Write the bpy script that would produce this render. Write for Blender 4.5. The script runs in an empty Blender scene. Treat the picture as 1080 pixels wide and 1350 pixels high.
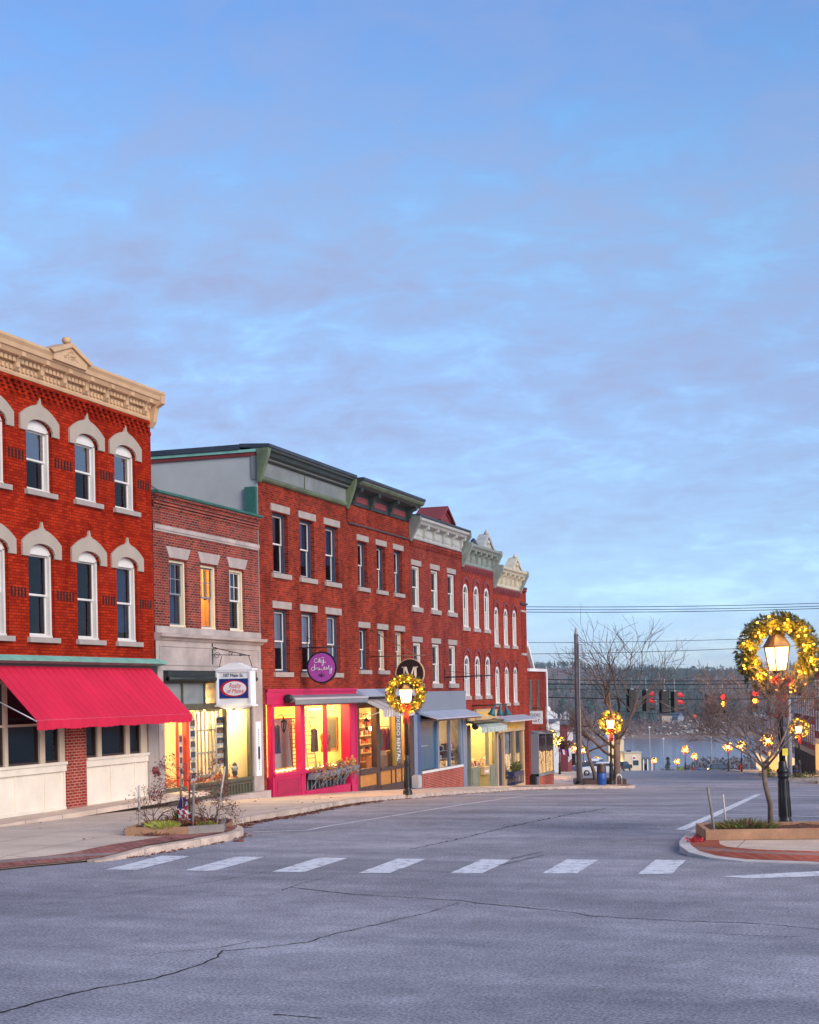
import bpy, math, random
from mathutils import Vector, Matrix
R = random.Random(7)
sc = bpy.context.scene
C = sc.collection
rad = math.radians

# ------------------------------------------------------------------ camera geometry
FPX, CX, CY, EYE = 2000.0, 540.0, 912.0, 3.0          # focal length and principal point for a 1080 x 1350 picture
YAW = math.atan(680/2000.0)
CAMROT = Matrix.Rotation(YAW, 3, 'Z') @ Matrix.Rotation(math.pi/2, 3, 'X') @ Matrix.Rotation(rad(-1.1), 3, 'Z')
FW = Vector((-math.sin(YAW), math.cos(YAW), 0)); RT = Vector((math.cos(YAW), math.sin(YAW), 0))
def ray(u, v): return CAMROT @ Vector(((u-CX)/FPX, (CY-v)/FPX, -1))
def at_depth(u, v, z): return Vector((0, 0, EYE)) + ray(u, v)*z
def at_X(u, v, X):
    d = ray(u, v); return Vector((0, 0, EYE)) + d*(X/d.x)
def at_Y(u, v, Y):
    d = ray(u, v); return Vector((0, 0, EYE)) + d*(Y/d.y)
def G(Y):                                             # street level: flat at the crossing, then downhill to the river
    if Y < 30: return 0.0
    if Y < 44: return -.055*(Y-30)**2/28
    if Y < 80: return -.385-.055*(Y-44)
    if Y < 270: return -2.365-.05*(Y-80)
    if Y < 400: return -11.865-.08*(Y-270)
    if Y < 520: return -22.265-.02*(Y-400)
    return -24.665-.03*(Y-520)
def on_ground(u, z, dz=0.0):                          # ground point in the direction of column u at depth z
    p = at_depth(u, 905, z); return Vector((p.x, p.y, G(p.y)+dz))
def ground_px(u, v, dz=0.0):
    d = ray(u, v); z = 8.0
    while z < 600:
        p = Vector((0, 0, EYE)) + d*z
        if p.z < G(p.y)+dz: return Vector((p.x, p.y, G(p.y)+dz))
        z += .03
    return p

# ------------------------------------------------------------------ materials
MATS = {}
def new_mat(name):
    m = bpy.data.materials.new(name); m.use_nodes = True
    nt = m.node_tree; b = nt.nodes['Principled BSDF']
    MATS[name] = m
    return m, nt, b
def N(nt, t, **kw):
    n = nt.nodes.new(t)
    for k, v in kw.items(): setattr(n, k, v)
    return n
def ramp(nt, stops):
    r = N(nt, 'ShaderNodeValToRGB'); e = r.color_ramp.elements
    while len(e) < len(stops): e.new(0.5)
    for i, (p, c) in enumerate(stops):
        e[i].position = p; e[i].color = (*c, 1) if len(c) == 3 else c
    return r
def coords(nt, kind='Object'): return N(nt, 'ShaderNodeTexCoord').outputs[kind]
def noise(nt, vec, scale, detail=4, rough=.55):
    n = N(nt, 'ShaderNodeTexNoise'); n.inputs['Scale'].default_value = scale
    n.inputs['Detail'].default_value = detail; n.inputs['Roughness'].default_value = rough
    if vec is not None: nt.links.new(vec, n.inputs['Vector'])
    return n
def mix(nt, mode, fac, a, b):
    m = N(nt, 'ShaderNodeMix', data_type='RGBA', blend_type=mode)
    for sock, val in ((m.inputs['Factor'], fac), (m.inputs['A'], a), (m.inputs['B'], b)):
        if isinstance(val, (int, float)): sock.default_value = val
        elif isinstance(val, tuple): sock.default_value = (*val, 1) if len(val) == 3 else val
        else: nt.links.new(val, sock)
    return m.outputs['Result']
def bump(nt, b, h, strength=.3, dist=.01):
    n = N(nt, 'ShaderNodeBump'); n.inputs['Strength'].default_value = strength; n.inputs['Distance'].default_value = dist
    nt.links.new(h, n.inputs['Height']); nt.links.new(n.outputs['Normal'], b.inputs['Normal'])
def plain(name, col, rough=.6, var=.18, scale=3.0, metal=0.0, fine=40.0, spec=.4, bmp=.15):
    """a surface of one colour, with blotches, fine grain and weathering"""
    m, nt, b = new_mat(name)
    co = coords(nt)
    n1 = noise(nt, co, scale, 5); n2 = noise(nt, co, fine, 3)
    r = ramp(nt, [(.25, tuple(c*(1-var) for c in col)), (.75, tuple(min(1, c*(1+var)) for c in col))])
    nt.links.new(n1.outputs['Fac'], r.inputs[0])
    r2 = ramp(nt, [(.3, (1-var*.7,)*3), (.7, (1+var*.3,)*3)])
    nt.links.new(n2.outputs['Fac'], r2.inputs[0])
    nt.links.new(mix(nt, 'MULTIPLY', 1.0, r.outputs[0], r2.outputs[0]), b.inputs['Base Color'])
    b.inputs['Roughness'].default_value = rough; b.inputs['Metallic'].default_value = metal
    b.inputs['Specular IOR Level'].default_value = spec
    if bmp: bump(nt, b, n2.outputs['Fac'], bmp, .01)
    return m
def brick(name, c1, c2, mortar, mort=.012, var=.35, w=.215, h=.075, bias=0.0, stain=(.05, .03, .03)):
    m, nt, b = new_mat(name)
    co = coords(nt)
    sep = N(nt, 'ShaderNodeSeparateXYZ'); nt.links.new(co, sep.inputs[0])
    add = N(nt, 'ShaderNodeMath', operation='ADD'); nt.links.new(sep.outputs[0], add.inputs[0]); nt.links.new(sep.outputs[1], add.inputs[1])
    cmb = N(nt, 'ShaderNodeCombineXYZ'); nt.links.new(add.outputs[0], cmb.inputs[0]); nt.links.new(sep.outputs[2], cmb.inputs[1])
    t = N(nt, 'ShaderNodeTexBrick'); nt.links.new(cmb.outputs[0], t.inputs['Vector'])
    t.inputs['Scale'].default_value = 1.0; t.inputs['Brick Width'].default_value = w; t.inputs['Row Height'].default_value = h
    t.inputs['Mortar Size'].default_value = mort; t.inputs['Mortar Smooth'].default_value = .2; t.inputs['Bias'].default_value = bias
    t.inputs['Color1'].default_value = (*c1, 1); t.inputs['Color2'].default_value = (*c2, 1); t.inputs['Mortar'].default_value = (*mortar, 1)
    n1 = noise(nt, co, .7, 6, .65)
    r = ramp(nt, [(.3, (1-var,)*3), (.65, (1+var*.3,)*3)]); nt.links.new(n1.outputs['Fac'], r.inputs[0])
    a = mix(nt, 'MULTIPLY', 1.0, t.outputs['Color'], r.outputs[0])
    n2 = noise(nt, co, 2.6, 7, .7)
    r2 = ramp(nt, [(.54, (0, 0, 0)), (.72, (.7, .7, .7))]); nt.links.new(n2.outputs['Fac'], r2.inputs[0])
    # soot and rain streaks run down the wall
    ms = N(nt, 'ShaderNodeMapping'); ms.inputs['Scale'].default_value = (1.6, 1.6, .16); nt.links.new(co, ms.inputs[0]); n3 = noise(nt, ms.outputs[0], 1.0, 6, .7)
    r3 = ramp(nt, [(.30, (.62, .60, .60)), (.52, (1, 1, 1)), (.72, (1.12, 1.10, 1.10))]); nt.links.new(n3.outputs['Fac'], r3.inputs[0]); a = mix(nt, 'MULTIPLY', .8, a, r3.outputs[0])
    a = mix(nt, 'MIX', r2.outputs[0], a, stain)
    nt.links.new(a, b.inputs['Base Color']); b.inputs['Roughness'].default_value = .9; b.inputs['Specular IOR Level'].default_value = .03
    bump(nt, b, t.outputs['Fac'], -.5, .012)
    return m
def emit(name, col, strength, sample=True):
    m, nt, b = new_mat(name)
    b.inputs['Base Color'].default_value = (*col, 1); b.inputs['Emission Color'].default_value = (*col, 1)
    b.inputs['Emission Strength'].default_value = strength
    if not sample: m.cycles.emission_sampling = 'NONE'
    return m
def glass(name, tint=(.9, .93, .95), ior=1.5, rough=.02, wav=.0):
    m, nt, b = new_mat(name)
    nt.nodes.remove(b); out = nt.nodes['Material Output']
    tr = N(nt, 'ShaderNodeBsdfTransparent'); tr.inputs[0].default_value = (*tint, 1)
    gl = N(nt, 'ShaderNodeBsdfGlossy'); gl.inputs['Roughness'].default_value = rough
    fr = N(nt, 'ShaderNodeFresnel'); fr.inputs[0].default_value = ior
    mx = N(nt, 'ShaderNodeMixShader')
    n = noise(nt, coords(nt), 1.3, 2)
    bp = N(nt, 'ShaderNodeBump'); bp.inputs['Strength'].default_value = .06; bp.inputs['Distance'].default_value = .05
    nt.links.new(n.outputs['Fac'], bp.inputs['Height'])
    nt.links.new(bp.outputs[0], gl.inputs['Normal'])
    nt.links.new(fr.outputs[0], mx.inputs[0]); nt.links.new(tr.outputs[0], mx.inputs[1]); nt.links.new(gl.outputs[0], mx.inputs[2])
    nt.links.new(mx.outputs[0], out.inputs['Surface'])
    return m

BR1 = brick('painted red brick', (.45, .034, .008), (.27, .015, .005), (.15, .012, .007), mort=.010, var=.28, stain=(.25, .018, .012))
BR2 = brick('mottled red brick', (.36, .040, .022), (.10, .018, .018), (.28, .16, .13), mort=.011, var=.25, stain=(.12, .05, .05))
BR3 = brick('old red brick', (.38, .034, .014), (.13, .012, .008), (.25, .075, .050), mort=.011, var=.42, stain=(.16, .035, .03))
BR4 = brick('dusty red brick', (.34, .034, .020), (.15, .014, .011), (.26, .085, .065), mort=.011, var=.36, stain=(.18, .05, .05))
BR6 = brick('bright red brick', (.37, .034, .018), (.19, .017, .011), (.30, .095, .07), mort=.009, var=.22, stain=(.2, .05, .045))
BRP = brick('pier brick', (.36, .035, .022), (.24, .022, .018), (.46, .22, .17), mort=.014, var=.2)
PAVEB = brick('paving brick', (.40, .15, .12), (.31, .11, .10), (.33, .24, .22), mort=.012, w=.2, h=.1, var=.3, stain=(.36, .27, .25))
STONE = plain('grey granite', (.36, .30, .27), .85, .16, 2.2)
HOOD = plain('painted stone hood', (.39, .32, .26), .8, .08, 2.0)
STONE2 = plain('pale limestone', (.43, .35, .32), .85, .30, 1.1)
TAN = plain('tan painted cornice', (.58, .37, .21), .6, .12, 2.0)
TAND = plain('tan cornice ornament', (.52, .33, .20), .6, .15, 2.0)
WHITE = plain('white paint', (.68, .64, .60), .5, .10, 2.0)
CREAMW = plain('cream painted wood', (.80, .66, .46), .5, .08, 2.0)
BEIGE = plain('beige window frame', (.62, .50, .36), .5, .08, 2.0)
CREAMP = plain('cream panel', (.78, .68, .56), .6, .10, 1.6)
VERDI = plain('verdigris copper', (.20, .46, .38), .7, .25, 3.0)
VERDD = plain('dark green copper', (.030, .125, .105), .6, .3, 2.0)
DARKC = plain('dark cornice paint', (.028, .040, .038), .55, .35, 2.0)
OLIVE = plain('weathered olive trim', (.115, .145, .085), .6, .45, 1.5)
GREYZ = plain('grey sheet metal', (.19, .20, .19), .5, .25, 1.2)
SLATE = plain('dark roof edge', (.035, .045, .065), .5, .3, 1.2)
STUCCO = plain('pale grey stucco', (.40, .42, .42), .9, .14, .8)
GREYW = plain('grey white cornice', (.42, .41, .38), .6, .18, 2.5)
GREYG = plain('grey green cornice', (.24, .27, .24), .6, .2, 2.5)
CREAMC = plain('cream cornice', (.55, .48, .36), .6, .15, 2.5)
RUST = plain('oxblood paint', (.20, .030, .032), .6, .2, 2.0)
BLACK = plain('black paint', (.012, .012, .014), .35, .2, 4.0)
IRON = plain('black iron', (.016, .015, .017), .45, .3, 6.0)
DARKF = plain('dark fascia', (.045, .038, .042), .6, .2, 2.0)
OLIVED = plain('dark olive storefront paint', (.085, .080, .050), .5, .25, 2.0)
PINK = plain('hot pink paint', (.50, .008, .085), .45, .12, 1.5)
PINKD = plain('deep pink paint', (.36, .007, .062), .45, .15, 1.5)
BROWN = plain('dark brown wood', (.065, .035, .030), .5, .3, 3.0)
ORANGEW = plain('varnished wood panel', (.50, .20, .040), .4, .3, 4.0)
BLUEG = plain('blue grey paint', (.17, .21, .30), .5, .12, 2.0)
BLUED = plain('blue painted post', (.05, .09, .20), .5, .12, 2.0)
TEALD = plain('blue door paint', (.020, .095, .17), .4, .12, 1.5)
SAGE = plain('sage green paint', (.19, .20, .15), .5, .12, 2.0)
GOLDD = plain('ochre door paint', (.30, .21, .05), .5, .15, 2.0)
TANF = plain('tan fascia board', (.50, .34, .19), .5, .12, 2.0)
NAVY = plain('navy paint', (.020, .028, .085), .4, .15, 2.0)
GOLDL = plain('gold letters', (.85, .50, .03), .35, .1, 4.0)
METALR = plain('blue grey metal roof', (.36, .40, .50), .45, .12, 1.5)
AWNR = plain('red awning cloth', (.60, .016, .055), .75, .16, .5, spec=.2)
def wrinkles(m):
    nt = m.node_tree; b = nt.nodes['Principled BSDF']; mp = N(nt, 'ShaderNodeMapping'); mp.inputs['Scale'].default_value = (.8, 5.0, .8); nt.links.new(coords(nt), mp.inputs[0])
    n = noise(nt, mp.outputs[0], 1.2, 4, .5); bump(nt, b, n.outputs['Fac'], .8, .06)
wrinkles(AWNR)
AWNG = plain('grey awning cloth', (.20, .21, .23), .7, .12, 2.0)
ALU = plain('aluminium', (.60, .60, .63), .35, .08, 2.0, metal=.4)
WOODT = plain('planter timber', (.40, .21, .115), .75, .3, 2.5)
WOODG = plain('weathered timber', (.26, .22, .20), .85, .3, 3.0)
STAKE = plain('pale wooden stake', (.52, .44, .38), .8, .2, 6.0)
def paving():
    m, nt, b = new_mat('concrete pavement'); co = coords(nt)
    t = N(nt, 'ShaderNodeTexBrick'); nt.links.new(co, t.inputs['Vector']); t.offset = 0; t.inputs['Scale'].default_value = 1; t.inputs['Brick Width'].default_value = 1.6; t.inputs['Row Height'].default_value = 1.6
    t.inputs['Mortar Size'].default_value = .012; t.inputs['Color1'].default_value = (.70, .53, .41, 1); t.inputs['Color2'].default_value = (.63, .48, .38, 1); t.inputs['Mortar'].default_value = (.26, .21, .19, 1)
    n1 = noise(nt, co, .8, 6, .65); r = ramp(nt, [(.3, (.78, .77, .77)), (.7, (1.12, 1.12, 1.12))]); nt.links.new(n1.outputs['Fac'], r.inputs[0])
    n2 = noise(nt, co, 40, 3, .7); r2 = ramp(nt, [(.35, (.78, .78, .78)), (.65, (1.1, 1.1, 1.1))]); nt.links.new(n2.outputs['Fac'], r2.inputs[0])
    c = mix(nt, 'MULTIPLY', 1.0, t.outputs['Color'], r.outputs[0]); c = mix(nt, 'MULTIPLY', 1.0, c, r2.outputs[0]); nt.links.new(c, b.inputs['Base Color']); b.inputs['Roughness'].default_value = .9
    bump(nt, b, n2.outputs['Fac'], .3, .01); return m
CONC = paving()
KERB = plain('granite kerb', (.56, .42, .34), .9, .35, 2.2, fine=30, bmp=.5)
MULCH = plain('bark mulch', (.10, .045, .030), .95, .5, 9.0, bmp=.8)
BARK = plain('grey bark', (.17, .115, .088), .9, .35, 9.0, bmp=.7)
BARKD = plain('dark bark', (.135, .090, .075), .9, .3, 9.0)
TWIG = plain('red brown twigs', (.13, .060, .052), .9, .3, 9.0)
TWIGG = plain('grey brown twigs', (.21, .15, .135), .9, .3, 9.0)
RUBY = plain('red cloth bow', (.27, .007, .010), .7, .2, 6.0)
BLUEP = plain('blue plastic', (.010, .075, .30), .4, .1, 3.0)
PURPLE = plain('purple sign face', (.36, .065, .36), .5, .08, 3.0)
SIGNW = plain('white sign board', (.78, .78, .80), .45, .05, 3.0)
SIGNB = plain('blue sign field', (.012, .030, .20), .4, .1, 3.0)
SIGNR = plain('red sign ink', (.55, .010, .018), .4, .1, 3.0)
INK = plain('dark blue ink', (.012, .018, .075), .5, .05, 3.0)
REDW = plain('orange red frame', (.70, .065, .020), .45, .1, 2.0)
YWALL = plain('yellow shop wall', (.84, .72, .38), .8, .05, 1.0)
WWALL = plain('white shop wall', (.84, .80, .68), .8, .04, 1.0)
GWALL = plain('tan shop wall', (.50, .38, .26), .8, .1, 1.0)
WOODF = plain('shop floor boards', (.34, .19, .09), .6, .2, 2.0)
DARKR = plain('painted room darkness', (.007, .011, .026), .9, .2, 1.0)  # near black colour stands for the gloom of rooms without light
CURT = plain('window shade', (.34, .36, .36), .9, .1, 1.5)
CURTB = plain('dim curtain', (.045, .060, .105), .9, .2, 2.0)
LACE = plain('grey curtain', (.40, .40, .42), .9, .1, 3.0)
GREEN = plain('evergreen sprig', (.150, .130, .020), .7, .5, 14.0)
GREEND = plain('dark evergreen sprig', (.075, .085, .018), .7, .45, 14.0)
GRASS = plain('grass clump', (.12, .19, .035), .8, .4, 20.0)
YGREEN = plain('yellow green sedum', (.40, .42, .045), .8, .3, 20.0)
LEAFR = plain('fallen red leaves', (.23, .055, .030), .9, .5, 12.0)
LEAFB = plain('fallen brown leaves', (.20, .095, .055), .9, .5, 12.0)
TERRA = plain('orange dried flowers', (.52, .20, .045), .8, .4, 20.0)
MAUVE = plain('purple ornamental cabbage', (.34, .10, .28), .7, .4, 20.0)
STRAW = plain('dried grass tuft', (.45, .42, .12), .8, .4, 20.0)
CLOTH1 = plain('red plaid cloth', (.45, .055, .055), .9, .4, 9.0)
CLOTH2 = plain('grey dress cloth', (.20, .19, .18), .9, .3, 6.0)
CLOTH3 = plain('tan suede', (.48, .23, .09), .8, .2, 5.0)
PUMPK = plain('pumpkin skin', (.72, .22, .02), .5, .15, 4.0)
TEALL = plain('teal lamp shade', (.010, .12, .15), .4, .1, 3.0)
SIGY = plain('signal housing', (.030, .024, .020), .5, .2, 3.0)
REDL = plain('unlit red lens', (.38, .010, .018), .25, .1, 3.0)
GRNL = plain('unlit green lens', (.015, .10, .07), .25, .1, 3.0)
HYD = plain('hydrant red', (.55, .025, .035), .45, .1, 3.0)
CARW = plain('white car paint', (.78, .78, .82), .25, .03, 1.0)
CARD = plain('dark car paint', (.022, .024, .030), .25, .1, 1.0)
CARB = plain('blue car paint', (.06, .10, .22), .25, .05, 1.0)
CARG = plain('car glass', (.045, .060, .085), .08, .1, 1.0, spec=.6, bmp=0)
TYRE = plain('tyre rubber', (.016, .016, .017), .9, .2, 6.0)
RIMM = plain('wheel rim', (.42, .42, .44), .4, .1, 3.0, metal=.5)
PINE = plain('distant pine foliage', (.040, .080, .068), .9, .4, .2, fine=1.0, bmp=0)
PINE2 = plain('distant spruce foliage', (.060, .095, .065), .9, .4, .2, fine=1.0, bmp=0)
BAREW = plain('distant bare twigs', (.150, .132, .145), .95, .3, .2, fine=1.0, bmp=0)
BAREW2 = plain('distant brown twigs', (.165, .130, .122), .95, .3, .2, fine=1.0, bmp=0)
EARTH = plain('brown bank earth', (.22, .135, .095), .95, .3, .05, fine=.8)
ROCK = plain('pale bank rock', (.46, .40, .37), .9, .3, .3, fine=2.0)
DRYG = plain('dry meadow grass', (.27, .20, .12), .95, .3, .05, fine=.6)
GREYB = plain('grey clapboard', (.20, .21, .25), .8, .1, .6)
WHITEB = plain('white clapboard', (.68, .68, .70), .7, .06, .6)
CREAMB = plain('cream clapboard', (.74, .58, .36), .7, .06, .6)
REDROOF = plain('dark red roofing', (.19, .035, .045), .8, .2, .8)
GREYROOF = plain('grey roofing', (.14, .14, .16), .8, .2, .8)
BRR = brick('dull red brick', (.30, .050, .050), (.23, .040, .042), (.24, .10, .10), mort=.010, var=.3)  # duller red brick for the right row
PIPE = plain('grey road pole', (.32, .31, .32), .5, .1, 3.0)
POLEW = plain('utility pole wood', (.135, .120, .130), .9, .25, 5.0)
WIREM = plain('black cable', (.014, .014, .018), .6, .1, 3.0)
FLAGB = plain('flag blue cloth', (.020, .030, .16), .8, .1, 3.0)
FLAGR = plain('flag red cloth', (.50, .015, .04), .8, .1, 3.0)
def worn_paint():
    m, nt, b = new_mat('painted road line'); co = coords(nt); a = noise(nt, co, 5.0, 7, .72); f = noise(nt, co, 45, 3, .7)
    r = ramp(nt, [(.38, (.34, .33, .37)), (.47, (.68, .66, .69)), (.65, (.80, .78, .81))]); nt.links.new(a.outputs['Fac'], r.inputs[0])
    r2 = ramp(nt, [(.34, (.62, .62, .63)), (.48, (1, 1, 1))]); nt.links.new(f.outputs['Fac'], r2.inputs[0])
    nt.links.new(mix(nt, 'MULTIPLY', 1.0, r.outputs[0], r2.outputs[0]), b.inputs['Base Color']); b.inputs['Roughness'].default_value = .75; return m
DASH = worn_paint()
CRACK = plain('road crack', (.022, .020, .024), .95, .2, 3.0)
YELL = plain('yellow sticker', (.75, .60, .06), .5, .1, 3.0)
PAPER = plain('listing paper', (.78, .76, .70), .7, .05, 3.0)
PHOTO1 = plain('listing photo dark', (.09, .11, .14), .5, .6, 30.0)
PHOTO2 = plain('listing photo brown', (.22, .13, .08), .5, .6, 30.0)
GLASS = glass('window glass')
GLASSU = glass('old window glass', tint=(.66, .74, .90), ior=1.5, rough=.03)
GLASSB = glass('sky lit window glass', tint=(.5, .6, .8), ior=5.0, rough=.02)
LAMPGLOW = emit('lantern glow', (1.0, .60, .20), 3.2)
def frosted(m):
    nt = m.node_tree; b = nt.nodes['Principled BSDF']; out = nt.nodes['Material Output']; tr = N(nt, 'ShaderNodeBsdfTransparent'); mx = N(nt, 'ShaderNodeMixShader')
    mx.inputs[0].default_value = .5; nt.links.new(tr.outputs[0], mx.inputs[1]); nt.links.new(b.outputs[0], mx.inputs[2]); nt.links.new(mx.outputs[0], out.inputs['Surface'])
frosted(LAMPGLOW)
BULB = emit('string bulb glow', (1.0, .40, .04), 2.6)
REDDIM = emit('lit red lens', (1.0, .03, .012), 1.6)
REDGLOW = emit('red signal glow', (1.0, .26, .02), 7.0)
CEILG = emit('shop ceiling lamp', (1.0, .85, .55), 14.0)
FAIRY = emit('fairy light glow', (1.0, .70, .30), 14.0, sample=False)

def asphalt():
    m, nt, b = new_mat('worn asphalt'); co = coords(nt)
    a = noise(nt, co, .22, 6, .62); f = noise(nt, co, 28, 3, .7); g = noise(nt, co, 2.2, 5, .7)
    mp = N(nt, 'ShaderNodeMapping'); mp.inputs['Scale'].default_value = (.10, .75, 1); mp.inputs['Rotation'].default_value = (0, 0, rad(-12))
    nt.links.new(co, mp.inputs[0]); s = noise(nt, mp.outputs[0], 1.0, 5, .6)
    r = ramp(nt, [(.30, (.185, .178, .205)), (.70, (.400, .380, .415))]); nt.links.new(a.outputs['Fac'], r.inputs[0])
    r1 = ramp(nt, [(.34, (.76, .76, .78)), (.66, (1.16, 1.13, 1.12))]); nt.links.new(s.outputs['Fac'], r1.inputs[0])
    r2 = ramp(nt, [(.36, (.50, .50, .52)), (.5, (.96, .96, .96)), (.66, (1.55, 1.50, 1.50))]); nt.links.new(f.outputs['Fac'], r2.inputs[0])
    r3 = ramp(nt, [(.35, (.84, .84, .85)), (.65, (1.1, 1.1, 1.1))]); nt.links.new(g.outputs['Fac'], r3.inputs[0])
    c = mix(nt, 'MULTIPLY', 1.0, r.outputs[0], r1.outputs[0]); c = mix(nt, 'MULTIPLY', 1.0, c, r2.outputs[0]); c = mix(nt, 'MULTIPLY', 1.0, c, r3.outputs[0])
    nt.links.new(c, b.inputs['Base Color']); b.inputs['Roughness'].default_value = .82; b.inputs['Specular IOR Level'].default_value = .35
    bump(nt, b, f.outputs['Fac'], .35, .01)
    return m
ASPH = asphalt()
def stripes(name, c1, c2, period, axis=1, duty=.5):
    m, nt, b = new_mat(name); co = coords(nt)
    sep = N(nt, 'ShaderNodeSeparateXYZ'); nt.links.new(co, sep.inputs[0])
    d = N(nt, 'ShaderNodeMath', operation='DIVIDE'); nt.links.new(sep.outputs[axis], d.inputs[0]); d.inputs[1].default_value = period
    fr = N(nt, 'ShaderNodeMath', operation='FRACT'); nt.links.new(d.outputs[0], fr.inputs[0])
    g = N(nt, 'ShaderNodeMath', operation='GREATER_THAN'); nt.links.new(fr.outputs[0], g.inputs[0]); g.inputs[1].default_value = duty
    nt.links.new(mix(nt, 'MIX', g.outputs[0], c1, c2), b.inputs['Base Color']); b.inputs['Roughness'].default_value = .8
    return m
AWNS = stripes('striped awning cloth', (.66, .60, .56), (.20, .13, .12), .19, 1, .55)
AWNT = stripes('pale striped awning', (.52, .56, .50), (.26, .30, .27), .30, 1, .6)
BOARDV = stripes('vertical grey boards', (.20, .215, .26), (.145, .155, .19), .16, 1, .88)
PLANKB = stripes('grey boards by the rail', (.30, .30, .32), (.25, .25, .27), .2, 2, .5)
CLAP = stripes('pale clapboard siding', (.70, .70, .72), (.55, .55, .57), .18, 2, .85)
def water():
    m, nt, b = new_mat('river water'); co = coords(nt)
    b.inputs['Base Color'].default_value = (.09, .16, .29, 1); b.inputs['Roughness'].default_value = .05
    b.inputs['Specular IOR Level'].default_value = .6
    n = noise(nt, co, .30, 4); bump(nt, b, n.outputs['Fac'], .35, 1.2)
    return m
WATER = water()

# ------------------------------------------------------------------ mesh building
W = {}                                                # object -> its own (oy, oz, ox) authoring offset
class MB:
    def __init__(s): s.v = []; s.f = []; s.m = []; s.sm = []; s.M = None
    def pt(s, p):
        p = Vector(p)
        s.v.append(s.M @ p if s.M is not None else p); return len(s.v)-1
    def poly(s, pts, mi=0, sm=False):
        s.f.append([s.pt(p) for p in pts]); s.m.append(mi); s.sm.append(sm); return s
    def box(s, x0, x1, y0, y1, z0, z1, mi=0):
        a = [s.pt(p) for p in ((x0,y0,z0),(x1,y0,z0),(x1,y1,z0),(x0,y1,z0),(x0,y0,z1),(x1,y0,z1),(x1,y1,z1),(x0,y1,z1))]
        for q in ((3,2,1,0),(4,5,6,7),(0,1,5,4),(1,2,6,5),(2,3,7,6),(3,0,4,7)):
            s.f.append([a[i] for i in q]); s.m.append(mi); s.sm.append(False)
        return s
    def slab(s, quad, t, mi=0):                        # a quad given thickness along t
        t = Vector(t); n = len(quad); a = [s.pt(p) for p in quad]; b = [s.pt(Vector(p)+t) for p in quad]
        s.f.append(a[::-1]); s.f.append(b); s.m += [mi, mi]; s.sm += [False, False]
        for i in range(n):
            j = (i+1) % n; s.f.append([a[i], a[j], b[j], b[i]]); s.m.append(mi); s.sm.append(False)
        return s
    def sweep(s, prof, y0, y1, mi=0, axis='y'):        # closed (x, z) profile run along y
        a = [(x, y0, z) for x, z in prof]; b = [(x, y1, z) for x, z in prof]
        A = [s.pt(p) for p in a]; B = [s.pt(p) for p in b]; n = len(prof)
        s.f.append(A[::-1]); s.f.append(B); s.m += [mi, mi]; s.sm += [False, False]
        for i in range(n):
            j = (i+1) % n; s.f.append([A[i], A[j], B[j], B[i]]); s.m.append(mi); s.sm.append(False)
        return s
    def tube(s, pts, r, n=6, mi=0, cap=True, sm=True):
        pts = [Vector(p) for p in pts]; rr = r if isinstance(r, (list, tuple)) else [r]*len(pts)
        rings = []
        for i, p in enumerate(pts):
            d = (pts[min(i+1, len(pts)-1)]-pts[max(i-1, 0)])
            if d.length < 1e-9: d = Vector((0, 0, 1))
            d.normalize(); a = d.orthogonal().normalized(); b = d.cross(a)
            rings.append([s.pt(p+(a*math.cos(2*math.pi*k/n)+b*math.sin(2*math.pi*k/n))*rr[i]) for k in range(n)])
        for i in range(len(rings)-1):
            # align ring starts
            A, B = rings[i], rings[i+1]
            best = min(range(n), key=lambda o: (s.v[A[0]]-s.v[B[o]]).length_squared); B = B[best:]+B[:best]; rings[i+1] = B
            for k in range(n):
                j = (k+1) % n; s.f.append([A[k], A[j], B[j], B[k]]); s.m.append(mi); s.sm.append(sm)
        if cap: s.f.append(rings[0][::-1]); s.f.append(rings[-1]); s.m += [mi, mi]; s.sm += [False, False]
        return s
    def lathe(s, prof, c=(0, 0, 0), n=16, mi=0, sm=True, rot=0.0):   # (r, z) profile about the vertical
        c = Vector(c); rings = []
        for r, z in prof: rings.append([s.pt(c+Vector((r*math.cos(2*math.pi*k/n+rot), r*math.sin(2*math.pi*k/n+rot), z))) for k in range(n)])
        for A, B in zip(rings, rings[1:]):
            for k in range(n):
                j = (k+1) % n; s.f.append([A[k], A[j], B[j], B[k]]); s.m.append(mi); s.sm.append(sm)
        s.f.append(rings[0][::-1]); s.f.append(rings[-1]); s.m += [mi, mi]; s.sm += [False, False]
        return s
    def ball(s, c, r, n=8, mi=0, sz=1.0, sm=True):
        prof = [(r*math.sin(math.pi*i/(n//2+1)), -r*sz*math.cos(math.pi*i/(n//2+1))) for i in range(1, n//2+1)]
        return s.lathe(prof, c, n, mi, sm)
    def leaves(s, c, rx, ry, rz, n, size, mis=(0,), rnd=None, up=0.0):
        rnd = rnd or R; c = Vector(c)
        for _ in range(n):
            while True:
                p = Vector((rnd.uniform(-1, 1), rnd.uniform(-1, 1), rnd.uniform(-1, 1)))
                if p.length < 1: break
            q = c+Vector((p.x*rx, p.y*ry, p.z*rz))
            d = Vector((rnd.gauss(0, 1), rnd.gauss(0, 1), rnd.gauss(0, 1)+up)).normalized(); e = d.orthogonal().normalized()
            e = Matrix.Rotation(rnd.uniform(0, 6.28), 3, d) @ e
            z = size*rnd.uniform(.6, 1.3)
            s.poly([q-e*z*.35, q+d*z*.5-e*z*.1, q+d*z, q+d*z*.5+e*z*.35], rnd.choice(mis))
        return s
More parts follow.
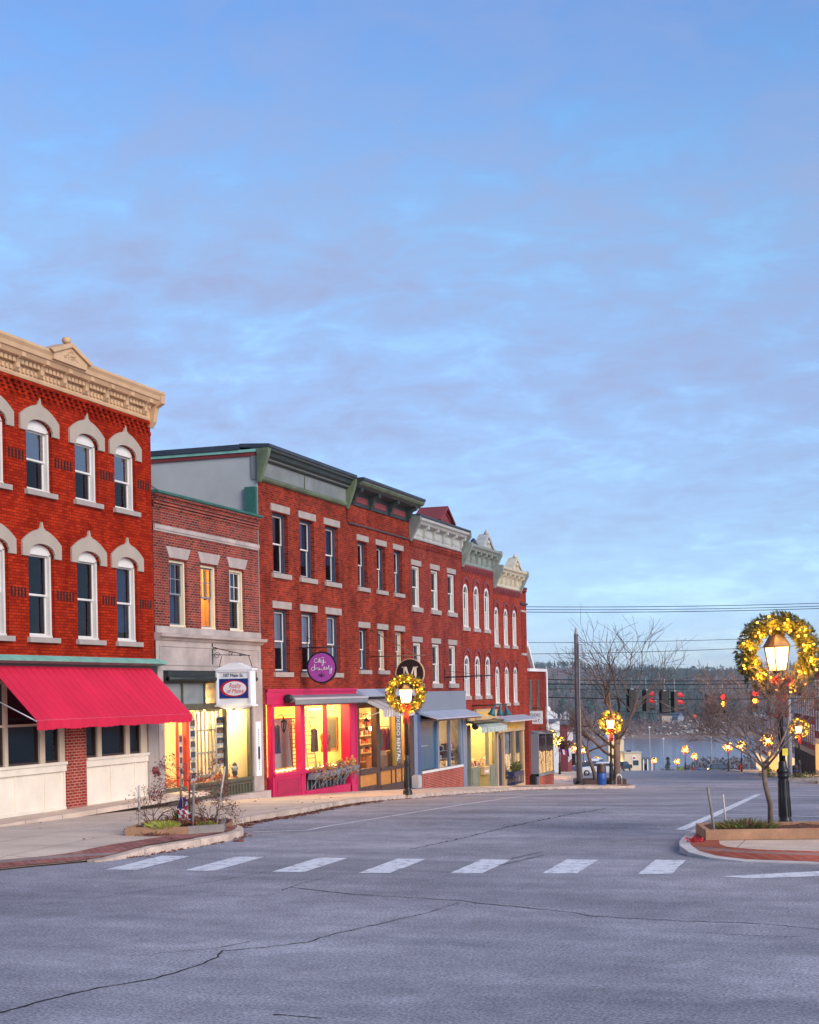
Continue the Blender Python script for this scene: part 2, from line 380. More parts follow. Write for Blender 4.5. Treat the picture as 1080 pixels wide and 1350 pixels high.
    def text(s, body, origin, right, up, size, mi=0, extrude=.006, shear=0.0, align='CENTER', width=None, nrm=None):
        vs, fs = text_mesh(body, shear, align, extrude/size if size else 0)
        if not vs: return s
        right = Vector(right).normalized(); up = Vector(up).normalized(); nrm = right.cross(up)
        sx = size
        if width:
            w = max(v[0] for v in vs)-min(v[0] for v in vs); sx = width/w
        o = Vector(origin); ids = [s.pt(o+right*(x*sx)+up*(y*size)+nrm*(z*size)) for x, y, z in vs]
        for f in fs: s.f.append([ids[i] for i in f]); s.m.append(mi); s.sm.append(False)
        return s
    def mesh(s, name, mats, off=(0, 0, 0)):
        me = bpy.data.meshes.new(name); off = Vector(off)
        me.from_pydata([tuple(v-off) for v in s.v], [], s.f)
        mats = mats if isinstance(mats, (list, tuple)) else [mats]
        for m in mats: me.materials.append(m)
        me.polygons.foreach_set('material_index', s.m); me.polygons.foreach_set('use_smooth', s.sm)
        me.update(); return me
    def build(s, name, mats, parent=None, label=None, cat=None, group=None, kind=None, origin=None):
        if parent is not None: off = W.get(parent, Vector((0, 0, 0)))
        elif origin is not None: off = Vector(origin)
        else:
            xs = [v.x for v in s.v]; ys = [v.y for v in s.v]; zs = [v.z for v in s.v]
            off = Vector(((min(xs)+max(xs))/2, (min(ys)+max(ys))/2, min(zs))) if kind != 'structure' else Vector((0, 0, 0))
        o = bpy.data.objects.new(name, s.mesh(name, mats, off)); C.objects.link(o)
        if parent is not None: o.parent = parent; W[o] = off
        else: o.location = off
        tag(o, label, cat, group, kind); return o
_tc = {}
def text_mesh(body, shear, align, ext):
    k = (body, shear, align, round(ext, 4))
    if k in _tc: return _tc[k]
    cu = bpy.data.curves.new('lettering', 'FONT'); cu.body = body; cu.align_x = align; cu.shear = shear; cu.extrude = ext; cu.resolution_u = 3
    o = bpy.data.objects.new('lettering', cu); C.objects.link(o)
    dg = bpy.context.evaluated_depsgraph_get(); dg.update()
    me = bpy.data.meshes.new_from_object(o.evaluated_get(dg))
    r = ([tuple(v.co) for v in me.vertices], [list(p.vertices) for p in me.polygons])
    bpy.data.objects.remove(o); bpy.data.curves.remove(cu); bpy.data.meshes.remove(me)
    _tc[k] = r; return r
def tag(o, label=None, cat=None, group=None, kind=None):
    if label: o['label'] = label
    if cat: o['category'] = cat
    if group: o['group'] = group
    if kind: o['kind'] = kind
    return o
def thing(name, label, cat, loc=(0, 0, 0), rotz=0.0, group=None, off=None):
    o = bpy.data.objects.new(name, None); C.objects.link(o); o.empty_display_size = .2
    o.location = loc; o.rotation_euler = (0, 0, rotz); tag(o, label, cat, group)
    W[o] = Vector(off) if off is not None else Vector((0, 0, 0)); return o
KIDS = {}
def kids(o): return [c for c in bpy.data.objects if c.parent == o]
def dup(root, loc, rotz=0.0, label=None, scale=1.0):
    def cp(o, parent):
        c = o.copy(); C.objects.link(c)
        if parent is not None: c.parent = parent
        for ch in o.children: cp(ch, c)
        return c
    r = cp(root, None); r.location = loc; r.rotation_euler = (0, 0, rotz); r.scale = (scale,)*3
    if label: r['label'] = label
    return r
def light(loc, power, col=(1, .72, .36), radius=.15, name='shop_light', parent=None):
    l = bpy.data.lights.new(name, 'POINT'); l.energy = power; l.color = col; l.shadow_soft_size = radius
    o = bpy.data.objects.new(name, l); C.objects.link(o); o.location = loc; return o
# ------------------------------------------------------------------ building kit (author in x = out from facade, y = along it, z = up)
XF = -20.7
def arch_z(y, yc, a, zs, r): return zs+r*math.sqrt(max(0, 1-((y-yc)/a)**2))
def wall(mb, y0, y1, z0, z1, ops, rev=.24, mi=0, mr=0):
    ys = sorted({y0, y1, *[o[0] for o in ops], *[o[1] for o in ops]}); zs = sorted({z0, z1, *[o[2] for o in ops], *[o[3] for o in ops]})
    ys = [y for y in ys if y0-1e-6 <= y <= y1+1e-6]; zs = [z for z in zs if z0-1e-6 <= z <= z1+1e-6]
    for a, b in zip(ys, ys[1:]):
        for c, d in zip(zs, zs[1:]):
            my, mz = (a+b)/2, (c+d)/2
            if any(o[0] < my < o[1] and o[2] < mz < o[3] for o in ops): continue
            mb.poly([(0, a, c), (0, b, c), (0, b, d), (0, a, d)], mi)
    for o in ops:
        a, b, c, d = o[:4]; rise = o[4] if len(o) > 4 else 0
        mb.poly([(0, a, c), (-rev, a, c), (-rev, b, c), (0, b, c)], mr)
        t = d-rise
        mb.poly([(0, a, c), (0, a, t), (-rev, a, t), (-rev, a, c)], mr); mb.poly([(0, b, c), (-rev, b, c), (-rev, b, t), (0, b, t)], mr)
        if rise:
            n = 10; yc = (a+b)/2; h = (b-a)/2
            P = [(a+(b-a)*i/n) for i in range(n+1)]; Z = [arch_z(y, yc, h, t, rise) for y in P]
            for i in range(n):
                mb.poly([(0, P[i], Z[i]), (0, P[i+1], Z[i+1]), (0, P[i+1], d), (0, P[i], d)], mi)
                mb.poly([(0, P[i], Z[i]), (-rev, P[i], Z[i]), (-rev, P[i+1], Z[i+1]), (0, P[i+1], Z[i+1])], mr)
        else: mb.poly([(0, a, d), (0, b, d), (-rev, b, d), (-rev, a, d)], mr)
def shell(mb, y0, y1, z0, z1, depth=13, mi=0, mroof=0, left_mi=None):
    l = mi if left_mi is None else left_mi
    mb.poly([(0, y0, z0), (0, y0, z1), (-depth, y0, z1), (-depth, y0, z0)], l)
    mb.poly([(0, y1, z0), (-depth, y1, z0), (-depth, y1, z1), (0, y1, z1)], mi)
    mb.poly([(-depth, y0, z0), (-depth, y0, z1), (-depth, y1, z1), (-depth, y1, z0)], mi)
    mb.poly([(0, y0, z1), (0, y1, z1), (-depth, y1, z1), (-depth, y0, z1)], mroof)
PROTO = {}
def window_parts(key, w, h, rise=0.0, casing=WHITE, sash=WHITE, sill=None, head=None, muntin=False, deep=.15, cw=.075, topglass=None, shade=0, shade_mat=None, blank_head=False):
    """list of (name, mesh, mats): first the frame, then its sub-parts; opening w x h, lower left corner at the origin"""
    if key in PROTO: return PROTO[key]
    out = []
    t = h-rise; xo, xi = -deep+.06, -deep-.10
    m = MB()
    m.box(xi, xo, .004, cw, .03, t); m.box(xi, xo, w-cw, w-.004, .03, t); m.box(xi, xo+.02, .004, w-.004, .0, .06)
    if rise:
        n = 10; P = [w*i/n for i in range(n+1)]; Z = [arch_z(y, w/2, w/2-.003, t, rise-.004) for y in P]
        for i in range(n):
            y0, y1 = P[i], P[i+1]
            lo0 = lo1 = t-.03
            if not blank_head:
                lo0 = max(t-.02, arch_z(y0, w/2, max(.01, w/2-cw), t, rise-cw)) if abs(y0-w/2) < w/2-cw else t-.02
                lo1 = max(t-.02, arch_z(y1, w/2, max(.01, w/2-cw), t, rise-cw)) if abs(y1-w/2) < w/2-cw else t-.02
            m.slab([(xo, y0, lo0), (xo, y1, lo1), (xo, y1, Z[i+1]), (xo, y0, Z[i])], (-.10, 0, 0))
    else: m.box(xi, xo, cw, w-cw, t-cw, t-.004)
    top = t-(.02 if (rise and blank_head) else (0 if rise else cw))
    out.append(('window', m.mesh('window', casing), None))
    g = top*.5+.03
    s = MB(); b = .048
    for (x, z0, z1) in ((-deep-.02, g-.02, top), (-deep-.06, .06, g+.02)):
        s.box(x-.035, x, cw, cw+b, z0, z1); s.box(x-.035, x, w-cw-b, w-cw, z0, z1); s.box(x-.035, x, cw+b, w-cw-b, z0, z0+b)
        s.box(x-.035, x, cw+b, w-cw-b, z1-b, z1)
        if muntin and x > -deep-.05:
            k = 3
            for i in range(1, k):
                yy = cw+b+(w-2*cw-2*b)*i/k; s.box(x-.028, x-.006, yy-.012, yy+.012, z0+b, z1-b)
            zz = (z0+z1)/2; s.box(x-.026, x-.008, cw+b, w-cw-b, zz-.012, zz+.012)
    out.append(('sash', s.mesh('sash', sash), None))
    p = MB()
    p.poly([(-deep-.038, cw+.02, g), (-deep-.038, w-cw-.02, g), (-deep-.038, w-cw-.02, top-.02), (-deep-.038, cw+.02, top-.02)])
    p.poly([(-deep-.078, cw+.02, .08), (-deep-.078, w-cw-.02, .08), (-deep-.078, w-cw-.02, g), (-deep-.078, cw+.02, g)])
    if rise and not blank_head:
        n = 8; a = w/2-cw-.0; P = [w/2-a+2*a*i/n for i in range(n+1)]
        for y0, y1 in zip(P, P[1:]):
            p.poly([(-deep-.04, y0, t-.02), (-deep-.04, y1, t-.02), (-deep-.04, y1, arch_z(y1, w/2, a, t-.02, rise-cw)), (-deep-.04, y0, arch_z(y0, w/2, a, t-.02, rise-cw))])
    if topglass: p.m[0] = 1
    out.append(('pane', p.mesh('pane', [GLASSU, topglass or GLASSU]), None))
    if shade:
        c = MB(); z0 = .08+(top-.08)*(1-abs(shade)); n = 10
        for i in range(n):
            y0, y1 = cw+(w-2*cw)*i/n, cw+(w-2*cw)*(i+1)/n
            wv = (lambda k: -.34-.03*math.sin(k*2.4)) if shade < 0 else (lambda k: -.30)
            c.poly([(wv(i), y0, z0), (wv(i+1), y1, z0), (wv(i+1), y1, top), (wv(i), y0, top)], 0, True)
        out.append(('curtain', c.mesh('curtain', shade_mat or CURT), None))
    if sill:
        s_ = MB(); mat, over, hh, proj = sill; s_.box(-.2, proj, -over, w+over, -hh, -.004)
        out.append(('sill', s_.mesh('sill', mat), None))
    if head:
        kind, mat, hh = head; q = MB()
        if kind == 'lintel': q.box(-.2, .035, -.14, w+.14, h+.03, h+.03+hh)
        elif kind == 'flared':
            q.slab([(.03, .0, h+.04), (.03, w, h+.04), (.03, w+.2, h+.04+hh), (.03, -.2, h+.04+hh)], (-.2, 0, 0))
        elif kind == 'hood':                                            # arched stone hood with a pointed crown and dropped ends
            n = 14; a = w/2; yc = w/2; oa = a+.30; zs = t-.0
            inner = [(yc-a-.0, zs-.10), (yc-a, zs)]+[(a*2*i/n, arch_z(a*2*i/n, yc, a, t, rise)) for i in range(1, n)]+[(yc+a, zs), (yc+a, zs-.10)]
            ow = oa; outer = [(yc-ow, zs-.10), (yc-ow, zs+.26)]
            for i in range(1, n):
                y = yc-ow+2*ow*i/n; z = zs+.26+(rise+.10)*(1-abs((y-yc)/ow)**1.9)
                d = abs(y-yc)
                outer.append((y, z))
            outer += [(yc+ow, zs+.26), (yc+ow, zs-.10)]
            for i in range(len(inner)-1):
                q.slab([(.05, *inner[i]), (.05, *inner[i+1]), (.05, *outer[i+1]), (.05, *outer[i])], (-.10, 0, 0))
            zc = zs+.26+rise+.08
            q.slab([(.052, yc-.20, zc-.02), (.052, yc+.20, zc-.02), (.052, yc+.06, zc+.06), (.052, yc+.015, zc+.20), (.052, yc-.015, zc+.20), (.052, yc-.06, zc+.06)], (-.10, 0, 0))
        elif kind == 'brickarch':
            n = 8; yc = w/2; a = w/2
            for (a1, a2, x) in ((a+.10, a+.24, .05),):
                lo = [(yc+a1*math.cos(math.pi*(n-i)/n), t+.10+(rise+.12)*math.sin(math.pi*(n-i)/n)) for i in range(n+1)]
                hi = [(yc+a2*math.cos(math.pi*(n-i)/n), t+.10+(rise+.28)*math.sin(math.pi*(n-i)/n)) for i in range(n+1)]
                for i in range(n): q.slab([(x, *lo[i]), (x, *lo[i+1]), (x, *hi[i+1]), (x, *hi[i])], (-.10, 0, 0))
        out.append(({'hood': 'hood', 'brickarch': 'hood'}.get(kind, 'lintel'), q.mesh('lintel', mat), None))
    PROTO[key] = out; return out
def put_window(root, parts, y, z):
    off = W[root]; first = None
    for name, me, _ in parts:
        o = bpy.data.objects.new(name, me); C.objects.link(o)
        if first is None: o.parent = root; o.location = Vector((0, y, z))-off; first = o
        else: o.parent = first
    return first
def building(name, label, y0, zb, group=None, cat='building'):
    return thing(name, label, cat, (XF, y0, zb), 0, group, off=(0, y0, zb))
def bracket(mb, y, w, z0, z1, x0, x1, mi=0):          # scrolled cornice bracket
    h = z1-z0
    prof = [(x0, z0), (x0+.05, z0), (x0+.07+.2*(x1-x0), z0+.18*h), (x0+.45*(x1-x0), z0+.42*h), (x0+.55*(x1-x0), z0+.62*h), (x1, z0+.74*h), (x1, z1), (x0, z1)]
    mb.sweep(prof, y-w/2, y+w/2, mi)
def pane_quad(mb, y0, y1, z0, z1, x=-.06, mi=0): mb.poly([(x, y0, z0), (x, y1, z0), (x, y1, z1), (x, y0, z1)], mi)
def room(root, name, y0, y1, z0, z1, x0, x1, wallm, floorm, ceilm=None):
    m = MB()
    m.poly([(x1, y0, z0), (x1, y1, z0), (x1, y1, z1), (x1, y0, z1)], 0); m.poly([(x0, y0, z0), (x1, y0, z0), (x1, y0, z1), (x0, y0, z1)], 0)
    m.poly([(x0, y1, z0), (x0, y1, z1), (x1, y1, z1), (x1, y1, z0)], 0); m.poly([(x0, y0, z0), (x0, y1, z0), (x1, y1, z0), (x1, y0, z0)], 1)
    m.poly([(x0, y0, z1), (x1, y0, z1), (x1, y1, z1), (x0, y1, z1)], 2)
    return m.build(name, [wallm, floorm, ceilm or wallm], root)
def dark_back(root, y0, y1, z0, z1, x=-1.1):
    m = MB(); m.poly([(x, y0, z0), (x, y1, z0), (x, y1, z1), (x, y0, z1)]); return m.build('painted_dark_backing', DARKR, root)  # dark sheet close behind the windows, painted as the rooms' gloom
def X(x): return XF+x

# ------------------------------------------------------------------ first building: painted brick with tan cornice and red awning
YB0, YB1 = 29.2, 38.46
b1 = building('brick_building', 'bright red three storey brick building with tan pedimented cornice and long red awning', YB0, -.15)
ycs = [30.68, 32.70, 34.95, 36.97]
ops = [(c-.575, c+.575, 8.14, 9.91, .24) for c in ycs]+[(c-.575, c+.575, 4.52, 6.84, .24) for c in ycs]
m = MB(); wall(m, YB0, YB1, 3.9, 10.85, ops); shell(m, YB0, YB1, -.6, 11.45)
m.build('wall', BR1, b1)
m = MB()                                              # stepped brick corbels below the cornice
y = YB0+.1
while y < YB1-.1:
    m.box(-.02, .07, y, y+.10, 10.60, 10.70); m.box(-.02, .055, y+.09, y+.20, 10.50, 10.60); m.box(-.02, .04, y+.18, y+.29, 10.40, 10.50); y += .285
m.box(-.02, .08, YB0, YB1, 10.70, 10.78)
m.build('corbel_band', BR1, b1)
DSLOT = plain('painted slot shade', (.010, .005, .005), .95)  # near black strips on the wall face; the slots' shade is painted
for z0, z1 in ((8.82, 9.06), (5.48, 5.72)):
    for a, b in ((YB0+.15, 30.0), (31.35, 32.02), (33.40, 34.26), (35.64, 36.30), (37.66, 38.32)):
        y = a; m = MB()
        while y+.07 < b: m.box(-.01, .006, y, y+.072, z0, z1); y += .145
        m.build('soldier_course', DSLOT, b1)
hood = ('hood', HOOD, 0)
up = [window_parts('b1u%d' % i, 1.15, 1.77, .24, BEIGE if i == 9 else WHITE, WHITE, (STONE, .11, .13, .10), hood, blank_head=True, shade=s, shade_mat=q, cw=.08, topglass=GLASSB)
      for i, (s, q) in enumerate(((0, None), (.35, CURTB)))]
lo = [window_parts('b1l%d' % i, 1.15, 2.32, .24, WHITE, WHITE, (STONE, .11, .13, .10), hood, blank_head=True, shade=s, shade_mat=q, cw=.08)
      for i, (s, q) in enumerate(((0, None), (-.9, CURTB), (.45, LACE)))]
for i, c in enumerate(ycs):
    put_window(b1, up[(0, 0, 1, 0)[i]], c-.575, 8.14); put_window(b1, lo[(1, 0, 0, 1)[i]], c-.575, 4.52)
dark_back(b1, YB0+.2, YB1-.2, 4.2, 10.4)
m = MB()                                              # cornice
m.sweep([(-.3, 10.80), (.07, 10.80), (.09, 10.86), (.07, 10.90), (.07, 11.14), (.13, 11.20), (.30, 11.24), (.36, 11.34), (.40, 11.36), (.42, 11.46), (.47, 11.54), (.47, 11.60), (-.3, 11.64)], YB0-.06, YB1+.06)
cor = m.build('cornice', TAN, b1)
m = MB()
y = YB0+.25
k = 0
while y < YB1-.3:
    if k % 6 == 0: q_ = MB(); bracket(q_, y, .16, 10.92, 11.34, .06, .36); q_.build('bracket', TAN, cor)
    else: m.box(.06, .115, y-.05, y+.05, 10.93, 11.03); m.box(.06, .20, y-.06, y+.06, 11.10, 11.21)
    y += .176; k += 1
m.build('dentil_course', TAN, cor)
for y in (YB0+.02, YB1-.06):
    m = MB(); bracket(m, y, .20, 10.62, 11.50, .03, .46); m.build('end_console', TAN, cor)
m = MB(); yc = 33.48
m.slab([(.478, yc-.78, 11.40), (.478, yc+.78, 11.40), (.478, yc+.78, 11.57), (.478, yc, 11.88), (.478, yc-.78, 11.57)], (-.45, 0, 0))
for s_ in (-1, 1):
    m.slab([(.54, yc+s_*1.00, 11.605), (.54, yc+s_*.86, 11.54), (.54, yc, 11.84), (.54, yc, 11.95)], (-.55, 0, 0))
m.lathe([(.02, 0), (.10, .03), (.12, .10), (.09, .16), (.03, .18)], (.36, yc, 11.93), 10)
pd = m.build('pediment', TAN, cor)
m = MB()
for i in range(26):
    a = R.uniform(-.32, .32); zz = 11.53+R.random()*(.24-.5*abs(a)); m.ball((.482, yc+a, zz), .026, 5)
m.build('carved_ornament', TAND, cor)
m = MB(); m.sweep([(0, 3.86), (.10, 3.86), (.34, 3.92), (.36, 3.97), (.05, 4.07), (0, 4.07)], YB0, YB1+.1); m.build('copper_ledge', VERDI, b1)
m = MB(); m.box(-.1, .06, YB0, YB1+.02, 3.45, 3.86); m.build('fascia', DARKF, b1)
# shop front: frames, panels, piers
for a, b in ((33.61, 34.58), (29.25, 30.05)):
    m = MB(); m.box(-.34, .05, a, b, -.15, 3.45); m.build('brick_pier', BRP, b1)
m = MB(); m.box(-.34, .07, 37.90, 38.46, -.3, 3.45); m.build('granite_pier', STONE, b1)
m = MB(); m.box(-.25, .10, 30.05, 33.61, -.25, .19); m.box(-.25, .10, 34.58, 37.9, -.30, .15); m.box(.0, .12, 33.55, 34.62, -.28, .17); m.build('granite_base', STONE, b1)
def front_group(y0, y1, mull, zs, zpb, rail=None):
    m = MB(); m.box(-.2, -.02, y0, y1, zpb, zs-.22)
    m.box(-.2, .03, y0, y1, zpb, zpb+.07)
    y = y0
    while y < y1-.1:
        m.box(-.02, .005, y, y+.075, zpb+.07, zs-.24); y += 1.30
    m.box(-.02, .012, y1-.075, y1, zpb+.07, zs-.24)
    m.build('panel', CREAMP, b1)
    m = MB(); m.box(-.2, .09, y0, y1, zs-.07, zs); m.box(-.2, .05, y0, y1, zs-.24, zs-.07); m.build('sill', CREAMP, b1)
    m = MB(); p = MB()
    for a, b in mull: m.box(-.16, .01, a, b, zs, 3.45)
    m.box(-.16, .012, y0, y1, 3.37, 3.46)
    if rail: m.box(-.13, -.01, y0, y1, rail-.03, rail+.03)
    fr = m.build('shop_window', BEIGE, b1)
    e = [x for ab in mull for x in ab]; e = e[1:-1]
    m = MB()
    for a, b in zip(e[::2], e[1::2]):
        for k in ((a, a+.035), (b-.035, b)): m.box(-.14, -.04, k[0], k[1], zs, 3.45)
        m.box(-.14, -.04, a+.035, b-.035, zs, zs+.05)
        pane_quad(p, a+.03, b-.03, zs+.03, 3.43, -.08)
    m.build('sash', BROWN, fr)
    p.build('pane', GLASS, fr)
front_group(30.05, 33.61, [(30.05, 30.25), (30.95, 31.1), (32.47, 32.70), (33.36, 33.61)], 1.40, .19, 2.36)
front_group(34.58, 37.90, [(34.58, 34.65), (35.21, 35.43), (36.70, 36.93), (37.56, 37.90)], 1.44, .15)
room(b1, 'painted_dark_shop', 29.4, 38.2, .0, 3.5, -.36, -3.2, DARKR, DARKR)  # shop box coloured near black in place of a dim interior
m = MB(); m.lathe([(.09, 0), (.09, .03), (.05, .05), (.05, .12), (.03, .13)], (0, 0, 0), 10)
m2 = MB(); m2.M = Matrix.Translation((.07, 38.16, .92)) @ Matrix.Rotation(math.pi/2, 4, 'Y')
m2.lathe([(.11, 0), (.11, .03), (.06, .05), (.06, .12)], n=10); m2.M = Matrix.Translation((.15, 38.16, .90)) @ Matrix.Rotation(math.pi*.78, 4, 'Y')
m2.lathe([(.05, -.02), (.05, .12), (.06, .12), (.06, .15), (.03, .16)], n=10)
m2.build('fire_connection', RUST, b1)
# awning (cloth with ribs showing, front bar and a loose valance)
def sloped_awning(root, y0, y1, x0, z0, x1, z1, drop, mat, ribs=9, sag=.035, vmat=None, sides=True):
    m = MB(); n = ribs*6; k = 6; ribs_ = ribs
    def P(i, j):
        y = y0+(y1-y0)*i/n; f = j/k; s_ = abs(math.sin(math.pi*i/6)); w_ = math.sin(math.pi*f)
        return Vector((x0+(x1-x0)*f, y, z0+(z1-z0)*f-sag*s_*w_))
    for i in range(n):
        for j in range(k):
            m.poly([P(i, j), P(i, j+1), P(i+1, j+1), P(i+1, j)], 0, True)
            m.poly([P(i, j)-Vector((0, 0, .012)), P(i+1, j)-Vector((0, 0, .012)), P(i+1, j+1)-Vector((0, 0, .012)), P(i, j+1)-Vector((0, 0, .012))], 0, True)
    a = m.build('awning', mat, root)
    m = MB(); n2 = n*2
    def V(i, lo): 
        y = y0+(y1-y0)*i/n2; w_ = .012*math.sin(i*.9)+.008*math.sin(i*2.3)
        return (x1+.01+(w_*1.2 if lo else 0), y, z1-(drop+.012*math.sin(i*.37)+.008*math.sin(i*1.7) if lo else 0))
    for i in range(n2):
        m.poly([V(i, 0), V(i, 1), V(i+1, 1), V(i+1, 0)], 0, True)
        q = lambda p: (p[0]-.008, p[1], p[2])
        m.poly([q(V(i, 0)), q(V(i+1, 0)), q(V(i+1, 1)), q(V(i, 1))], 0, True)
    m.build('valance', vmat or mat, a)
    m = MB(); m.tube([(x1-.02, y0, z1-.01), (x1-.02, y1, z1-.01)], .022, 6)
    for y in (y0+.04, y1-.04): m.tube([(x0+.02, y, z0-.75), (x1-.02, y, z1-.02)], .016, 6)
    m.build('awning_frame', ALU, a)
    m = MB()
    for i in range(1, ribs*3):
        if i % 3 and sag < .03: continue
        y = y0+(y1-y0)*i/(ribs*3); s_ = abs(math.sin(math.pi*i/3)); m.tube([(x0+(x1-x0)*f, y, z0+(z1-z0)*f-sag*s_*math.sin(math.pi*f)+.004) for f in (0, .2, .4, .6, .8, .99)], .009, 4)
    m.build('seams', mat, a)
    return a
sloped_awning(b1, 30.3, 38.10, .06, 3.80, 1.32, 2.50, .22, AWNR, 8)

# ------------------------------------------------------------------ second building: small two storey brick office
Y0, Y1 = 38.52, 45.68
b2 = building('office_building', 'narrow two storey mottled brick office with limestone trim and a bright yellow shop window', Y0, -.45)
wy = [39.42, 41.44, 43.44]; ww = 1.14
m = MB(); wall(m, Y0, Y1, 4.8, 8.42, [(y, y+ww, 5.03, 6.99) for y in wy]); shell(m, Y0, Y1, -.9, 8.62); m.build('wall', BR2, b2)
m = MB()
for i, z in enumerate((8.42, 8.52, 8.62, 8.72)): m.box(-.3, .03+.035*i, Y0, Y1, z, z+.075); m.box(-.3, .01+.035*i, Y0, Y1, z+.075, z+.10)
m.build('brick_corbel', BR2, b2)
m = MB(); m.sweep([(-.4, 8.80), (.17, 8.80), (.20, 8.82), (.20, 8.88), (-.4, 8.92)], Y0-.02, Y1+.05); m.build('copper_coping', VERDD, b2)
m = MB(); m.box(-.05, .06, Y0, Y1, 7.80, 7.92); m.box(-.05, .035, Y0, Y1, 7.74, 7.80); m.build('stone_band', STONE2, b2)
hd = ('flared', STONE2, .32)
wins = [window_parts('b2a', ww, 1.96, 0, CREAMW, GREYB, None, hd, True, shade=-1, shade_mat=CURTB),
        window_parts('b2b', ww, 1.96, 0, CREAMW, GREYB, None, hd, True),
        window_parts('b2c', ww, 1.96, 0, CREAMW, WHITE, None, hd, True, shade=.5, shade_mat=CURTB)]
for y, p in zip(wy, wins): put_window(b2, p, y, 5.03)
dark_back(b2, Y0+.1, 41.2, 4.9, 8.0); dark_back(b2, 42.8, Y1-.1, 4.9, 8.0)
room(b2, 'lit_room', 41.2, 42.8, 4.95, 7.4, -.25, -2.4, plain('amber room wall', (.72, .42, .10), .9, .2, 1.5), WOODF)
m = MB()
for a, b in ((41.52, 41.80), (42.26, 42.50)):
    n = 6
    for i in range(n): m.poly([(-.32-.03*(i % 2), a+(b-a)*i/n, 5.95), (-.32-.03*((i+1) % 2), a+(b-a)*(i+1)/n, 5.95), (-.32-.03*((i+1) % 2), a+(b-a)*(i+1)/n, 6.9), (-.32-.03*(i % 2), a+(b-a)*i/n, 6.9)])
m.build('orange_curtain', plain('orange curtain', (.72, .25, .03), .9, .2, 5.0), b2)
light((X(-1.2), 42.0, 6.7), 95, (1, .58, .16), .2)
m = MB(); m.box(-.15, .05, Y0, Y1, 4.83, 5.02); m.sweep([(-.1, 4.62), (.06, 4.62), (.10, 4.68), (.22, 4.72), (.24, 4.81), (.02, 4.83), (-.1, 4.83)], Y0-.02, Y1+.10); m.build('stone_cornice', STONE2, b2)
m = MB(); m.box(-.4, .02, Y0, Y1, 3.75, 4.62)
m.box(.02, .045, Y0+.18, Y1-.18, 4.44, 4.48); m.box(.02, .045, Y0+.18, Y1-.18, 3.90, 3.94)
for y in (Y0+.18, Y1-.22): m.box(.02, .043, y, y+.04, 3.94, 4.44)
m.box(.02, .07, Y0, Y1, 3.75, 3.83)
m.box(-.4, .06, Y0, 38.84, -.6, 3.75); m.box(-.4, .06, 44.93, Y1, -.9, 3.75); m.box(-.3, -.02, 38.84, 38.92, -.6, 3.75)
m.build('limestone_front', STONE2, b2)
m = MB(); m.box(-.1, .22, 38.86, 44.9, 3.44, 3.73); m.tube([(.20, 38.86, 3.50), (.20, 44.9, 3.50)], .07, 8); m.build('rolled_awning_box', plain('black green box', (.018, .024, .022), .5, .4), b2)
m = MB(); m.box(-.12, -.02, 38.92, 44.93, 3.37, 3.44); m.box(-.14, .03, 38.92, 44.93, 2.57, 2.76)
for y in (38.92, 40.17, 41.62, 43.02, 44.86): m.box(-.12, -.02, y, y+.06, 2.76, 3.37)
tr = m.build('transom_window', OLIVED, b2)
m = MB(); m.box(-.09, -.075, 38.95, 44.9, 2.76, 3.40); m.build('pane', plain('frosted transom glass', (.22, .25, .25), .15, .12, 1.0, spec=.6, bmp=0), tr)
m = MB()
for a, b in ((40.46, 40.52), (43.0, 43.10), (44.78, 44.93)): m.box(-.12, .0, a, b, .30, 2.57)
m.box(-.14, .05, 40.46, 44.93, .26, .36)
sw = m.build('shop_window', OLIVED, b2)
m = MB(); m.box(-.12, .0, 38.92, 38.97, .30, 2.57); m.box(-.14, .03, 38.92, 40.28, .22, .34); m.build('side_window', OLIVED, b2)
m = MB(); pane_quad(m, 40.50, 43.02, .34, 2.58); pane_quad(m, 43.08, 44.8, .34, 2.58); pane_quad(m, 38.96, 40.30, .32, 2.58); m.build('pane', GLASS, sw)
m = MB(); m.box(-.12, .02, 40.28, 40.46, -.1, 2.57); m.box(-.10, -.03, 39.83, 39.88, .34, 2.57); m.build('door_frame', REDW, b2)
m = MB(); m.box(-.3, -.02, 40.46, 44.93, -.5, .26); m.box(-.3, -.04, 38.92, 40.28, -.4, .22)
for a, b in ((40.46, 42.95), (43.05, 44.93), (38.92, 40.28)):
    m.box(-.02, .015, a, b, .16, .22); m.box(-.02, .015, a, b, -.20, -.12); m.box(-.02, .013, a, a+.1, -.12, .16); m.box(-.02, .013, b-.1, b, -.12, .16)
for i in range(7): m.box(-.02, .018, 43.25+.22*i, 43.30+.22*i, -.12, .16)
m.build('bulkhead', OLIVED, b2)
m = MB(); m.box(-.3, .32, 40.3, 45.64, -.60, -.14); m.box(-.3, .14, 38.86, 40.3, -.4, -.05); m.build('stone_step', STONE2, b2)
room(b2, 'shop_interior', 38.95, 44.88, .2, 2.9, -.14, -2.6, YWALL, WOODF, WWALL)
m = MB()                                              # white lattice partition inside
for i in range(7): m.box(-.60, -.55, 42.05+.26*i, 42.10+.26*i, .3, 2.6)
for z in (.50, 1.20, 1.90, 2.50): m.box(-.60, -.54, 42.05, 43.66, z, z+.05)
m.build('lattice_partition', WHITE, b2)
m = MB()
for i in range(8): m.box(-1.0, -.95, 42.55+.26*i, 42.70+.26*i, .3, 2.5)
m.build('dimming_slats', plain('tan screen slats', (.46, .34, .15), .8, .1), b2)  # added behind the lattice so the bright wall shows darker between
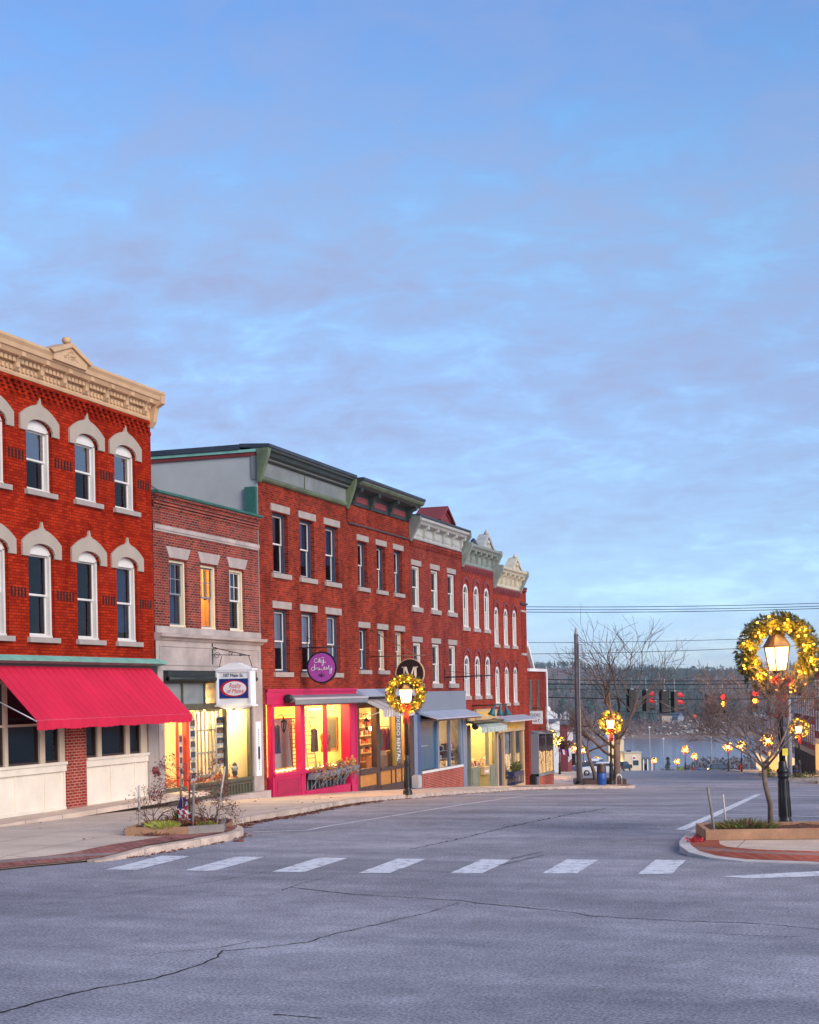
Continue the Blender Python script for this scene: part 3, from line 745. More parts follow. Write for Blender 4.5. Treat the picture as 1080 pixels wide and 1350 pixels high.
for k, (ya, yb, n, zt) in enumerate(((40.74, 41.10, 6, 2.30), (42.52, 43.06, 5, 2.34), (40.02, 40.26, 5, 1.85))):
    for i in range(n):
        m = MB(); z1 = zt-i*.315; x = -.10
        m.box(x-.006, x, ya, yb, z1-.285, z1); m.box(x, x+.004, ya+.04, yb-.04, z1-.20, z1-.03, 1)
        if k == 1: m.box(x+.004, x+.007, ya+.18, ya+.34, z1-.19, z1-.11, 2)
        m.build('listing_sheet', [PAPER, PHOTO1 if (i+k) % 2 else PHOTO2, PUMPK], b2)
m = MB()
m.leaves((-.45, 42.7, .38), .25, 2.0, .06, 260, .09, (0, 1)); m.leaves((-.45, 39.6, .50), .25, .6, .2, 200, .12, (0, 1))
m.build('autumn_display', [TERRA, REDW], b2)
for lx, ly, lp in ((-1.0, 39.6, 150), (-1.4, 42.0, 230), (-.9, 44.1, 165)):
    light((X(lx), ly, 2.35), lp, (1, .72, .36), .12)
m = MB()
for ly in (39.5, 41.4, 42.4, 44.2): m.lathe([(.09, 0), (.09, .03)], (-.9, ly, 2.84), 10)
m.build('ceiling_lamp', CEILG, b2)
m = MB(); m.box(.06, .10, 45.05, 45.42, .35, 2.12); m.box(.10, .103, 45.16, 45.31, .9, 1.3, 1)
for i in range(18): m.box(.10, .103, 45.20, 45.26, .55+i*.075, .59+i*.075, 1)
tag(m.build('notice_board', [SIGNW, INK], None), None)
nb = bpy.data.objects['notice_board']; nb.location.x += XF; tag(nb, 'tall narrow white notice board fixed to the pale stone pier beside the yellow shop window', 'notice board')
# dress the window: pumpkins, scarecrow, child figure ornament
def pumpkin(p, r, lab):
    m = MB()
    n = 14
    for k in range(n):
        pass
    prof = [(.25, -.72), (.7, -.60), (.98, -.2), (1.0, .1), (.82, .5), (.45, .68), (.12, .58)]
    rings = []
    for q, z in prof: rings.append([m.pt((q*r*(1+.07*math.cos(k*math.pi))*math.cos(2*math.pi*k/16), q*r*(1+.07*math.cos(k*math.pi))*math.sin(2*math.pi*k/16), z*r+.72*r)) for k in range(16)])
    for A, B in zip(rings, rings[1:]):
        for k in range(16): m.f.append([A[k], A[(k+1) % 16], B[(k+1) % 16], B[k]]); m.m.append(0); m.sm.append(True)
    m.f.append(rings[0][::-1]); m.f.append(rings[-1]); m.m += [0, 0]; m.sm += [False, False]
    t = thing('pumpkin', lab, 'pumpkin', p, 0, 'pumpkins in the office window'); m.build('shell', PUMPK, t)
    s_ = MB(); s_.tube([(0, 0, 1.28*r), (.02, 0, 1.5*r), (.05, .02, 1.62*r)], .02, 5); s_.build('stem', OLIVE, t)
pumpkin((X(-.5), 44.05, .36), .11, 'small orange pumpkin at the right end of the yellow office window sill')
pumpkin((X(-.5), 43.45, .36), .13, 'orange pumpkin just right of the dark mullion in the yellow office window')
pumpkin((X(-.55), 41.2, .36), .14, 'orange pumpkin under the lattice in the yellow office window')
pumpkin((X(-.4), 39.35, .34), .17, 'large orange pumpkin low in the left window beside the red door frame')
t = thing('jar_lantern', 'small brown and white lantern ornament standing on the yellow office window sill', 'ornament', (X(-.4), 44.42, .36))
m = MB(); m.lathe([(.08, 0), (.08, .02), (.06, .03), (.08, .10), (.10, .16), (.07, .20)], n=10); m.build('base', BROWN, t)
m = MB(); m.lathe([(.07, .20), (.11, .24), (.12, .32), (.07, .37)], n=10); m.build('shade', LACE, t)
m = MB(); m.lathe([(.08, .37), (.08, .40), (.04, .45), (.02, .48)], n=10); m.build('cap', BROWN, t)
# ------------------------------------------------------------------ third building: tall brick with grey frieze cornice, pink shop front
Y0, Y1 = 45.75, 53.82
b3 = building('corner_brick_building', 'old red three storey brick building with grey green cornice above a hot pink shop front', Y0, -.75)
wy = [46.88, 49.25, 51.62]; ww = 1.30; DCAS = plain('dark blue window casing', (.045, .055, .095), .5, .2)
m = MB(); wall(m, Y0, Y1, 3.18, 10.15, [(y, y+ww, 7.1, 9.16) for y in wy]+[(y, y+ww, 3.75, 5.88) for y in wy])
shell(m, Y0, Y1, -1.2, 11.08, left_mi=1); m.box(-.02, .004, Y0, Y0+.30, -1.0, 3.18); m.box(-.4, .02, Y0, 46.02, -1.0, 3.18)
m.build('wall', [BR3, STUCCO], b3)
lin = ('lintel', STONE, .24); sl = (STONE, .12, .17, .08)
A = [window_parts('b3u%d' % i, ww, 2.06, 0, DCAS, WHITE, sl, lin, deep=.20, cw=.07, shade=s, shade_mat=q) for i, (s, q) in enumerate(((0, None), (-.8, CURTB), (.7, CURTB)))]
B = [window_parts('b3l%d' % i, ww, 2.13, 0, DCAS, WHITE, sl, lin, deep=.20, cw=.07, shade=s, shade_mat=q) for i, (s, q) in enumerate(((.62, CURT), (.60, LACE), (.98, LACE)))]
for i, y in enumerate(wy): put_window(b3, A[i], y, 7.1); put_window(b3, B[i], y, 3.75)
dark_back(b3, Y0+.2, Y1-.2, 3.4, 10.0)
m = MB(); m.sweep([(-.2, 10.10), (.06, 10.10), (.10, 10.14), (.10, 10.20), (.05, 10.24), (.05, 10.72), (.10, 10.76), (.18, 10.80), (.20, 10.88), (.30, 10.92), (.32, 11.02), (.40, 11.06), (.42, 11.14), (-.2, 11.20)], Y0-.05, Y1+.02)
co = m.build('cornice', GREYZ, b3)
m = MB(); m.sweep([(.0, 10.06), (.09, 10.08), (.13, 10.14), (.13, 10.20), (.05, 10.25), (0, 10.25)], Y0-.08, Y1+.03); m.box(.052, .075, 49.6, 49.64, 10.25, 10.72); m.build('green_moulding', OLIVE, co)
m = MB(); m.sweep([(-.6, 11.18), (.40, 11.10), (.47, 11.14), (.47, 11.24), (-.6, 11.30)], Y0-.10, Y1+.02); m.box(-13, -.6, Y0-.14, Y1, 11.10, 11.27); m.build('roof_edge', SLATE, b3)
m = MB(); m.sweep([(.04, 10.72), (.16, 10.76), (.20, 10.86), (.30, 10.90), (.33, 11.02), (.41, 11.05), (.41, 11.11), (.04, 11.11)], Y0-.06, Y1+.01); m.build('dark_moulding', DARKC, co)
m = MB(); m.box(-13, .06, Y0-.10, Y0-.003, 11.00, 11.09); m.build('copper_flashing', VERDI, b3)
m = MB(); m.box(-13, .05, Y0-.06, Y0-.003, 10.88, 11.00); m.build('rake_board', RUST, b3)
for y in (Y0-.02, Y1-.03):
    m = MB(); m.sweep([(.04, 10.0), (.10, 10.0), (.14, 10.1), (.42, 10.85), (.46, 11.1), (.04, 11.1)], y-.11, y+.11); m.build('end_bracket', OLIVE, co)
m = MB(); m.box(-.42, -.02, Y0-.14, Y0-.002, 8.95, 9.85); m.build('copper_leader_box', VERDD, b3)
m = MB(); m.tube([(-4.4, Y0-.02, 10.5), (-3.6, Y0-.02, 9.9), (-2.9, Y0-.02, 9.0)], .012, 4); m.build('loose_cable', WIREM, b3)
m = MB(); m.box(-7.2, -6.2, Y0-.3, Y0+.6, 10.2, 11.75); m.box(-7.3, -6.1, Y0-.36, Y0+.66, 11.6, 11.78); m.build('chimney', SLATE, b3)
# pink shop front
m = MB(); m.box(-.2, .06, 46.02, 54.34, 2.66, 3.16); m.box(-.2, .10, 46.02, 54.34, 3.08, 3.18); m.box(-.2, .08, 46.02, 54.34, 2.86, 2.90)
m.box(-.3, .07, 53.58, 54.36, -.95, 2.66)
for a, b in ((53.62, 53.70), (54.22, 54.30)): m.box(.07, .10, a, b, -.5, 2.6)
m.box(-.16, .05, 48.88, 49.26, -.70, 2.66); m.box(-.14, .04, 46.45, 46.64, -.50, 2.66); m.box(-.12, .02, 51.32, 51.42, .27, 2.66)
m.box(-.14, .03, 46.64, 53.58, 2.57, 2.66)
m.box(-.16, .10, 46.5, 49.30, .22, .33); m.box(-.16, .06, 49.26, 53.58, .20, .28)
m.box(-.2, .03, 46.5, 49.2, -.75, .22); m.box(-.2, .07, 49.2, 53.7, -.95, -.42)
sf = m.build('pink_front', PINK, b3)
m = MB(); m.box(.03, .05, 46.62, 48.80, -.42, .12); m.box(.05, .065, 46.78, 48.66, -.32, .02); m.build('panel', PINKD, sf)
m = MB(); m.box(-.3, -.12, 49.26, 53.58, -.42, .2)
m.build('recess_shade_panel', plain('painted recess shade', (.02, .022, .022), .9), sf)  # near black panel behind the lattice, painted as the opening's shade
m = MB()
for i in range(12): m.slab([(-.06, 49.3+.36*i, -.42), (-.06, 49.36+.36*i, -.42), (-.06, 49.36+.36*i+.02, .2), (-.06, 49.3+.36*i+.02, .2)], (-.03, 0, 0))
m.build('lattice', GREYB, sf)
m = MB(); pane_quad(m, 46.62, 48.9, .33, 2.58, -.09); pane_quad(m, 49.24, 51.34, .28, 2.58, -.09); pane_quad(m, 51.40, 53.6, .28, 2.58, -.09); m.build('pane', GLASS, sf)
m = MB(); m.box(-1.2, -1.12, 46.04, 46.46, -.3, 2.5); m.build('recessed_door', BROWN, b3)
room(b3, 'shop_interior', 46.06, 53.78, .18, 3.0, -.18, -3.4, plain('warm yellow shop wall', (.90, .82, .46), .8, .05, 1.0), WOODF, WWALL)
# awning cassette with a scalloped edge
m = MB(); m.sweep([(.06, 2.96), (.40, 2.88), (.44, 2.78), (.40, 2.72), (.06, 2.80)], 47.45, 54.62); aw = m.build('retracted_awning', AWNG, b3)
m = MB(); m.sweep([(.40, 2.80), (.47, 2.80), (.47, 2.86), (.40, 2.88)], 47.45, 54.62); m.build('front_bar', ALU, aw)
m = MB(); n = 30
for i in range(n):
    y = 47.47+7.13*i/n; d = 7.13/n
    m.poly([(.455, y, 2.80), (.455, y, 2.66), (.455, y+d*.5, 2.60), (.455, y+d, 2.66), (.455, y+d, 2.80)]); m.poly([(.448, y+d, 2.80), (.448, y+d, 2.66), (.448, y+d*.5, 2.60), (.448, y, 2.66), (.448, y, 2.80)])
m.build('valance', AWNG, aw)
m = MB(); m.M = Matrix.Translation((.22, 47.38, 2.84)) @ Matrix.Rotation(-math.pi/2, 4, 'X'); m.lathe([(.10, -.03), (.16, 0), (.16, .08)], n=12); m.build('end_cap', IRON, aw)
# goods inside the pink shop
m = MB()
for i in range(16):
    y0 = 48.45+.105*i; m.poly([(-.8-.05*(i % 2), y0, .4), (-.8-.05*((i+1) % 2), y0+.105, .4), (-.8-.05*((i+1) % 2), y0+.105, 2.1), (-.8-.05*(i % 2), y0, 2.1)], 0, True)
m.tube([(-.82, 48.3, 2.13), (-.82, 52.2, 2.13)], .03, 6, 1)
tag(m.build('grey_drape', [LACE, WOODT]), 'long grey drape hanging from a wooden rail in the left pink framed window', 'drape'); bpy.data.objects['grey_drape'].location.x += XF
def ladder(p, h, w, lean, lab, mat, n=9):
    t = thing('wooden_ladder', lab, 'ladder', p, 0, 'display ladders in the pink shop')
    for s_ in (0, 1):
        m = MB(); m.tube([(0, s_*w, 0), (-lean, s_*w*.8+.1*w, h)], .022, 5); m.build('rail', mat, t)
    for i in range(n):
        f = (i+.7)/n; m = MB(); m.tube([(-lean*f, .1*w*f, h*f), (-lean*f, w-.1*w*f, h*f)], .018, 5); m.build('rung', mat, t)
ladder((X(-.45), 50.72, .22), 1.95, .80, .25, 'tall pale slatted ladder standing in the middle of the pink shop window', CREAMW, 12)
ladder((X(-.5), 49.45, .22), 1.85, .62, .2, 'brown slatted ladder at the right end of the grey drape', WOODT, 14)
def dress_form(p, mat, lab, tall=1.0):
    t = thing('dress_form', lab, 'dress form', p, 0, 'dress forms in the shop windows')
    m = MB(); m.lathe([(.16, 0), (.16, .02), (.03, .05), (.02, .60*tall)], n=10); m.build('stand', BROWN, t)
    m = MB(); z = .58*tall
    m.lathe([(.17, z), (.185, z+.08), (.15, z+.24), (.135, z+.32), (.19, z+.50), (.20, z+.58), (.17, z+.66), (.07, z+.71), (.055, z+.78), (.03, z+.80)], n=14); m.build('torso', mat, t)
dress_form((X(-.4), 52.25, .25), CLOTH3, 'tan dress form with a wide red belt behind the pink window mullion')
m = MB(); m.lathe([(.145, 0), (.15, .04), (.145, .10)], n=14); o = m.build('belt', HYD, None, 'wide red belt tied round the tan dress form', 'belt', origin=(0, 0, 0)); o.location = (X(-.4), 52.25, 1.10)
def garment(p, mat, w, h, lab, name='hanging_garment'):
    t = thing(name, lab, 'garment', p, 0, 'clothes hanging in the shop windows')
    m = MB(); n = 10
    for i in range(n):
        a, b = i/n, (i+1)/n
        def q(f, top): 
            y = (f-.5)*w*(.8 if top else 1.15); return (.05*math.sin(f*14), y, 0-abs(f-.5)*.12 if top else -h)
        m.poly([q(a, 0), q(b, 0), q(b, 1), q(a, 1)], 0, True)
        m.poly([tuple(Vector(q(a, 1))-Vector((.06, 0, 0))), tuple(Vector(q(b, 1))-Vector((.06, 0, 0))), tuple(Vector(q(b, 0))-Vector((.06, 0, 0))), tuple(Vector(q(a, 0))-Vector((.06, 0, 0)))], 0, True)
    m.build('cloth', mat, t)
    m = MB(); m.tube([(0, -w*.4, -.05), (0, 0, .03), (0, w*.4, -.05)], .012, 5); m.tube([(0, 0, .03), (0, .02, .10), (0, .05, .08)], .008, 5); m.build('hanger', WOODT, t)
garment((X(-.46), 51.35, 1.72), CLOTH2, .42, .85, 'grey sleeveless top hung on the pale ladder')
garment((X(-.6), 50.2, 2.0), CLOTH1, .4, .95, 'red top hanging between the drape and the pink corner post')
garment((X(-.5), 48.05, 1.95), NAVY, .35, 1.0, 'dark blue garment hanging at the left edge of the pink window')
m = MB(); m.box(-.05, 0, -.62, .62, .0, 1.25); m.box(0, .012, -.52, .52, .08, 1.17, 1)
o = m.build('wall_mirror', [WOODT, PHOTO1], None, 'tall mirror leaning on the yellow wall in the right pink window', 'mirror', origin=(0, 0, 0)); o.location = (X(-.78), 53.72, .85); o.rotation_euler = (0, 0, -math.pi/2); o.scale = (1, .45, 1)
m = MB()
for i in range(24): m.ball((-.16+R.uniform(-.03, .03), 46.75+.09*i, .36+R.uniform(0, .06)), .016, 5)
for i in range(34): m.ball((-.16+R.uniform(-.03, .03), 49.4+.12*i, .32+R.uniform(0, .06)), .016, 5)
m.build('fairy_lights', FAIRY, b3)
for ly in (47.6, 50.3, 52.6): light((X(-1.1), ly, 2.55), 180, (1, .54, .14), .12)
m = MB(); 
for k in range(9):
    a = k*.7; m.ball((-.6+.2*math.cos(a), 51.8+.25*math.sin(a), 2.42), .035, 5)
m.tube([(-.6, 51.8, 3.0), (-.6, 51.8, 2.47)], .012, 5, 1); m.build('chandelier', [CEILG, IRON], b3)
# flower boxes
def flower_box(y, w, z, lab):
    t = thing('flower_box', lab, 'flower box', (X(.16), y, z), 0, 'flower boxes along the pink shop window')
    m = MB(); m.slab([(.11, 0, 0), (.11, w, 0), (.16, w, .22), (.16, 0, .22)], (-.28, 0, 0)); m.build('box', GREYB, t)
    m = MB(); m.leaves((.0, w*.5, .30), .16, w*.5, .14, 150, .10, (0, 1, 2)); m.leaves((.03, w*.5, .36), .14, w*.3, .16, 40, .16, (3,))
    for i in range(3):
        m.leaves((.14, w*(.15+.3*i), .06), .05, .06, .22, 26, .10, (0, 4))
    m.build('flowers', [TERRA, MAUVE, LEAFB, STRAW, GREEND], t)
    for yy in (.1, w-.12):
        m = MB(); m.tube([(.12, yy+.16, .02), (-.12, yy, -.40)], .022, 4); m.build('bracket', GREYB, t)
for y, w, z, l in ((49.55, 1.0, -.04, 'grey flower box right beside the pink corner post'),
                   (50.62, 1.25, -.01, 'grey flower box of purple cabbages second from the pink corner post'),
                   (51.95, .72, .03, 'short grey flower box third from the pink corner post'),
                   (52.75, 1.15, .05, 'grey flower box with yellow grass nearest the right pink pilaster')):
    flower_box(y, w, z, l)
def wall_lantern(p, lab):
    t = thing('wall_lantern', lab, 'lantern', p, 0, 'small black lanterns on the shop fronts')
    m = MB(); m.lathe([(.01, .50), (.03, .46), (.02, .42), (.13, .33), (.14, .31), (.11, .30)], n=6, sm=False); m.build('cap', IRON, t)
    m = MB(); m.lathe([(.06, .06), (.105, .30)], n=6, sm=False); m.build('glass', GLASS, t)
    m = MB()
    for k in range(6): a = k*math.pi/3; m.tube([(.06*math.cos(a), .06*math.sin(a), .05), (.11*math.cos(a), .11*math.sin(a), .31)], .009, 4)
    m.lathe([(.01, -.06), (.03, -.02), (.065, .03), (.07, .06)], n=6, sm=False); m.build('frame', IRON, t)
    m = MB(); m.tube([(0, 0, .48), (-.08, 0, .56), (-.22, 0, .50)], .013, 5); m.build('arm', IRON, t)
wall_lantern((X(.22), 47.0, 1.75), 'small black wall lantern hanging in front of the left pink window')
wall_lantern((X(.22), 55.0, 1.60), 'small black wall lantern at the brown shop front beneath the striped awning')

# ------------------------------------------------------------------ fourth building: brown shop front with striped awning
Y0, Y1 = 53.83, 61.2
b4 = building('bracketed_brick_building', 'plain red brick building with black bracketed cornice and a brown tuxedo shop front', Y0, -1.05)
wy = [55.0, 57.12, 59.22]; ww = 1.02
m = MB(); wall(m, Y0, Y1, 3.1, 10.22, [(y, y+ww, 7.1, 8.88) for y in wy]+[(y, y+ww, 3.88, 5.5) for y in wy]); shell(m, Y0, Y1, -1.6, 10.9)
m.box(-.01, .05, Y0, Y1, 9.52, 9.60); m.box(-.01, .05, Y0, Y0+.12, 9.60, 10.25); m.build('wall', BR3, b4)
m = MB(); m.box(-.01, .056, Y0+.12, Y1, 9.46, 9.52); m.build('painted_corbel_shadow', BROWN, b4)  # brown strip under the corbel, painted in as its shadow
lin = ('lintel', STONE, .22); sl = (STONE, .12, .16, .08)
A = [window_parts('b4u%d' % i, ww, 1.78, 0, DCAS, WHITE, sl, lin, deep=.20, cw=.07, shade=s, shade_mat=q) for i, (s, q) in enumerate(((0, None), (-.5, CURTB)))]
B = [window_parts('b4l%d' % i, ww, 1.62, 0, BEIGE if i else DCAS, WHITE, sl, lin, deep=.20, cw=.07, shade=s, shade_mat=q) for i, (s, q) in enumerate(((-1, LACE), (-.9, CURT), (.5, LACE)))]
for i, y in enumerate(wy): put_window(b4, A[i % 2], y, 7.1); put_window(b4, B[i], y, 3.88)
dark_back(b4, Y0+.2, Y1-.2, 3.3, 10.0)
m = MB(); m.sweep([(-.2, 10.22), (.06, 10.22), (.06, 10.66), (.12, 10.72), (.50, 10.80), (.56, 10.90), (.66, 10.96), (.70, 11.06), (-.2, 11.12)], Y0+.04, Y1+.10); co = m.build('cornice', DARKC, b4)
m = MB(); m.sweep([(.55, 10.86), (.64, 10.90), (.70, 10.98), (.70, 11.02), (.55, 10.98)], Y0+.03, Y1+.12); m.build('olive_gutter', OLIVE, co)
m = MB(); m.sweep([(-13, 11.06), (.70, 11.04), (.74, 11.08), (.74, 11.16), (-13, 11.22)], Y0+.02, Y1+.14); m.build('roof_edge', SLATE, b4)
for y in (Y0+.45, Y0+2.45, Y0+4.7, Y1-.35):
    m = MB(); bracket(m, y, .20, 10.26, 10.82, .05, .50); m.ball((.12, y, 10.30), .07, 6); m.build('bracket', DARKC, co)
for a, b in ((Y0+.8, Y0+2.1), (Y0+2.85, Y0+4.3), (Y0+5.05, Y1-.7)):
    m = MB(); m.box(.06, .085, a, b, 10.34, 10.58); m.build('frieze_panel', RUST, co)
m = MB(); m.sweep([(0, 2.82), (.42, 2.84), (.44, 2.90), (.06, 3.14), (0, 3.14)], 54.40, 61.15); m.build('metal_hood', METALR, b4)
m = MB(); m.box(-.3, .03, 54.38, 61.2, 2.40, 2.82)
for a, b in ((54.38, 54.70), (56.62, 57.02), (58.82, 58.92), (60.66, 61.2)): m.box(-.2, .04, a, b, -1.2, 2.45)
m.box(-.2, .08, 57.02, 60.7, -.16, -.02); m.box(-.2, .05, 54.7, 56.62, -.20, .03); m.box(-.2, .06, 57.02, 60.9, -1.4, -.72); m.box(-.1, .04, 54.7, 56.7, -1.2, -.66)
for y in (58.3, 59.6): m.box(-.1, .04, y, y+.07, -.72, -.16)
bf = m.build('brown_front', BROWN, b4)
m = MB(); m.box(-.12, .005, 57.02, 60.7, -.72, -.16); m.box(-.12, .0, 54.7, 56.62, -.66, -.20); m.build('panel', ORANGEW, bf)
m = MB(); pane_quad(m, 54.7, 56.62, .02, 2.42, -.06); pane_quad(m, 57.0, 58.84, -.03, 2.42, -.06); pane_quad(m, 58.9, 60.68, -.03, 2.42, -.06); m.build('pane', GLASS, bf)
m = MB(); m.box(-.1, .06, 58.80, 58.90, -.02, 2.42); m.build('gold_mullion', GOLDD, bf)
room(b4, 'shop_interior', 54.45, 61.1, -.35, 2.9, -.22, -3.6, GWALL, WOODF, WWALL)
sloped_awning(b4, 54.75, 58.6, .08, 2.74, 1.0, 2.30, .26, AWNS, 4, .02)
m = MB()
for i in range(6): m.box(-1.9, -1.5, 58.7, 61.0, .1+.36*i, .14+.36*i)
m.build('shelves', CREAMW, b4)
m = MB()
for i in range(6):
    y = 58.8
    while y < 60.8: w_ = R.uniform(.08, .2); m.box(-1.85, -1.52, y, y+w_, .145+.36*i, .145+.36*i+R.uniform(.08, .22), R.randrange(4)); y += w_+R.uniform(.02, .1)
tag(m.build('folded_clothes', [CLOTH1, CLOTH2, PAPER, CLOTH3], b4))
for i, (y, mt, l) in enumerate(((58.25, OLIVE, 'olive jacket hanging left in the brown tuxedo shop window'), (58.7, CLOTH1, 'red plaid shirt hanging in the brown tuxedo shop window'), (59.2, plain('pink check cloth', (.6, .2, .3), .9, .4, 12.0), 'pink check shirt hanging next to the gold mullion'))):
    garment((X(-.42), y, 1.5), mt, .46, .9, l)
m = MB(); m.tube([(-.42, 57.9, 1.59), (-.42, 59.6, 1.59)], .015, 6); m.build('clothes_rail', IRON, b4)
dress_form((X(-.55), 59.75, .75), SIGNW, 'white dress form raised at the back of the brown tuxedo shop window', .9)
m = MB(); m.box(-.9, -.3, 57.9, 60.6, -.1, .40); m.box(-.8, -.4, 58.2, 58.8, .40, .62, 1); m.box(-.75, -.45, 59.1, 59.5, .40, .55, 1); m.build('display_plinth', [WOODT, TAN], b4)
for ly, p in ((55.6, 130), (57.9, 140), (60.2, 200)): light((X(-.9), ly, 2.3), p, (1, .52, .15), .1)
m = MB(); m.ball((-.8, 58.3, 1.52), .10, 8); m.lathe([(.07, 0), (.07, .03)], (-.9, 58.0, 2.84), 8); m.build('ceiling_lamp', CEILG, b4)
t = thing('rental_banner', 'dark vertical window banner with white letters reading down beside the gold mullion', 'banner', (X(-.04), 59.05, .1), 0)
m = MB(); m.box(-.01, 0, 0, .80, -.05, 2.25); m.build('backing', plain('dark banner film', (.09, .085, .085), .4, .1), t)
m = MB(); m.text('TUXEDO RENTAL', (.004, .20, 1.10), (0, 0, -1), (0, 1, 0), .58, 0, .004, width=2.1); m.build('lettering', SIGNW, t)
m = MB(); m.box(0, .30, 0, .42, 0, .50); m.box(.30, .32, .04, .38, .05, .45); m.box(.02, .28, .10, .32, .50, .54)
o = m.build('utility_box', ALU, None, 'small white utility box on the pavement at the foot of the blue post', 'utility box', origin=(0, 0, 0)); o.location = (X(.08), 60.72, G(60.8)+.24)
# ------------------------------------------------------------------ fifth building: grey white cornice, red gabled dormer, blue door
Y0, Y1 = 61.22, 68.9
b5 = building('dormer_brick_building', 'red brick building with grey white bracketed cornice, red roof gable and grey boarded shop front', Y0, -1.6)
wy = [61.50, 64.14, 66.64]; ww = 1.08
m = MB(); wall(m, Y0, Y1, 3.0, 9.6, [(y, y+ww, 6.63, 8.40) for y in wy]+[(y, y+ww, 3.34, 5.1) for y in wy]); shell(m, Y0, Y1, -2.2, 10.0); m.build('wall', BR4, b5)
m = MB(); y = Y0+.05
while y < Y1-.1: m.box(-.01, .06, y, y+.12, 9.24, 9.40); y += .24
m.box(-.01, .07, Y0, Y1, 9.40, 9.50); m.build('corbel_band', BR4, b5)
lin = ('lintel', STONE, .23); sl = (STONE, .14, .20, .09)
A = [window_parts('b5u%d' % i, ww, 1.77, 0, WHITE, WHITE, sl, lin, deep=.12, cw=.07, shade=s, shade_mat=q) for i, (s, q) in enumerate(((.2, CURTB), (-.5, CURTB)))]
B = [window_parts('b5l%d' % i, ww, 1.76, 0, WHITE, WHITE, sl, lin, deep=.12, cw=.08, shade=s, shade_mat=q) for i, (s, q) in enumerate(((-.95, CURT), (.4, CURTB), (.52, LACE)))]
for i, y in enumerate(wy): put_window(b5, A[i % 2], y, 6.63); put_window(b5, B[i], y, 3.34)
dark_back(b5, Y0+.2, Y1-.2, 3.1, 9.3)
def fancy_cornice(root, y0, y1, z0, mat, nb, ped=None, matp=None, endm=None, out=.5, h=1.0):
    m = MB(); m.sweep([(-.2, z0), (.06, z0), (.09, z0+.05), (.05, z0+.09), (.05, z0+.60*h), (.12, z0+.64*h), (out-.16, z0+.70*h), (out-.10, z0+.80*h), (out-.02, z0+.86*h), (out, z0+.97*h), (-.2, z0+h)], y0, y1)
    c = m.build('cornice', mat, root)
    n = nb
    for i in range(n):
        y = y0+.35+(y1-y0-.7)*i/(n-1); m = MB(); bracket(m, y, .17, z0+.18*h, z0+.70*h, .04, out-.14); m.ball((.09, y, z0+.20*h), .05, 6); m.build('bracket', mat, c)
        if i < n-1:
            yn = y0+.35+(y1-y0-.7)*(i+1)/(n-1); m = MB(); m.box(.05, .075, y+.16, yn-.16, z0+.22*h, z0+.52*h); m.build('frieze_panel', mat, c)
    for y in (y0+.06, y1-.06):
        m = MB(); m.sweep([(.02, z0-.12*h), (.08, z0-.12*h), (.13, z0+.02), (out-.06, z0+.62*h), (out+.03, z0+.78*h), (out+.03, z0+h), (.02, z0+h+.04)], y-.12, y+.12); m.build('end_console', endm or mat, c)
    if ped:
        yc, wd, hh = ped
        m = MB(); m.slab([(out-.05, yc-wd, z0+h-.02), (out-.05, yc+wd, z0+h-.02), (out-.05, yc, z0+h+hh)], (-.4, 0, 0))
        for s_ in (-1, 1): m.slab([(out+.03, yc+s_*wd*1.15, z0+h-.02), (out+.03, yc+s_*wd*.9, z0+h-.02), (out+.03, yc, z0+h+hh-.10), (out+.03, yc, z0+h+hh+.06)], (-.5, 0, 0))
        m.lathe([(.03, 0), (.11, .04), (.12, .12), (.06, .2), (.02, .26)], (out-.1, yc, z0+h+hh), 8); m.ball((out-.03, yc, z0+h+hh*.40), .12, 8)
        m.build('pediment', matp or mat, c)
    return c
fancy_cornice(b5, Y0+.02, Y1, 9.55, GREYW, 6, None, None, GREYZ, .48, .92)
m = MB(); m.sweep([(-13, 10.46), (.46, 10.46), (.50, 10.50), (.50, 10.56), (-13, 10.62)], Y0+.02, Y1+.02); m.build('roof_edge', SLATE, b5)
m = MB(); yc = 67.4; m.box(-1.4, -.30, yc-1.0, yc+1.0, 10.4, 10.92); m.slab([(-.30, yc-1.0, 10.92), (-.30, yc+1.0, 10.92), (-.30, yc, 11.46)], (-1.1, 0, 0)); m.box(-.30, -.27, yc-.05, yc+.05, 10.5, 10.92)
g = m.build('roof_gable', RUST, b5)
m = MB()
for s_ in (-1, 1):
    m.slab([(-.14, yc+s_*1.22, 10.86), (-.14, yc+s_*1.12, 10.80), (-.14, yc, 11.48), (-.14, yc, 11.60)], (-1.4, 0, 0))
    m.slab([(-.25, yc+s_*.85, 10.98), (-.25, yc+s_*.75, 10.95), (-.25, yc, 11.30), (-.25, yc, 11.38)], (-.06, 0, 0))
m.build('gable_trim', RUST, g)
m = MB(); m.box(-.2, .06, 62.12, 69.0, 2.02, 3.0); fb = m.build('board_fascia', BOARDV, b5)
m = MB(); m.sweep([(0, 2.12), (.02, 2.14), (.85, 1.84), (.85, 1.78), (.02, 2.02)], 62.0, 69.1); m.build('metal_hood', METALR, b5)
m = MB(); m.box(-.05, .80, 62.05, 69.05, 1.72, 1.80); m.build('hood_soffit', BROWN, b5)
m = MB()
for a, b in ((61.22, 61.70), (68.42, 69.02)): m.box(-.2, .06, a, b, -2.0, 2.02)
for a, b in ((64.62, 64.86), (66.5, 66.58), (68.2, 68.42), (62.12, 62.2)): m.box(-.14, .02, a, b, -.55, 1.80)
m.box(-.2, .0, 62.1, 68.42, 1.66, 1.78)
gf = m.build('grey_blue_front', BLUEG, b5)
m = MB(); m.box(-.2, .07, 61.68, 62.12, -1.9, 2.02); m.build('blue_post', BLUED, b5)
m = MB(); m.box(-.12, -.07, 62.2, 64.62, -.42, 1.70); d = m.build('blue_door', TEALD, b5)
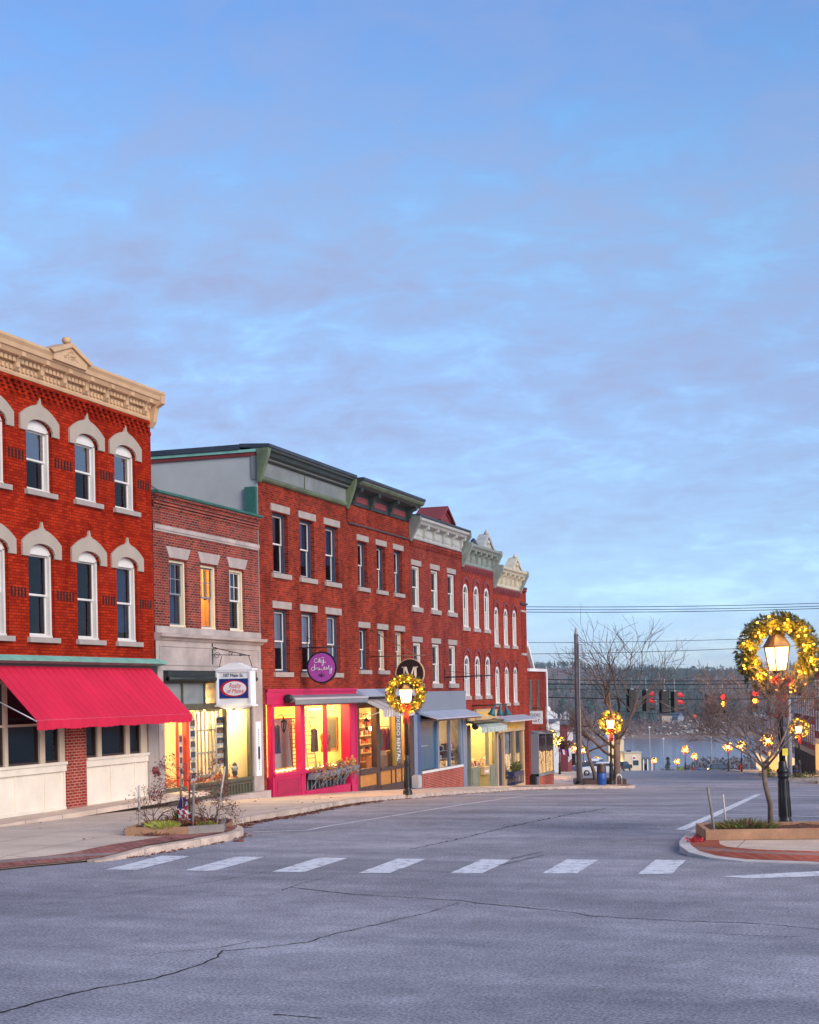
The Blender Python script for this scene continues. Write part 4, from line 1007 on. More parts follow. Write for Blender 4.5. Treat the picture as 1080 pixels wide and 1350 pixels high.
m = MB(); m.tube([(-.02, 62.3, .62), (-.02, 63.3, .62)], .022, 6); m.build('push_bar', ALU, d)
m = MB(); m.box(-.1, .10, 62.15, 68.3, -.56, -.46); m.build('sill', WHITE, b5)
m = MB(); m.box(-.25, .05, 62.12, 68.42, -2.0, -.56); m.build('brick_bulkhead', BRP, b5)
m = MB(); pane_quad(m, 64.84, 66.52, -.46, 1.68, -.06); pane_quad(m, 66.56, 68.22, -.46, 1.68, -.06); m.build('pane', GLASS, gf)
room(b5, 'shop_interior', 64.7, 68.4, -.6, 2.0, -.2, -3.2, GWALL, WOODF, WWALL)
m = MB()
for k in range(3):
    for i in range(12): m.box(-.52, -.34, 65.7+.21*i, 65.86+.21*i, -.45+.36*k, -.45+.36*k+R.uniform(.16, .32), R.randrange(5))
    m.box(-.56, -.3, 65.65, 68.3, -.48+.36*k, -.455+.36*k, 2)
m.build('stocked_shelves', [CLOTH1, PHOTO1, WHITE, PHOTO2, NAVY], b5)
m = MB(); m.lathe([(.12, 0), (.12, .03)], (-1.3, 65.6, 1.95), 8); m.lathe([(.10, 0), (.18, .2), (.10, .3)], (-1.4, 67.4, .72), 8); m.build('ceiling_lamp', CEILG, b5)
light((X(-1.2), 66.4, 1.7), 30, (1, .78, .5), .12)

# ------------------------------------------------------------------ sixth building: arched windows, green grey cornice
Y0, Y1 = 68.92, 74.36
b6 = building('arched_brick_building', 'narrow red brick building with arched white windows and a grey green pedimented cornice', Y0, -2.0)
wy = [69.0, 70.82, 72.66]; ww = .84
m = MB(); wall(m, Y0, Y1, 2.05, 9.0, [(y+.02, y+.02+ww, 6.03, 8.10, .40) for y in wy]+[(y+.02, y+.02+ww, 2.74, 4.68, .40) for y in wy]); shell(m, Y0, Y1, -2.6, 9.4)
m.build('wall', BR6, b6)
m = MB(); y = Y0+.05
while y < Y1-.1: m.box(-.01, .09, y, y+.14, 8.78, 8.92); m.box(-.01, .05, y, y+.10, 8.66, 8.78); y += .28
m.box(-.01, .10, Y0, Y1, 8.92, 9.0); m.build('corbel_band', RUST, b6)
hb = ('brickarch', RUST, 0); sl = (STONE2, .12, .18, .07)
A = window_parts('b6u', ww, 2.07, .40, WHITE, WHITE, sl, hb, deep=.06, cw=.13); B = window_parts('b6l', ww, 1.94, .40, WHITE, WHITE, sl, hb, deep=.06, cw=.13, shade=.5, shade_mat=CURTB)
for y in wy: put_window(b6, A, y+.02, 6.03); put_window(b6, B, y+.02, 2.74)
dark_back(b6, Y0+.2, Y1-.2, 2.2, 8.7)
fancy_cornice(b6, Y0, Y1+.02, 9.0, GREYG, 6, (71.9, .95, .62), GREYW, GREYG, .50, 1.02)
m = MB(); m.lathe([(.26, 0), (.18, .06), (.14, .20), (.05, .3)], (.02, 70.9, 10.1), 6); m.build('vent_cap', SLATE, b6)
def letters_row(root, y0, y1, z, h, n, x, parent):    # worn gilt letters, too worn to read
    m = MB(); d = (y1-y0)/n
    for i in range(n):
        a = y0+d*i; w_ = d*.62
        k = R.randrange(4)
        m.box(x, x+.02, a, a+w_*.24, z, z+h)
        if k in (0, 1): m.box(x, x+.02, a+w_*.76, a+w_, z, z+h)
        if k in (0, 2, 3): m.box(x, x+.02, a+w_*.24, a+w_*(.76 if k == 0 else 1), z+h*.84, z+h)
        if k in (1, 2): m.box(x, x+.02, a+w_*.24, a+w_*(.76 if k == 1 else 1), z, z+h*.16)
        if k == 3: m.box(x, x+.02, a+w_*.24, a+w_*.9, z+h*.42, z+h*.58)
    return m.build('gilt_lettering', GOLDL, parent)
for a, b, z0, z1, n in ((68.98, 70.30, 1.52, 2.0, 4), (70.55, 73.12, 1.55, 2.08, 8), (73.16, 74.36, 1.58, 2.02, 0)):
    m = MB(); m.box(-.1, .10, a, b, z0, z1); m.box(.10, .115, a, b, z1-.05, z1); m.box(.10, .115, a, b, z0, z0+.05)
    p = m.build('sign_board', TANF, b6)
    if n: letters_row(b6, a+.25, b-.25, (z0+z1)/2-.10, .22, n, .10, p)
    else:
        m = MB(); m.M = Matrix.Translation((.10, (a+b)/2, (z0+z1)/2)) @ Matrix.Rotation(math.pi/2, 4, 'Y'); m.lathe([(.10, 0), (.10, .02), (.04, .03)], n=10); m.build('gilt_rosette', GOLDL, p)
m = MB(); m.sweep([(0, 1.42), (.40, 1.42), (.45, 1.47), (.45, 1.52), (0, 1.55)], Y0, Y1+.05); m.build('shop_cornice', OLIVED, b6)
sloped_awning(b6, 69.6, 74.3, .10, 1.42, .62, 1.22, .26, AWNT, 5, .015)
m = MB(); m.M = Matrix.Translation((.36, 69.42, 1.28)) @ Matrix.Rotation(-math.pi/2, 4, 'X'); m.lathe([(.10, -.03), (.17, 0), (.17, .1)], n=12); m.build('awning_end_cap', IRON, b6)
m = MB()
for a, b in ((69.72, 69.82), (72.86, 72.94), (74.18, 74.34)): m.box(-.14, .03, a, b, -1.9, 1.35)
m.box(-.2, .05, 69.8, 71.08, -1.75, -.70); m.box(-.2, .05, 72.9, 74.2, -1.85, -.74); m.box(-.2, .02, 71.0, 73.0, -1.9, -.76)
for a, b in ((69.8, 71.08), (72.9, 74.2)):
    m.box(.05, .075, a+.08, a+.18, -1.5, -.85); m.box(.05, .075, b-.18, b-.08, -1.5, -.85); m.box(.05, .073, a+.08, b-.08, -.93, -.83); m.box(.05, .073, a+.08, b-.08, -1.52, -1.42)
sg = m.build('sage_front', SAGE, b6)
m = MB(); pane_quad(m, 69.8, 72.9, -.72, 1.38, -.05); pane_quad(m, 72.92, 74.2, -.74, 1.38, -.05); m.build('pane', GLASS, sg)
m = MB(); m.box(-.16, .06, 71.1, 72.86, -1.95, -.72); m.box(.06, .08, 71.25, 72.7, -1.25, -.82); m.build('ochre_panel', GOLDD, b6)
m = MB(); m.box(.08, .26, 71.2, 72.2, -1.12, -.78); m.box(.26, .268, 71.42, 71.98, -1.02, -.93, 1); m.box(.06, .30, 71.18, 72.22, -.78, -.74); m.build('letter_box', [TANF, PAPER], b6)
m = MB(); m.box(-1.2, -1.1, 69.0, 69.72, -1.8, 1.3); m.build('recessed_door', BLACK, b6)
m = MB(); m.box(-.3, .2, 69.72, 74.3, -2.3, -1.86); m.build('stone_step', STONE2, b6)
room(b6, 'shop_interior', 69.78, 74.22, -.75, 1.7, -.16, -2.4, YWALL, WOODF, WWALL)
m = MB()
for i in range(16): m.box(-.4, -.28, 71.0+.19*i, 71.12+.19*i, -.74, -.74+R.uniform(.1, .34), R.randrange(3))
m.build('window_goods', [HYD, TERRA, PAPER], b6)
light((X(-1.0), 71.6, 1.4), 125, (1, .62, .24), .12); light((X(-1.0), 73.4, 1.4), 70, (1, .62, .24), .12)
m = MB(); m.lathe([(.14, 0), (.14, .03)], (-1.0, 71.6, 1.65), 8); m.lathe([(.14, 0), (.14, .03)], (-1.0, 73.4, 1.65), 8); m.build('ceiling_lamp', CEILG, b6)

# ------------------------------------------------------------------ seventh building: cream cornice, arched windows
Y0, Y1 = 74.38, 81.1
b7 = building('cream_cornice_building', 'red brick building with arched windows, cream pedimented cornice and gilt lettered shop front', Y0, -2.3)
wy = [74.5, 76.34, 78.10]; ww = .74
m = MB(); wall(m, Y0, Y1, 1.6, 8.3, [(y, y+ww, 5.33, 7.24, .36) for y in wy]+[(y, y+ww, 2.32, 4.20, .36) for y in wy]+[(80.0, 80.16, 5.0, 7.2), (80.5, 80.66, 5.0, 7.1)]); shell(m, Y0, Y1, -3.2, 8.35)
m.box(-.05, .05, 79.72, Y1, 8.35, 8.5); m.build('wall', BR6, b7)
m = MB(); m.box(-.05, .09, 79.72, Y1, 7.62, 7.72); m.box(-.05, .08, 79.72, Y1, 8.5, 8.58); m.build('dark_string_course', DARKF, b7)
m = MB(); m.box(-.05, .06, 79.85, 80.95, 7.22, 7.32); m.box(-.05, .06, 79.85, 80.95, 4.86, 4.98); m.build('stone_band', STONE2, b7)
m = MB(); y = Y0+.05
while y < 79.6: m.box(-.01, .09, y, y+.14, 8.06, 8.20); m.box(-.01, .05, y, y+.10, 7.94, 8.06); y += .28
m.box(-.01, .10, Y0, 79.7, 8.20, 8.28); m.build('corbel_band', RUST, b7)
sl = (STONE2, .12, .16, .07)
A = window_parts('b7u', ww, 1.91, .36, WHITE, WHITE, sl, hb, deep=.06, cw=.12); B = window_parts('b7l', ww, 1.88, .36, WHITE, WHITE, sl, hb, deep=.06, cw=.12, shade=.4, shade_mat=CURTB)
for y in wy: put_window(b7, A, y, 5.33); put_window(b7, B, y, 2.32)
dark_back(b7, Y0+.2, Y1-.2, 1.8, 8.0)
fancy_cornice(b7, Y0+.05, 79.72, 8.30, CREAMC, 6, (77.4, .9, .55), CREAMC, GREYG, .50, 1.05)
m = MB(); m.sweep([(0, 1.66), (.02, 1.66), (.80, 1.42), (.80, 1.36), (0, 1.40)], Y0+.02, 80.1); m.build('metal_hood', METALR, b7)
m = MB(); m.box(-.2, .10, Y0+.1, 79.9, .82, 1.38); fa = m.build('tan_fascia', TANF, b7)
letters_row(b7, 75.7, 79.2, .98, .26, 9, .10, fa)
m = MB()
for a, b in ((74.42, 74.66), (75.70, 75.86), (77.92, 78.04), (79.66, 79.95)): m.box(-.16, .05, a, b, -2.4, .82)
m.box(-.2, .05, 78.0, 79.7, -1.62, -1.3); m.box(-.2, .10, 75.8, 79.8, -2.6, -1.62)
tf = m.build('tan_front', TANF, b7)
m = MB(); m.box(-.14, -.08, 74.66, 75.70, -2.2, .5); m.build('navy_door', NAVY, b7)
m = MB(); m.box(-.2, .0, 78.04, 79.68, -1.7, -1.22); m.build('navy_bulkhead', NAVY, b7)
m = MB(); pane_quad(m, 75.84, 77.94, -1.62, .84, -.06); pane_quad(m, 78.02, 79.68, -1.24, .84, -.06); m.build('pane', GLASS, tf)
room(b7, 'shop_interior', 75.8, 79.8, -1.7, 1.2, -.16, -2.6, plain('blue white shop wall', (.55, .60, .68), .8, .05, 1.0), WOODF, WWALL)
light((X(-.9), 77.6, .9), 9, (.85, .88, 1.0), .15)
m = MB(); n = 16
for i in range(n): m.poly([(-.24-.05*(i % 2), 76.5+.13*i, -1.6), (-.24-.05*((i+1) % 2), 76.63+.13*i, -1.6), (-.24-.05*((i+1) % 2), 76.63+.13*i, .8), (-.24-.05*(i % 2), 76.5+.13*i, .8)], 0, True)
m.build('grey_curtain', LACE, b7)
t = thing('planter_box', 'navy railed planter holding a green bush below the grey curtained window', 'planter', (X(.34), 75.95, G(76.5)+.26))
m = MB(); m.box(-.18, .18, 0, 1.9, .42, .66)
for i in range(7): m.box(.14, .18, .02+.30*i, .09+.30*i, 0, .42); m.box(-.18, -.14, .02+.30*i, .09+.30*i, 0, .42)
m.box(-.18, .18, 0, 1.9, 0, .06); m.build('box', NAVY, t)
m = MB(); m.leaves((0, .95, .82), .2, .95, .30, 420, .13, (0, 1), up=.6); m.build('bush', [GREEN, GREEND], t)

# ------------------------------------------------------------------ eighth building: low two storey outlet
Y0, Y1 = 81.15, 85.2
b8 = building('low_brick_building', 'low red brick outlet shop with two narrow windows and a purple grey display window', Y0, -2.6)
m = MB(); wall(m, Y0, Y1, -3.4, 4.0, [(81.45, 82.25, 1.45, 3.55), (83.2, 84.0, 1.45, 3.55), (82.2, 85.0, -1.7, .45)]); shell(m, Y0, Y1, -3.4, 4.15); m.build('wall', BR6, b8)
m = MB(); m.box(-.5, .12, Y0-.02, Y1+.05, 4.0, 4.16); m.build('white_coping', SIGNW, b8)
for i in range(9):
    pass
m = MB()
for i in range(3): m.box(-.01, .03, Y0, Y1, 3.62+i*.11, 3.67+i*.11)
m.build('brick_course', BR6, b8)
P = window_parts('b8', .80, 2.10, 0, GREYZ, GREYZ, None, None, deep=.10, cw=.05, shade=1, shade_mat=CURT)
for y in (81.45, 83.2): put_window(b8, P, y, 1.45)
dark_back(b8, Y0+.2, Y1-.2, 1.0, 3.9)
m = MB(); m.slab([(.0, 81.6, .62), (.0, 85.15, .50), (.42, 85.15, .42), (.42, 81.6, .54)], (0, 0, .10)); m.box(.0, .42, 81.55, 81.68, -2.3, .56); m.box(.0, .42, 85.05, 85.15, -2.3, .46)
m.box(.0, .46, 81.55, 85.18, -1.82, -1.68); m.box(.36, .42, 83.3, 83.37, -1.7, .5)
bw = m.build('display_bay', GREYB, b8)
m = MB(); m.box(.02, .40, 81.6, 85.1, -3.2, -1.82); m.build('bay_brick_base', BRP, b8)
m = MB(); pane_quad(m, 81.7, 85.05, -1.68, .5, .40); m.poly([(.02, 81.56, -1.68), (.40, 81.56, -1.68), (.40, 81.56, .5), (.02, 81.56, .5)]); m.build('pane', GLASS, bw)
m = MB(); m.box(.0, .02, 81.7, 85.05, -1.68, .48)
for i in range(9): m.leaves((.14, 81.9+.36*i, -1.1+R.uniform(0, .5)), .08, .14, .5, 30, .18, (1, 2))
m.build('display_goods', [plain('mauve backdrop', (.10, .085, .14), .8, .5, 2.0), LACE, MAUVE], bw)
m = MB(); m.tube([(.1, Y1-.05, 4.0), (.1, Y1-.05, -2.6)], .06, 6); m.build('downspout', SIGNW, b8)
m = MB(); m.box(.04, .30, 81.2, 81.52, -2.35, -1.75); m.box(.04, .26, 81.24, 81.5, -1.75, -1.70); m.build('meter_box', IRON, b8)
m = MB(); m.slab([(-6, Y1-.6, 4.2), (-6, Y1+2.2, 4.2), (-6, Y1+.8, 5.6)], (4.6, 0, 0)); m.slab([(-1.2, Y1-1.0, 4.1), (-1.2, Y1-.8, 4.0), (-1.2, Y1+.8, 5.6), (-1.2, Y1+.8, 5.85)], (-5, 0, 0), 1); m.slab([(-1.2, Y1+2.6, 4.1), (-1.2, Y1+2.4, 4.0), (-1.2, Y1+.8, 5.6), (-1.2, Y1+.8, 5.85)], (-5, 0, 0), 1)
m.build('rear_gable', [RUST, SIGNW], b8)

# ------------------------------------------------------------------ hanging signs (each faces up the street)
def tipx(u, v, Y): p = at_Y(u, v, Y); return p
t = thing('hanging_sign', 'white hanging sign box with a blue field and red oval above the yellow office window', 'sign', (-20.05, 42.1, 3.2))
m = MB(); w, h, d = 1.16, 1.10, .34; x0 = -.43
m.box(x0, x0+w, -d/2, d/2, -.50, .56)
for z in (-.54, .56): m.box(x0-.05, x0+w+.05, -d/2-.04, d/2+.04, z, z+.045)
m.slab([(x0, -d/2, .60), (x0+w, -d/2, .60), (x0+w*.62, -d/2, .78), (x0+w*.38, -d/2, .78)], (0, d, 0))
m.slab([(x0+.05, -d/2, -.54), (x0+w*.5, -d/2, -.54), (x0+w*.5, -d/2, -.58), (x0+w*.42, -d/2, -.66), (x0+w*.3, -d/2, -.64)], (0, d, 0)); m.slab([(x0+w*.5, -d/2, -.54), (x0+w-.05, -d/2, -.54), (x0+w*.7, -d/2, -.64), (x0+w*.58, -d/2, -.66), (x0+w*.5, -d/2, -.58)], (0, d, 0))
for a, b in ((x0, x0+.06), (x0+w-.06, x0+w)): m.box(a, b, -d/2-.03, -d/2, -.50, .56)
m.box(x0+.06, x0+w-.06, -d/2-.03, -d/2, .50, .56); m.box(x0+.06, x0+w-.06, -d/2-.03, -d/2, -.50, -.45)
m.build('cabinet', SIGNW, t)
m = MB(); f = -d/2-.006
m.box(x0+.10, x0+w-.10, f, f+.006, -.30, .30); m.build('blue_field', SIGNB, t)
def oval(cx, cz, rx, rz, y, n=36): return [(cx+rx*math.cos(2*math.pi*k/n), y, cz+rz*math.sin(2*math.pi*k/n)) for k in range(n)]
xc = x0+w/2
m = MB(); m.slab(oval(xc, 0, .44, .25, f-.006), (0, .006, 0)); m.build('red_oval', SIGNR, t)
m = MB(); m.slab(oval(xc+.04, 0, .385, .215, f-.012), (0, .006, 0)); m.build('white_oval', SIGNW, t)
m = MB(); m.text('Realty', (xc+.05, f-.014, .025), (1, 0, 0), (0, 0, 1), .20, 0, .003, .25, width=.40); m.text('of Maine', (xc+.05, f-.014, -.14), (1, 0, 0), (0, 0, 1), .20, 0, .003, .25, width=.56); m.build('red_lettering', SIGNR, t)
m = MB(); m.text('107 Main St.', (xc, f-.004, .355), (1, 0, 0), (0, 0, 1), .145, 0, .003, 0, width=.66); m.build('address_lettering', INK, t)
m = MB(); q = x0-.20
m.box(q-.03, q+.02, -.02, .02, .75, 1.40); m.tube([(q, 0, 1.28), (q+1.25, 0, .99)], .014, 5); m.tube([(q, 0, 1.05), (q+1.28, 0, 1.0)], .012, 5)
for c, r in (((q+.16, 1.02), .11), ((q+.62, 1.07), .07), ((q+.95, 1.02), .05), ((q+.10, 1.22), .06)):
    m.tube([(c[0]+r*(1-k/30)*math.cos(k*.42), 0, c[1]+r*(1-k/30)*math.sin(k*.42)) for k in range(20)], .010, 4)
m.tube([(x0+.12, 0, 1.0), (x0+.02, 0, .62)], .012, 4); m.tube([(x0+w-.14, 0, 1.0), (x0+w-.02, 0, .62)], .012, 4)
m.build('scroll_bracket', IRON, t)
def disc(mb, y, r, mi=0, t_=.02, n=40): mb.slab([(r*math.cos(2*math.pi*k/n), y, r*math.sin(2*math.pi*k/n)) for k in range(n)], (0, t_, 0), mi)
p = at_Y(424.5, 880, 49.0)
t = thing('round_sign', 'round purple sign with white handwriting hung over the pink shop front', 'sign', p)
m = MB(); n = 40
disc(m, -.03, .56, 0, .06); m.build('black_rim', BLACK, t)
m = MB(); disc(m, -.036, .50, 0, .006); m.build('purple_face', PURPLE, t)
m = MB()
def script(strokes, ox, oz, s, y=-.042, r=.011):
    for st in strokes: m.tube([(ox+a*s, y, oz+b*s) for a, b in st], r, 4)
script([[(.9, .85), (.6, 1.05), (.25, .8), (.15, .35), (.4, .02), (.8, .15), (1.0, .5), (1.05, .1), (1.2, .05), (1.45, .9), (1.5, 1.15), (1.45, .2), (1.65, .05), (1.8, .3)],
        [(1.15, .95), (2.3, 1.2), (2.55, 1.1)], [(1.8, .8), (1.85, .1), (2.1, .1), (2.4, .8), (2.45, .7), (2.3, -.5), (2.0, -.75), (2.05, -.4), (2.6, .1), (3.0, .15)]], -.30, .16, .155)
script([[(.9, 1.3), (.8, .1)], [(.85, .55), (.4, .75), (.1, .4), (.2, .05), (.6, .0), (.95, .3), (1.2, .65), (1.3, .1), (1.45, .55), (1.7, .6), (1.6, .1), (1.85, .05), (2.0, .6), (2.0, .1), (2.3, .05), (2.4, .5), (2.5, .08), (2.8, .1), (3.0, .6), (3.0, .3)],
        [(2.8, .3), (3.2, .5), (3.1, .8), (2.9, .5), (3.05, .05), (3.4, .2), (3.55, .75), (3.6, .1), (3.9, .5)], [(4.1, 1.0), (4.05, .2), (4.35, .1), (4.7, 1.1), (4.75, .2), (4.5, -.7), (4.2, -.75), (4.3, -.2), (4.75, .3)]], -.40, -.10, .165)
m.build('handwriting', SIGNW, t)
m = MB()
for k in range(3): a = rad(25+k*62); m.tube([(-.13*math.cos(a), -.042, -.27-.08*math.sin(a)), (.13*math.cos(a), -.042, -.27+.08*math.sin(a))], .011, 4)
m.ball((0, -.042, -.27), .03, 6); m.build('crossed_needles', BLACK, t)
m = MB(); xl = XF-p.x; m.tube([(xl-.1+.1, 0, .70), (.72, 0, .70)], .022, 6); m.tube([(xl+.30, 0, 1.12), (xl+.30, 0, .52)], .02, 6); m.tube([(xl+.30, 0, 1.05), (xl+1.1, 0, .72)], .010, 4)
for a in (-.35, .35): m.tube([(a, 0, .70), (a, 0, .42)], .010, 4)
m.build('wall_bracket', IRON, t)
p = at_Y(541, 888, 56.2)
t = thing('round_sign', 'round black sign with a large white serif letter M behind the wreathed lamp post', 'sign', p)
m = MB(); disc(m, -.05, .56, 0, .10); m.build('black_disc', plain('brown black sign', (.022, .012, .012), .35, .1), t)
m = MB()
for k in range(40):
    a0, a1 = 2*math.pi*k/40, 2*math.pi*(k+1)/40
    m.slab([(.56*math.cos(a0), -.055, .56*math.sin(a0)), (.56*math.cos(a1), -.055, .56*math.sin(a1)), (.585*math.cos(a1), -.055, .585*math.sin(a1)), (.585*math.cos(a0), -.055, .585*math.sin(a0))], (0, .11, 0))
m.build('pale_rim', TAN, t)
m = MB(); y = -.062; s_ = .30
def qd(pts): m.slab([(a*s_, y, b*s_) for a, b in pts], (0, .012, 0))
qd([(-.85, -.9), (-.70, -.9), (-.70, .9), (-.85, .9)]); qd([(.60, -.9), (.92, -.9), (.92, .9), (.60, .9)])
qd([(-.95, .9), (-.45, .9), (.10, -.9), (-.06, -.9), (-.72, .72), (-.95, .80)]); qd([(.62, .9), (.50, .9), (-.04, -.62), (.02, -.9), (.10, -.9), (.62, .70)])
qd([(-1.05, -.9), (-.48, -.9), (-.48, -.78), (-1.05, -.78)]); qd([(.38, -.9), (1.12, -.9), (1.12, -.78), (.38, -.78)]); qd([(.60, .78), (1.12, .78), (1.12, .9), (.60, .9)]); qd([(-1.08, .78), (-.70, .78), (-.70, .9), (-1.08, .9)])
m.build('letter', plain('ivory letter', (.80, .70, .56), .5), t)
m = MB(); xl = XF-p.x; m.tube([(xl, 0, .70), (.62, 0, .70)], .022, 6); m.tube([(xl, 0, 1.75), (.25, 0, .74)], .018, 5)
for a in (-.3, .3): m.tube([(a, 0, .70), (a, 0, .5)], .010, 4)
m.build('wall_bracket', plain('rusty iron bar', (.20, .10, .05), .6, .3), t)
t = thing('sign_bracket', 'empty black iron sign bracket on the dormered brick building', 'bracket', (XF, 65.9, 3.62))
m = MB(); m.tube([(0, 0, 0), (2.3, 0, .05)], .030, 6); m.tube([(0, 0, .30), (1.9, 0, .06)], .012, 4); m.box(0, .03, -.06, .06, -.15, .4); m.tube([(.9, 0, .02), (.9, 0, -.22)], .03, 5); m.tube([(1.75, 0, .02), (1.75, 0, -.22)], .035, 5); m.build('bar', IRON, t)
t = thing('gooseneck_lights', 'row of three teal bell shades on a black bar above the gilt signs', 'lamp', (XF, 70.2, 2.26))
m = MB(); m.tube([(0, 0, 0), (1.75, 0, .04)], .030, 6); m.tube([(.02, 0, 0), (.02, 0, .001)], .07, 8); m.ball((.25, 0, .0), .06, 6); m.ball((.5, 0, .01), .05, 6); m.build('bar', IRON, t)
for i, x in enumerate((1.12, 1.42, 1.70)):
    m = MB(); m.M = Matrix.Translation((x, -.05, -.02)) @ Matrix.Rotation(rad((18, 0, -12)[i]), 4, 'Y')
    m.lathe([(.03, .04), (.05, -.04), (.07, -.14), (.15, -.36), (.20, -.46), (.18, -.46)], n=12); m.build('lamp_shade', TEALL, t)
p = at_Y(702, 946, 82.0)
t = thing('hanging_sign', 'small white outlet sign with dark letters on the low brick building', 'sign', p)
m = MB(); m.box(-.58, .58, -.03, .03, -.36, .36); m.build('board', SIGNW, t)
m = MB(); m.text('JM STUDIO', (0, -.034, .05), (1, 0, 0), (0, 0, 1), .25, 0, .004, width=.96); m.text('OUTLET', (0, -.034, -.24), (1, 0, 0), (0, 0, 1), .24, 0, .004, width=.84); m.build('lettering', INK, t)
m = MB(); xl = XF-p.x; m.tube([(xl, 0, .52), (.45, 0, .52)], .03, 5); m.tube([(-.4, 0, .52), (-.4, 0, .36)], .012, 4); m.tube([(.4, 0, .52), (.4, 0, .36)], .012, 4); m.build('wall_bracket', IRON, t)
# ------------------------------------------------------------------ ground, pavements, kerbs
def interp(tab, y):
    if y <= tab[0][0]: return tab[0][1]
    for (a, b), (c, d) in zip(tab, tab[1:]):
        if y <= c: return b+(d-b)*(y-a)/(c-a)
    return tab[-1][1]
KT = [(17.6, -19.8), (20.5, -17), (22.66, -15.35), (23.5, -14.92), (24.0, -14.55), (24.6, -14.2), (25.8, -13.98), (27, -13.78), (28.2, -13.62), (29, -13.68), (29.8, -13.95), (30.6, -14.55), (31.3, -15.05), (32.5, -15.15), (35.7, -15.1), (45.8, -16.55), (61, -18.1), (72.5, -18.7), (76.0, -18.1), (78, -17.2), (79.3, -15.8), (80, -15.1), (81, -14.9), (83, -15.2), (85, -16.2), (88, -18.2), (95, -22), (110, -25.5), (128, -28.8), (161, -35.5), (262, -55), (300, -63)]
CFT = [(20, 0), (28, 0), (31, -.010), (37, -.022), (46, -.018), (54, .010), (62, .020), (70, .028), (80, .004), (90, 0)]
def kx(y): return interp(KT, y)
def kh(y): return .015 if y < 24.2 else (.015+.135*(y-24.2)/1.6 if y < 25.8 else .15)
def sidez(x, y):
    d = max(0, kx(y)-x); h = kh(y)
    base = .15-(.15-h)*max(0, 1-d/1.6)
    return G(y)+base+interp(CFT, y)*min(d, 5)
m = MB()
ysr = [-40, -20, 0, 10, 15, 20, 24]+[24+1.5*i for i in range(1, 45)]+[95+5*i for i in range(36)]+[275+10*i for i in range(26)]
xs = [-150, -90, -60, -40, -30, -24, -18, -12, -6, 0, 6, 15, 30, 60, 120]
idx = [[m.pt((x, y, G(y))) for x in xs] for y in ysr]
for i in range(len(ysr)-1):
    for j in range(len(xs)-1): m.f.append([idx[i][j], idx[i][j+1], idx[i+1][j+1], idx[i+1][j]]); m.m.append(0); m.sm.append(True)
m.build('road', ASPH, None, kind='structure')
ys = [17.6+.35*i for i in range(200)]+[88+2*i for i in range(107)]
m = MB(); nc = 12
rows = []
for y in ys:
    k = kx(y)-.16; back = min(-22.0, k-6.5) if y < 86 else k-9
    rows.append([m.pt((k+(back-k)*j/nc, y, sidez(k+(back-k)*j/nc, y))) for j in range(nc+1)])
for A_, B_ in zip(rows, rows[1:]):
    for j in range(nc): m.f.append([A_[j], B_[j], B_[j+1], A_[j+1]]); m.m.append(0); m.sm.append(True)
m.build('sidewalk', CONC, None, kind='structure')
m = MB()                                              # low apron left of the corner building
m.slab([(-60, 17.6, .01), (-19.8, 17.6, .01), (-19.8, 40, .10), (-60, 40, .10)], (0, 0, .12)); m.build('pavement', CONC, None, kind='structure')
m = MB()                                              # granite kerb stones, slightly uneven
i = 0; y = 24.3
while y < 290:
    L = R.uniform(1.2, 2.2) if y < 90 else 5.0
    y2 = y+L; jx, jz = R.uniform(-.012, .012), R.uniform(-.012, .006)
    n = 6
    for k in range(n):
        a, b = y+(L-.02)*k/n, y+(L-.02)*(k+1)/n
        ta, tb = sidez(kx(a)-.16, a)+jz+.006, sidez(kx(b)-.16, b)+jz+.006
        xa, xb = kx(a)+jx, kx(b)+jx
        m.slab([(xa-.16, a, ta), (xa, a, ta-.012), (xb, b, tb-.012), (xb-.16, b, tb)], (0, 0, -.40))
    y = y2
m.build('kerb', KERB, None, kind='structure')
def band(y0, y1, w0, w1, dz, step=.25):
    m = MB(); y = y0; rows = []
    while y < y1+1e-6:
        k = kx(y)-.16
        rows.append([m.pt((k-w0-(w1-w0)*j/4, y, sidez(k-w0-(w1-w0)*j/4, y)+dz)) for j in range(5)]); y += step
    for A_, B_ in zip(rows, rows[1:]):
        for j in range(4): m.f.append([A_[j], B_[j], B_[j+1], A_[j+1]]); m.m.append(0); m.sm.append(True)
    return m
band(17.8, 30.2, .0, .75, .022).build('brick_edging', PAVEB, None, kind='structure')
band(72, 84, .0, .55, .022).build('brick_edging', PAVEB, None, kind='structure')
# right hand island
ISL = [(22, 22.8), (6, 24.2), (-1.2, 25.9), (-2.2, 26.08), (-3.0, 26.2), (-3.6, 26.5), (-4.0, 26.9), (-4.25, 27.5), (-4.38, 28.3), (-4.45, 29.4), (-4.45, 30.6), (-4.3, 31.5), (-3.9, 32.1), (-3.3, 32.4), (8, 35.5), (24, 39)]
def inset(P, d):
    out = []
    for i, p in enumerate(P):
        a = Vector(P[max(0, i-1)]); b = Vector(P[min(len(P)-1, i+1)]); t_ = (b-a).normalized(); n_ = Vector((t_.y, -t_.x)); out.append((p[0]+n_.x*d, p[1]+n_.y*d))
    return out
def ikh(p): return .015 if p[1] < 26.3 and p[0] > -3.4 else (.13 if p[1] > 27.4 else .015+.115*max(0, min(1, (p[1]-26.3)/1.1)))
I1 = inset(ISL, .20); I2 = inset(ISL, .72)
m = MB()
for a, b, c, d in zip(ISL, ISL[1:], I1[1:], I1):
    ha, hb_ = ikh(a), ikh(b)
    m.slab([(*a, G(a[1])+ha), (*b, G(b[1])+hb_), (*c, G(c[1])+hb_+.01), (*d, G(d[1])+ha+.01)], (0, 0, -.35))
m.build('kerb', plain('concrete kerb', (.52, .46, .44), .85, .2, 2.0), None, kind='structure')
m = MB()
